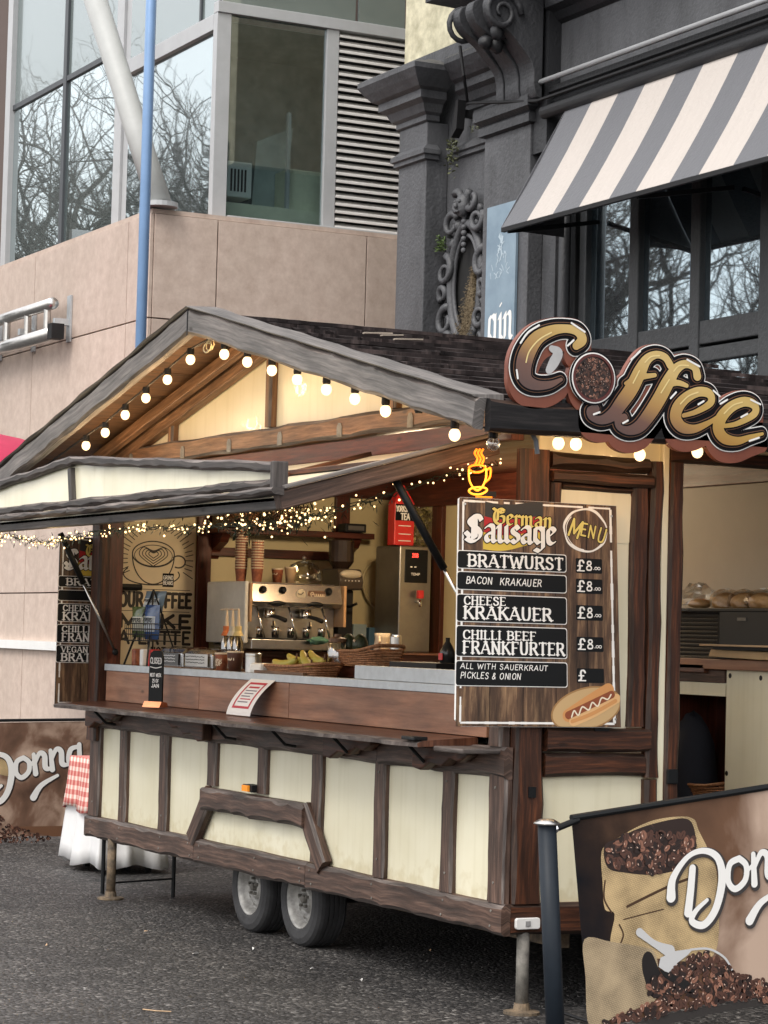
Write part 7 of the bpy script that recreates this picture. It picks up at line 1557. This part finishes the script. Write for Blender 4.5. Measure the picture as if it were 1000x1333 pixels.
# rear worktop bits
def can(p, r, h, m, label, cat='can', name='drinks_can'):
    t = thing(name, p, label, cat); MB().lathe([(r*.85, 0), (r, .006), (r, h-.008), (r*.85, h)], p, 18).build('can_body', m, t, smooth=False); MB().lathe([(r*.8, 0), (r*.8, .003)], Vector(p)+Vector((0, 0, h)), 14).build('lid', CHROME, t)
can((-3.46, 1.2, ZR), .038, .11, STEEL, 'steel shaker can in front of the water boiler'); t = thing('milk_jug', (-3.64, 1.2, ZR), 'cream ceramic milk jug beside the steel shaker', 'jug'); MB().lathe([(.05, 0), (.055, .03), (.045, .09), (.05, .12), (.046, .122)], (-3.64, 1.2, ZR), 18).build('jug_body', LIDW, t, smooth=True); MB().tube([(-3.60, 1.16, ZR+.1), (-3.56, 1.14, ZR+.07), (-3.60, 1.16, ZR+.03)], .007, 6).build('handle', LIDW, t)
tag(MB().box(-3.8, -3.3, 1.05, 1.6, 1.56, 1.624).build('side_table', WOOD_L, bev=.004), 'brown work ledge in the middle of the kiosk carrying the jug and shaker', 'ledge')
BLU = mat('blue_carton', lin((60, 92, 112)), .5, var=.15)
for i, (y, w, h, m_, lb_) in enumerate(((1.64, .10, .19, mat('pale_carton', lin((130, 146, 150)), .5), 'pale grey blue carton right of the coffee grinder'), (1.76, .09, .17, BLU, 'blue carton beside the yellow bottle'))):
    tag(MB().box(-5.05, -4.92, y, y+w, ZS, ZS+h).build('milk_carton', m_, bev=.004), lb_, 'carton')
t = thing('yellow_bottle', (-4.95, 1.92, ZR), 'yellow plastic bottle between the blue carton and the boiler', 'bottle'); MB().lathe([(.035, 0), (.037, .1), (.03, .13), (.014, .15), (.014, .17)], (-4.98, 1.92, ZR), 14).build('bottle_body', mat('yellow_plastic', lin((190, 168, 74)), .4), t, smooth=True); MB().lathe([(.017, 0), (.017, .02)], (-4.98, 1.92, ZR+.17), 10).build('cap', WHITE, t)
t = thing('sauce_bottle', (-1.30, .30, ZC), 'dark sauce bottle with a heart label behind the menu board edge', 'bottle'); MB().lathe([(.04, 0), (.04, .06), (.025, .09), (.012, .11), (.012, .13)], (-1.22, .33, 1.6), 16).build('bottle_body', mat('dark_bottle', (.03, .03, .03), .2), t, smooth=True); MB().box(-1.235, -1.195, .285, .289, 1.615, 1.65).build('label', RED, t)
tag(MB().box(-1.62, -1.1, .2, .46, ZC, 1.599).build('cutlery_box', BLACKM, bev=.005), 'black box on the counter under the dark sauce bottle', 'box')
# shelf items
t = thing('small_radio', (-5.1, 1.68, 2.43), 'small dark radio standing on the red wall shelf', 'radio'); MB().box(-5.2, -5.08, 1.64, 1.80, 2.431, 2.49).build('radio_case', BLACKM, t, bev=.006); MB().box(-5.079, -5.075, 1.66, 1.78, 2.445, 2.475).build('speaker_grille', mat('radio_grille', (.12, .11, .1), .5), t)
for y, lb_ in ((.88, 'wicker basket at the left end of the wall shelf'), (1.16, 'wicker basket next to it on the wall shelf, farther right')): wbasket('shelf_basket', (-5.1, y, 2.432), .16, .2, .09, 0, lb_)
leafy('shelf_plant', Vector((-4.85, .80, 2.42)), (.07, .07, .06), 130, .05, mat('pine_sprig', (.05, .08, .05), .8, var=.4), 'green sprig standing above the tall cup stack', 'plant', seed=33)

# seen through the door
WD_ = WD
MB().box(-.75, -.06, 1.745, 1.765, .5, 1.60).build('cupboard_panel', CREAM, ks)
for x, z in ((-.72, 1.57), (-.45, 1.565), (-.735, 1.06)): MB().lathe([(.014, 0), (.012, .004)], (x, 1.7445, z), 10, 'y').lathe([(.001, 0), (.001, -.001)], (x, 1.74, z), 6, 'y').build('screw_cap', BLACK, ks)
MB().box(-1.35, -.04, 1.70, WD-.02, 1.60, 1.655).build('end_worktop', WOOD_C, ks, bev=.004)
MB().box(-1.35, -.76, 1.735, 1.755, 1.53, 1.598).build('worktop_rail', WOOD_F, ks, bev=.004); MB().box(-1.35, -.76, 1.745, 1.76, 1.46, 1.528).build('worktop_panel', CREAM, ks)
MB().box(-1.35, -.755, 2.10, 2.13, .5, 1.46).build('cupboard_back', WOOD_I, ks); MB().box(-.765, -.755, 1.77, 2.1, .5, 1.46).build('cupboard_side', WOOD_I, ks); MB().box(-1.37, -1.355, 1.74, 2.13, .5, 1.655).build('cupboard_side', WOOD_I, ks)
tag(MB().ball((-1.22, 1.86, .95), .30, 14, 10, (.55, .45, 1.35), jit=.05).build('dark_coat', mat('navy_coat', (.012, .014, .022), .9), smooth=True), 'dark navy coat bundled under the worktop by the door', 'coat')
wbasket('flat_basket', (-1.05, 1.88, .92), .42, .22, .05, 0, 'flat woven tray on the lower shelf inside the door'); tag(MB().box(-1.35, -.77, 1.76, 2.1, .86, .905).build('lower_shelf', WOOD_I), 'dark lower shelf under the worktop by the door', 'shelf')
bb = thing('black_basket', (-.85, 1.9, 1.655), 'large black woven plastic basket of bread rolls on the worktop by the door', 'basket')
x0, x1, y0, y1, z0, z1 = -1.33, -.35, 1.78, 2.12, 1.657, 1.925
MB().box(x0+.01, x1-.01, y0+.012, y1-.01, z0, z1-.02).build('basket_liner', flat('basket_dark', (.006, .006, .007), .7), bb)
g = MB()
for i in range(30):
    for j in range(11):
        x, z = x0+.016+i*(.42/30)+.0, z0+.012+j*(z1-z0-.02)/11
        g.add([(x-.006, y0+.010, z), (x, y0+.002, z+.011), (x+.006, y0+.010, z), (x, y0+.002, z-.011)], [(0, 1, 2, 3)])
o = g.build('woven_front', mat('woven_black', (.014, .014, .016), .5, spec=.3), bb); o['kind'] = 'stuff'
MB().box(x0+.46, x1, y0-.002, y0+.011, z0, z1-.01).build('plain_front', BLACK, bb, bev=.003); MB().box(x0+.62, x0+.70, y0-.006, y0-.0025, z1-.068, z1-.05).build('handle_slot', IRON, bb, bev=.004)
MB().box(x0, x1, y0-.006, y0+.012, z1-.02, z1).build('rim', BLACK, bb, bev=.004)
BRD = mat('bread_crust', lin((206, 146, 84)), .6, var=.25, scale=14, c2=lin((236, 196, 140)))
for i, (x, lb_) in enumerate(((-.93, 'golden bread roll in a clear bag, left one in the black basket'), (-.76, 'golden bread roll in a clear bag, middle one in the black basket'), (-.60, 'golden bread roll in a clear bag, right one in the black basket'))):
    t = thing('bread_roll', (x, 1.86, 1.95), lb_, 'bread roll'); MB().ball((x, 1.86, 1.955), .075, 14, 8, (1.15, 1, .72), jit=.03).build('roll', BRD, t, smooth=True); MB().ball((x, 1.86, 1.96), .092, 12, 8, (1.15, 1, .75), jit=.08).build('bag_film', BAG, t)
tag(MB().ball((-1.2, 1.86, 1.96), .12, 12, 9, (1.15, .9, .8), jit=.16).build('plastic_bag', BAG), 'crumpled clear plastic bag of buns at the left of the black basket', 'bag'); tag(MB().ball((-1.19, 1.87, 1.95), .055, 12, 7, (1.5, 1, .5), jit=.05).build('bread_bun', BRD, smooth=True), 'small pale bun inside the crumpled clear bag', 'bun')
t = thing('paper_tray', (-.62, 1.72, 1.66), 'brown paper lined tray on the worktop in front of the black basket', 'tray'); MB().prism([(-.80, 1.668), (-.35, 1.658), (-.05, 1.66), (-.05, 1.70), (-.4, 1.70), (-.78, 1.705)], 1.66, 1.74, 'y').build('paper_sheet', mat('tan_paper', lin((190, 160, 120)), .7), t, bev=.004); MB().box(-.8, -.05, 1.60, 1.76, 1.722, 1.732).build('tray_lid', CARD, t, bev=.003); MB().box(-.7, -.1, 1.62, 1.74, 1.706, 1.721).build('tray_inside', BLACKM, t)
MB().box(-.20, -.04, 1.8, 2.15, 2.16, 2.22).build('door_side_shelf', WOOD_I, ks, bev=.004)
t = thing('orange_net', (-.13, 1.95, 2.25), 'orange and brown packets on the small shelf at the right edge of the doorway', 'packets'); MB().box(-.2, -.06, 1.83, 2.0, 2.221, 2.40).build('packet', mat('orange_pack', lin((190, 104, 56)), .5, var=.3, scale=20), t, bev=.02); MB().box(-.2, -.06, 1.83, 2.0, 2.405, 2.60).build('packet', mat('brown_pack', lin((150, 72, 44)), .5, var=.3, scale=20), t, bev=.02)

# small loose things
g = MB(); c = Vector((PX+.04, -.44, 3.30)); g.tube([c+Vector((.05*math.cos(i*.5), -.01*math.sin(i*.2), .03*math.sin(i*.5)+.004*i/4)) for i in range(30)], .004, 5); tag(g.build('cable_coil', CREAM_I), 'small coil of pale cable tucked under the gable peak', 'cable')
g = MB(); g.tube([tuple(q) for q in cr([(.15, .2, .03), (.5, .25, .012), (.8, .5, .012), (1.1, .45, .012), (1.5, .9, .012)], 6)], .008, 6); tag(g.build('ground_cable', BLACKM), 'black power cable lying on the asphalt behind the right jack leg', 'cable')
for i, (px_, py_, sz, nm, m_, lb_) in enumerate(((60, 1232, .012, 'dry_leaf', CARD, 'tiny tan leaf fragment on the asphalt in the lower left'), (290, 1262, .010, 'paper_scrap', WHITE, 'tiny white speck of paper right of the crumpled scrap'), (470, 1278, .014, 'paper_scrap', PAPER, 'small torn paper bit on the asphalt near the bottom centre'), (560, 1240, .010, 'dry_leaf', CARD, 'tiny tan leaf fragment in the shade of the trailer'), (110, 1290, .010, 'paper_scrap', WHITE, 'tiny pale speck near the bottom left corner'))): scrap(px_, py_, sz, nm, m_, lb_, 'litter')
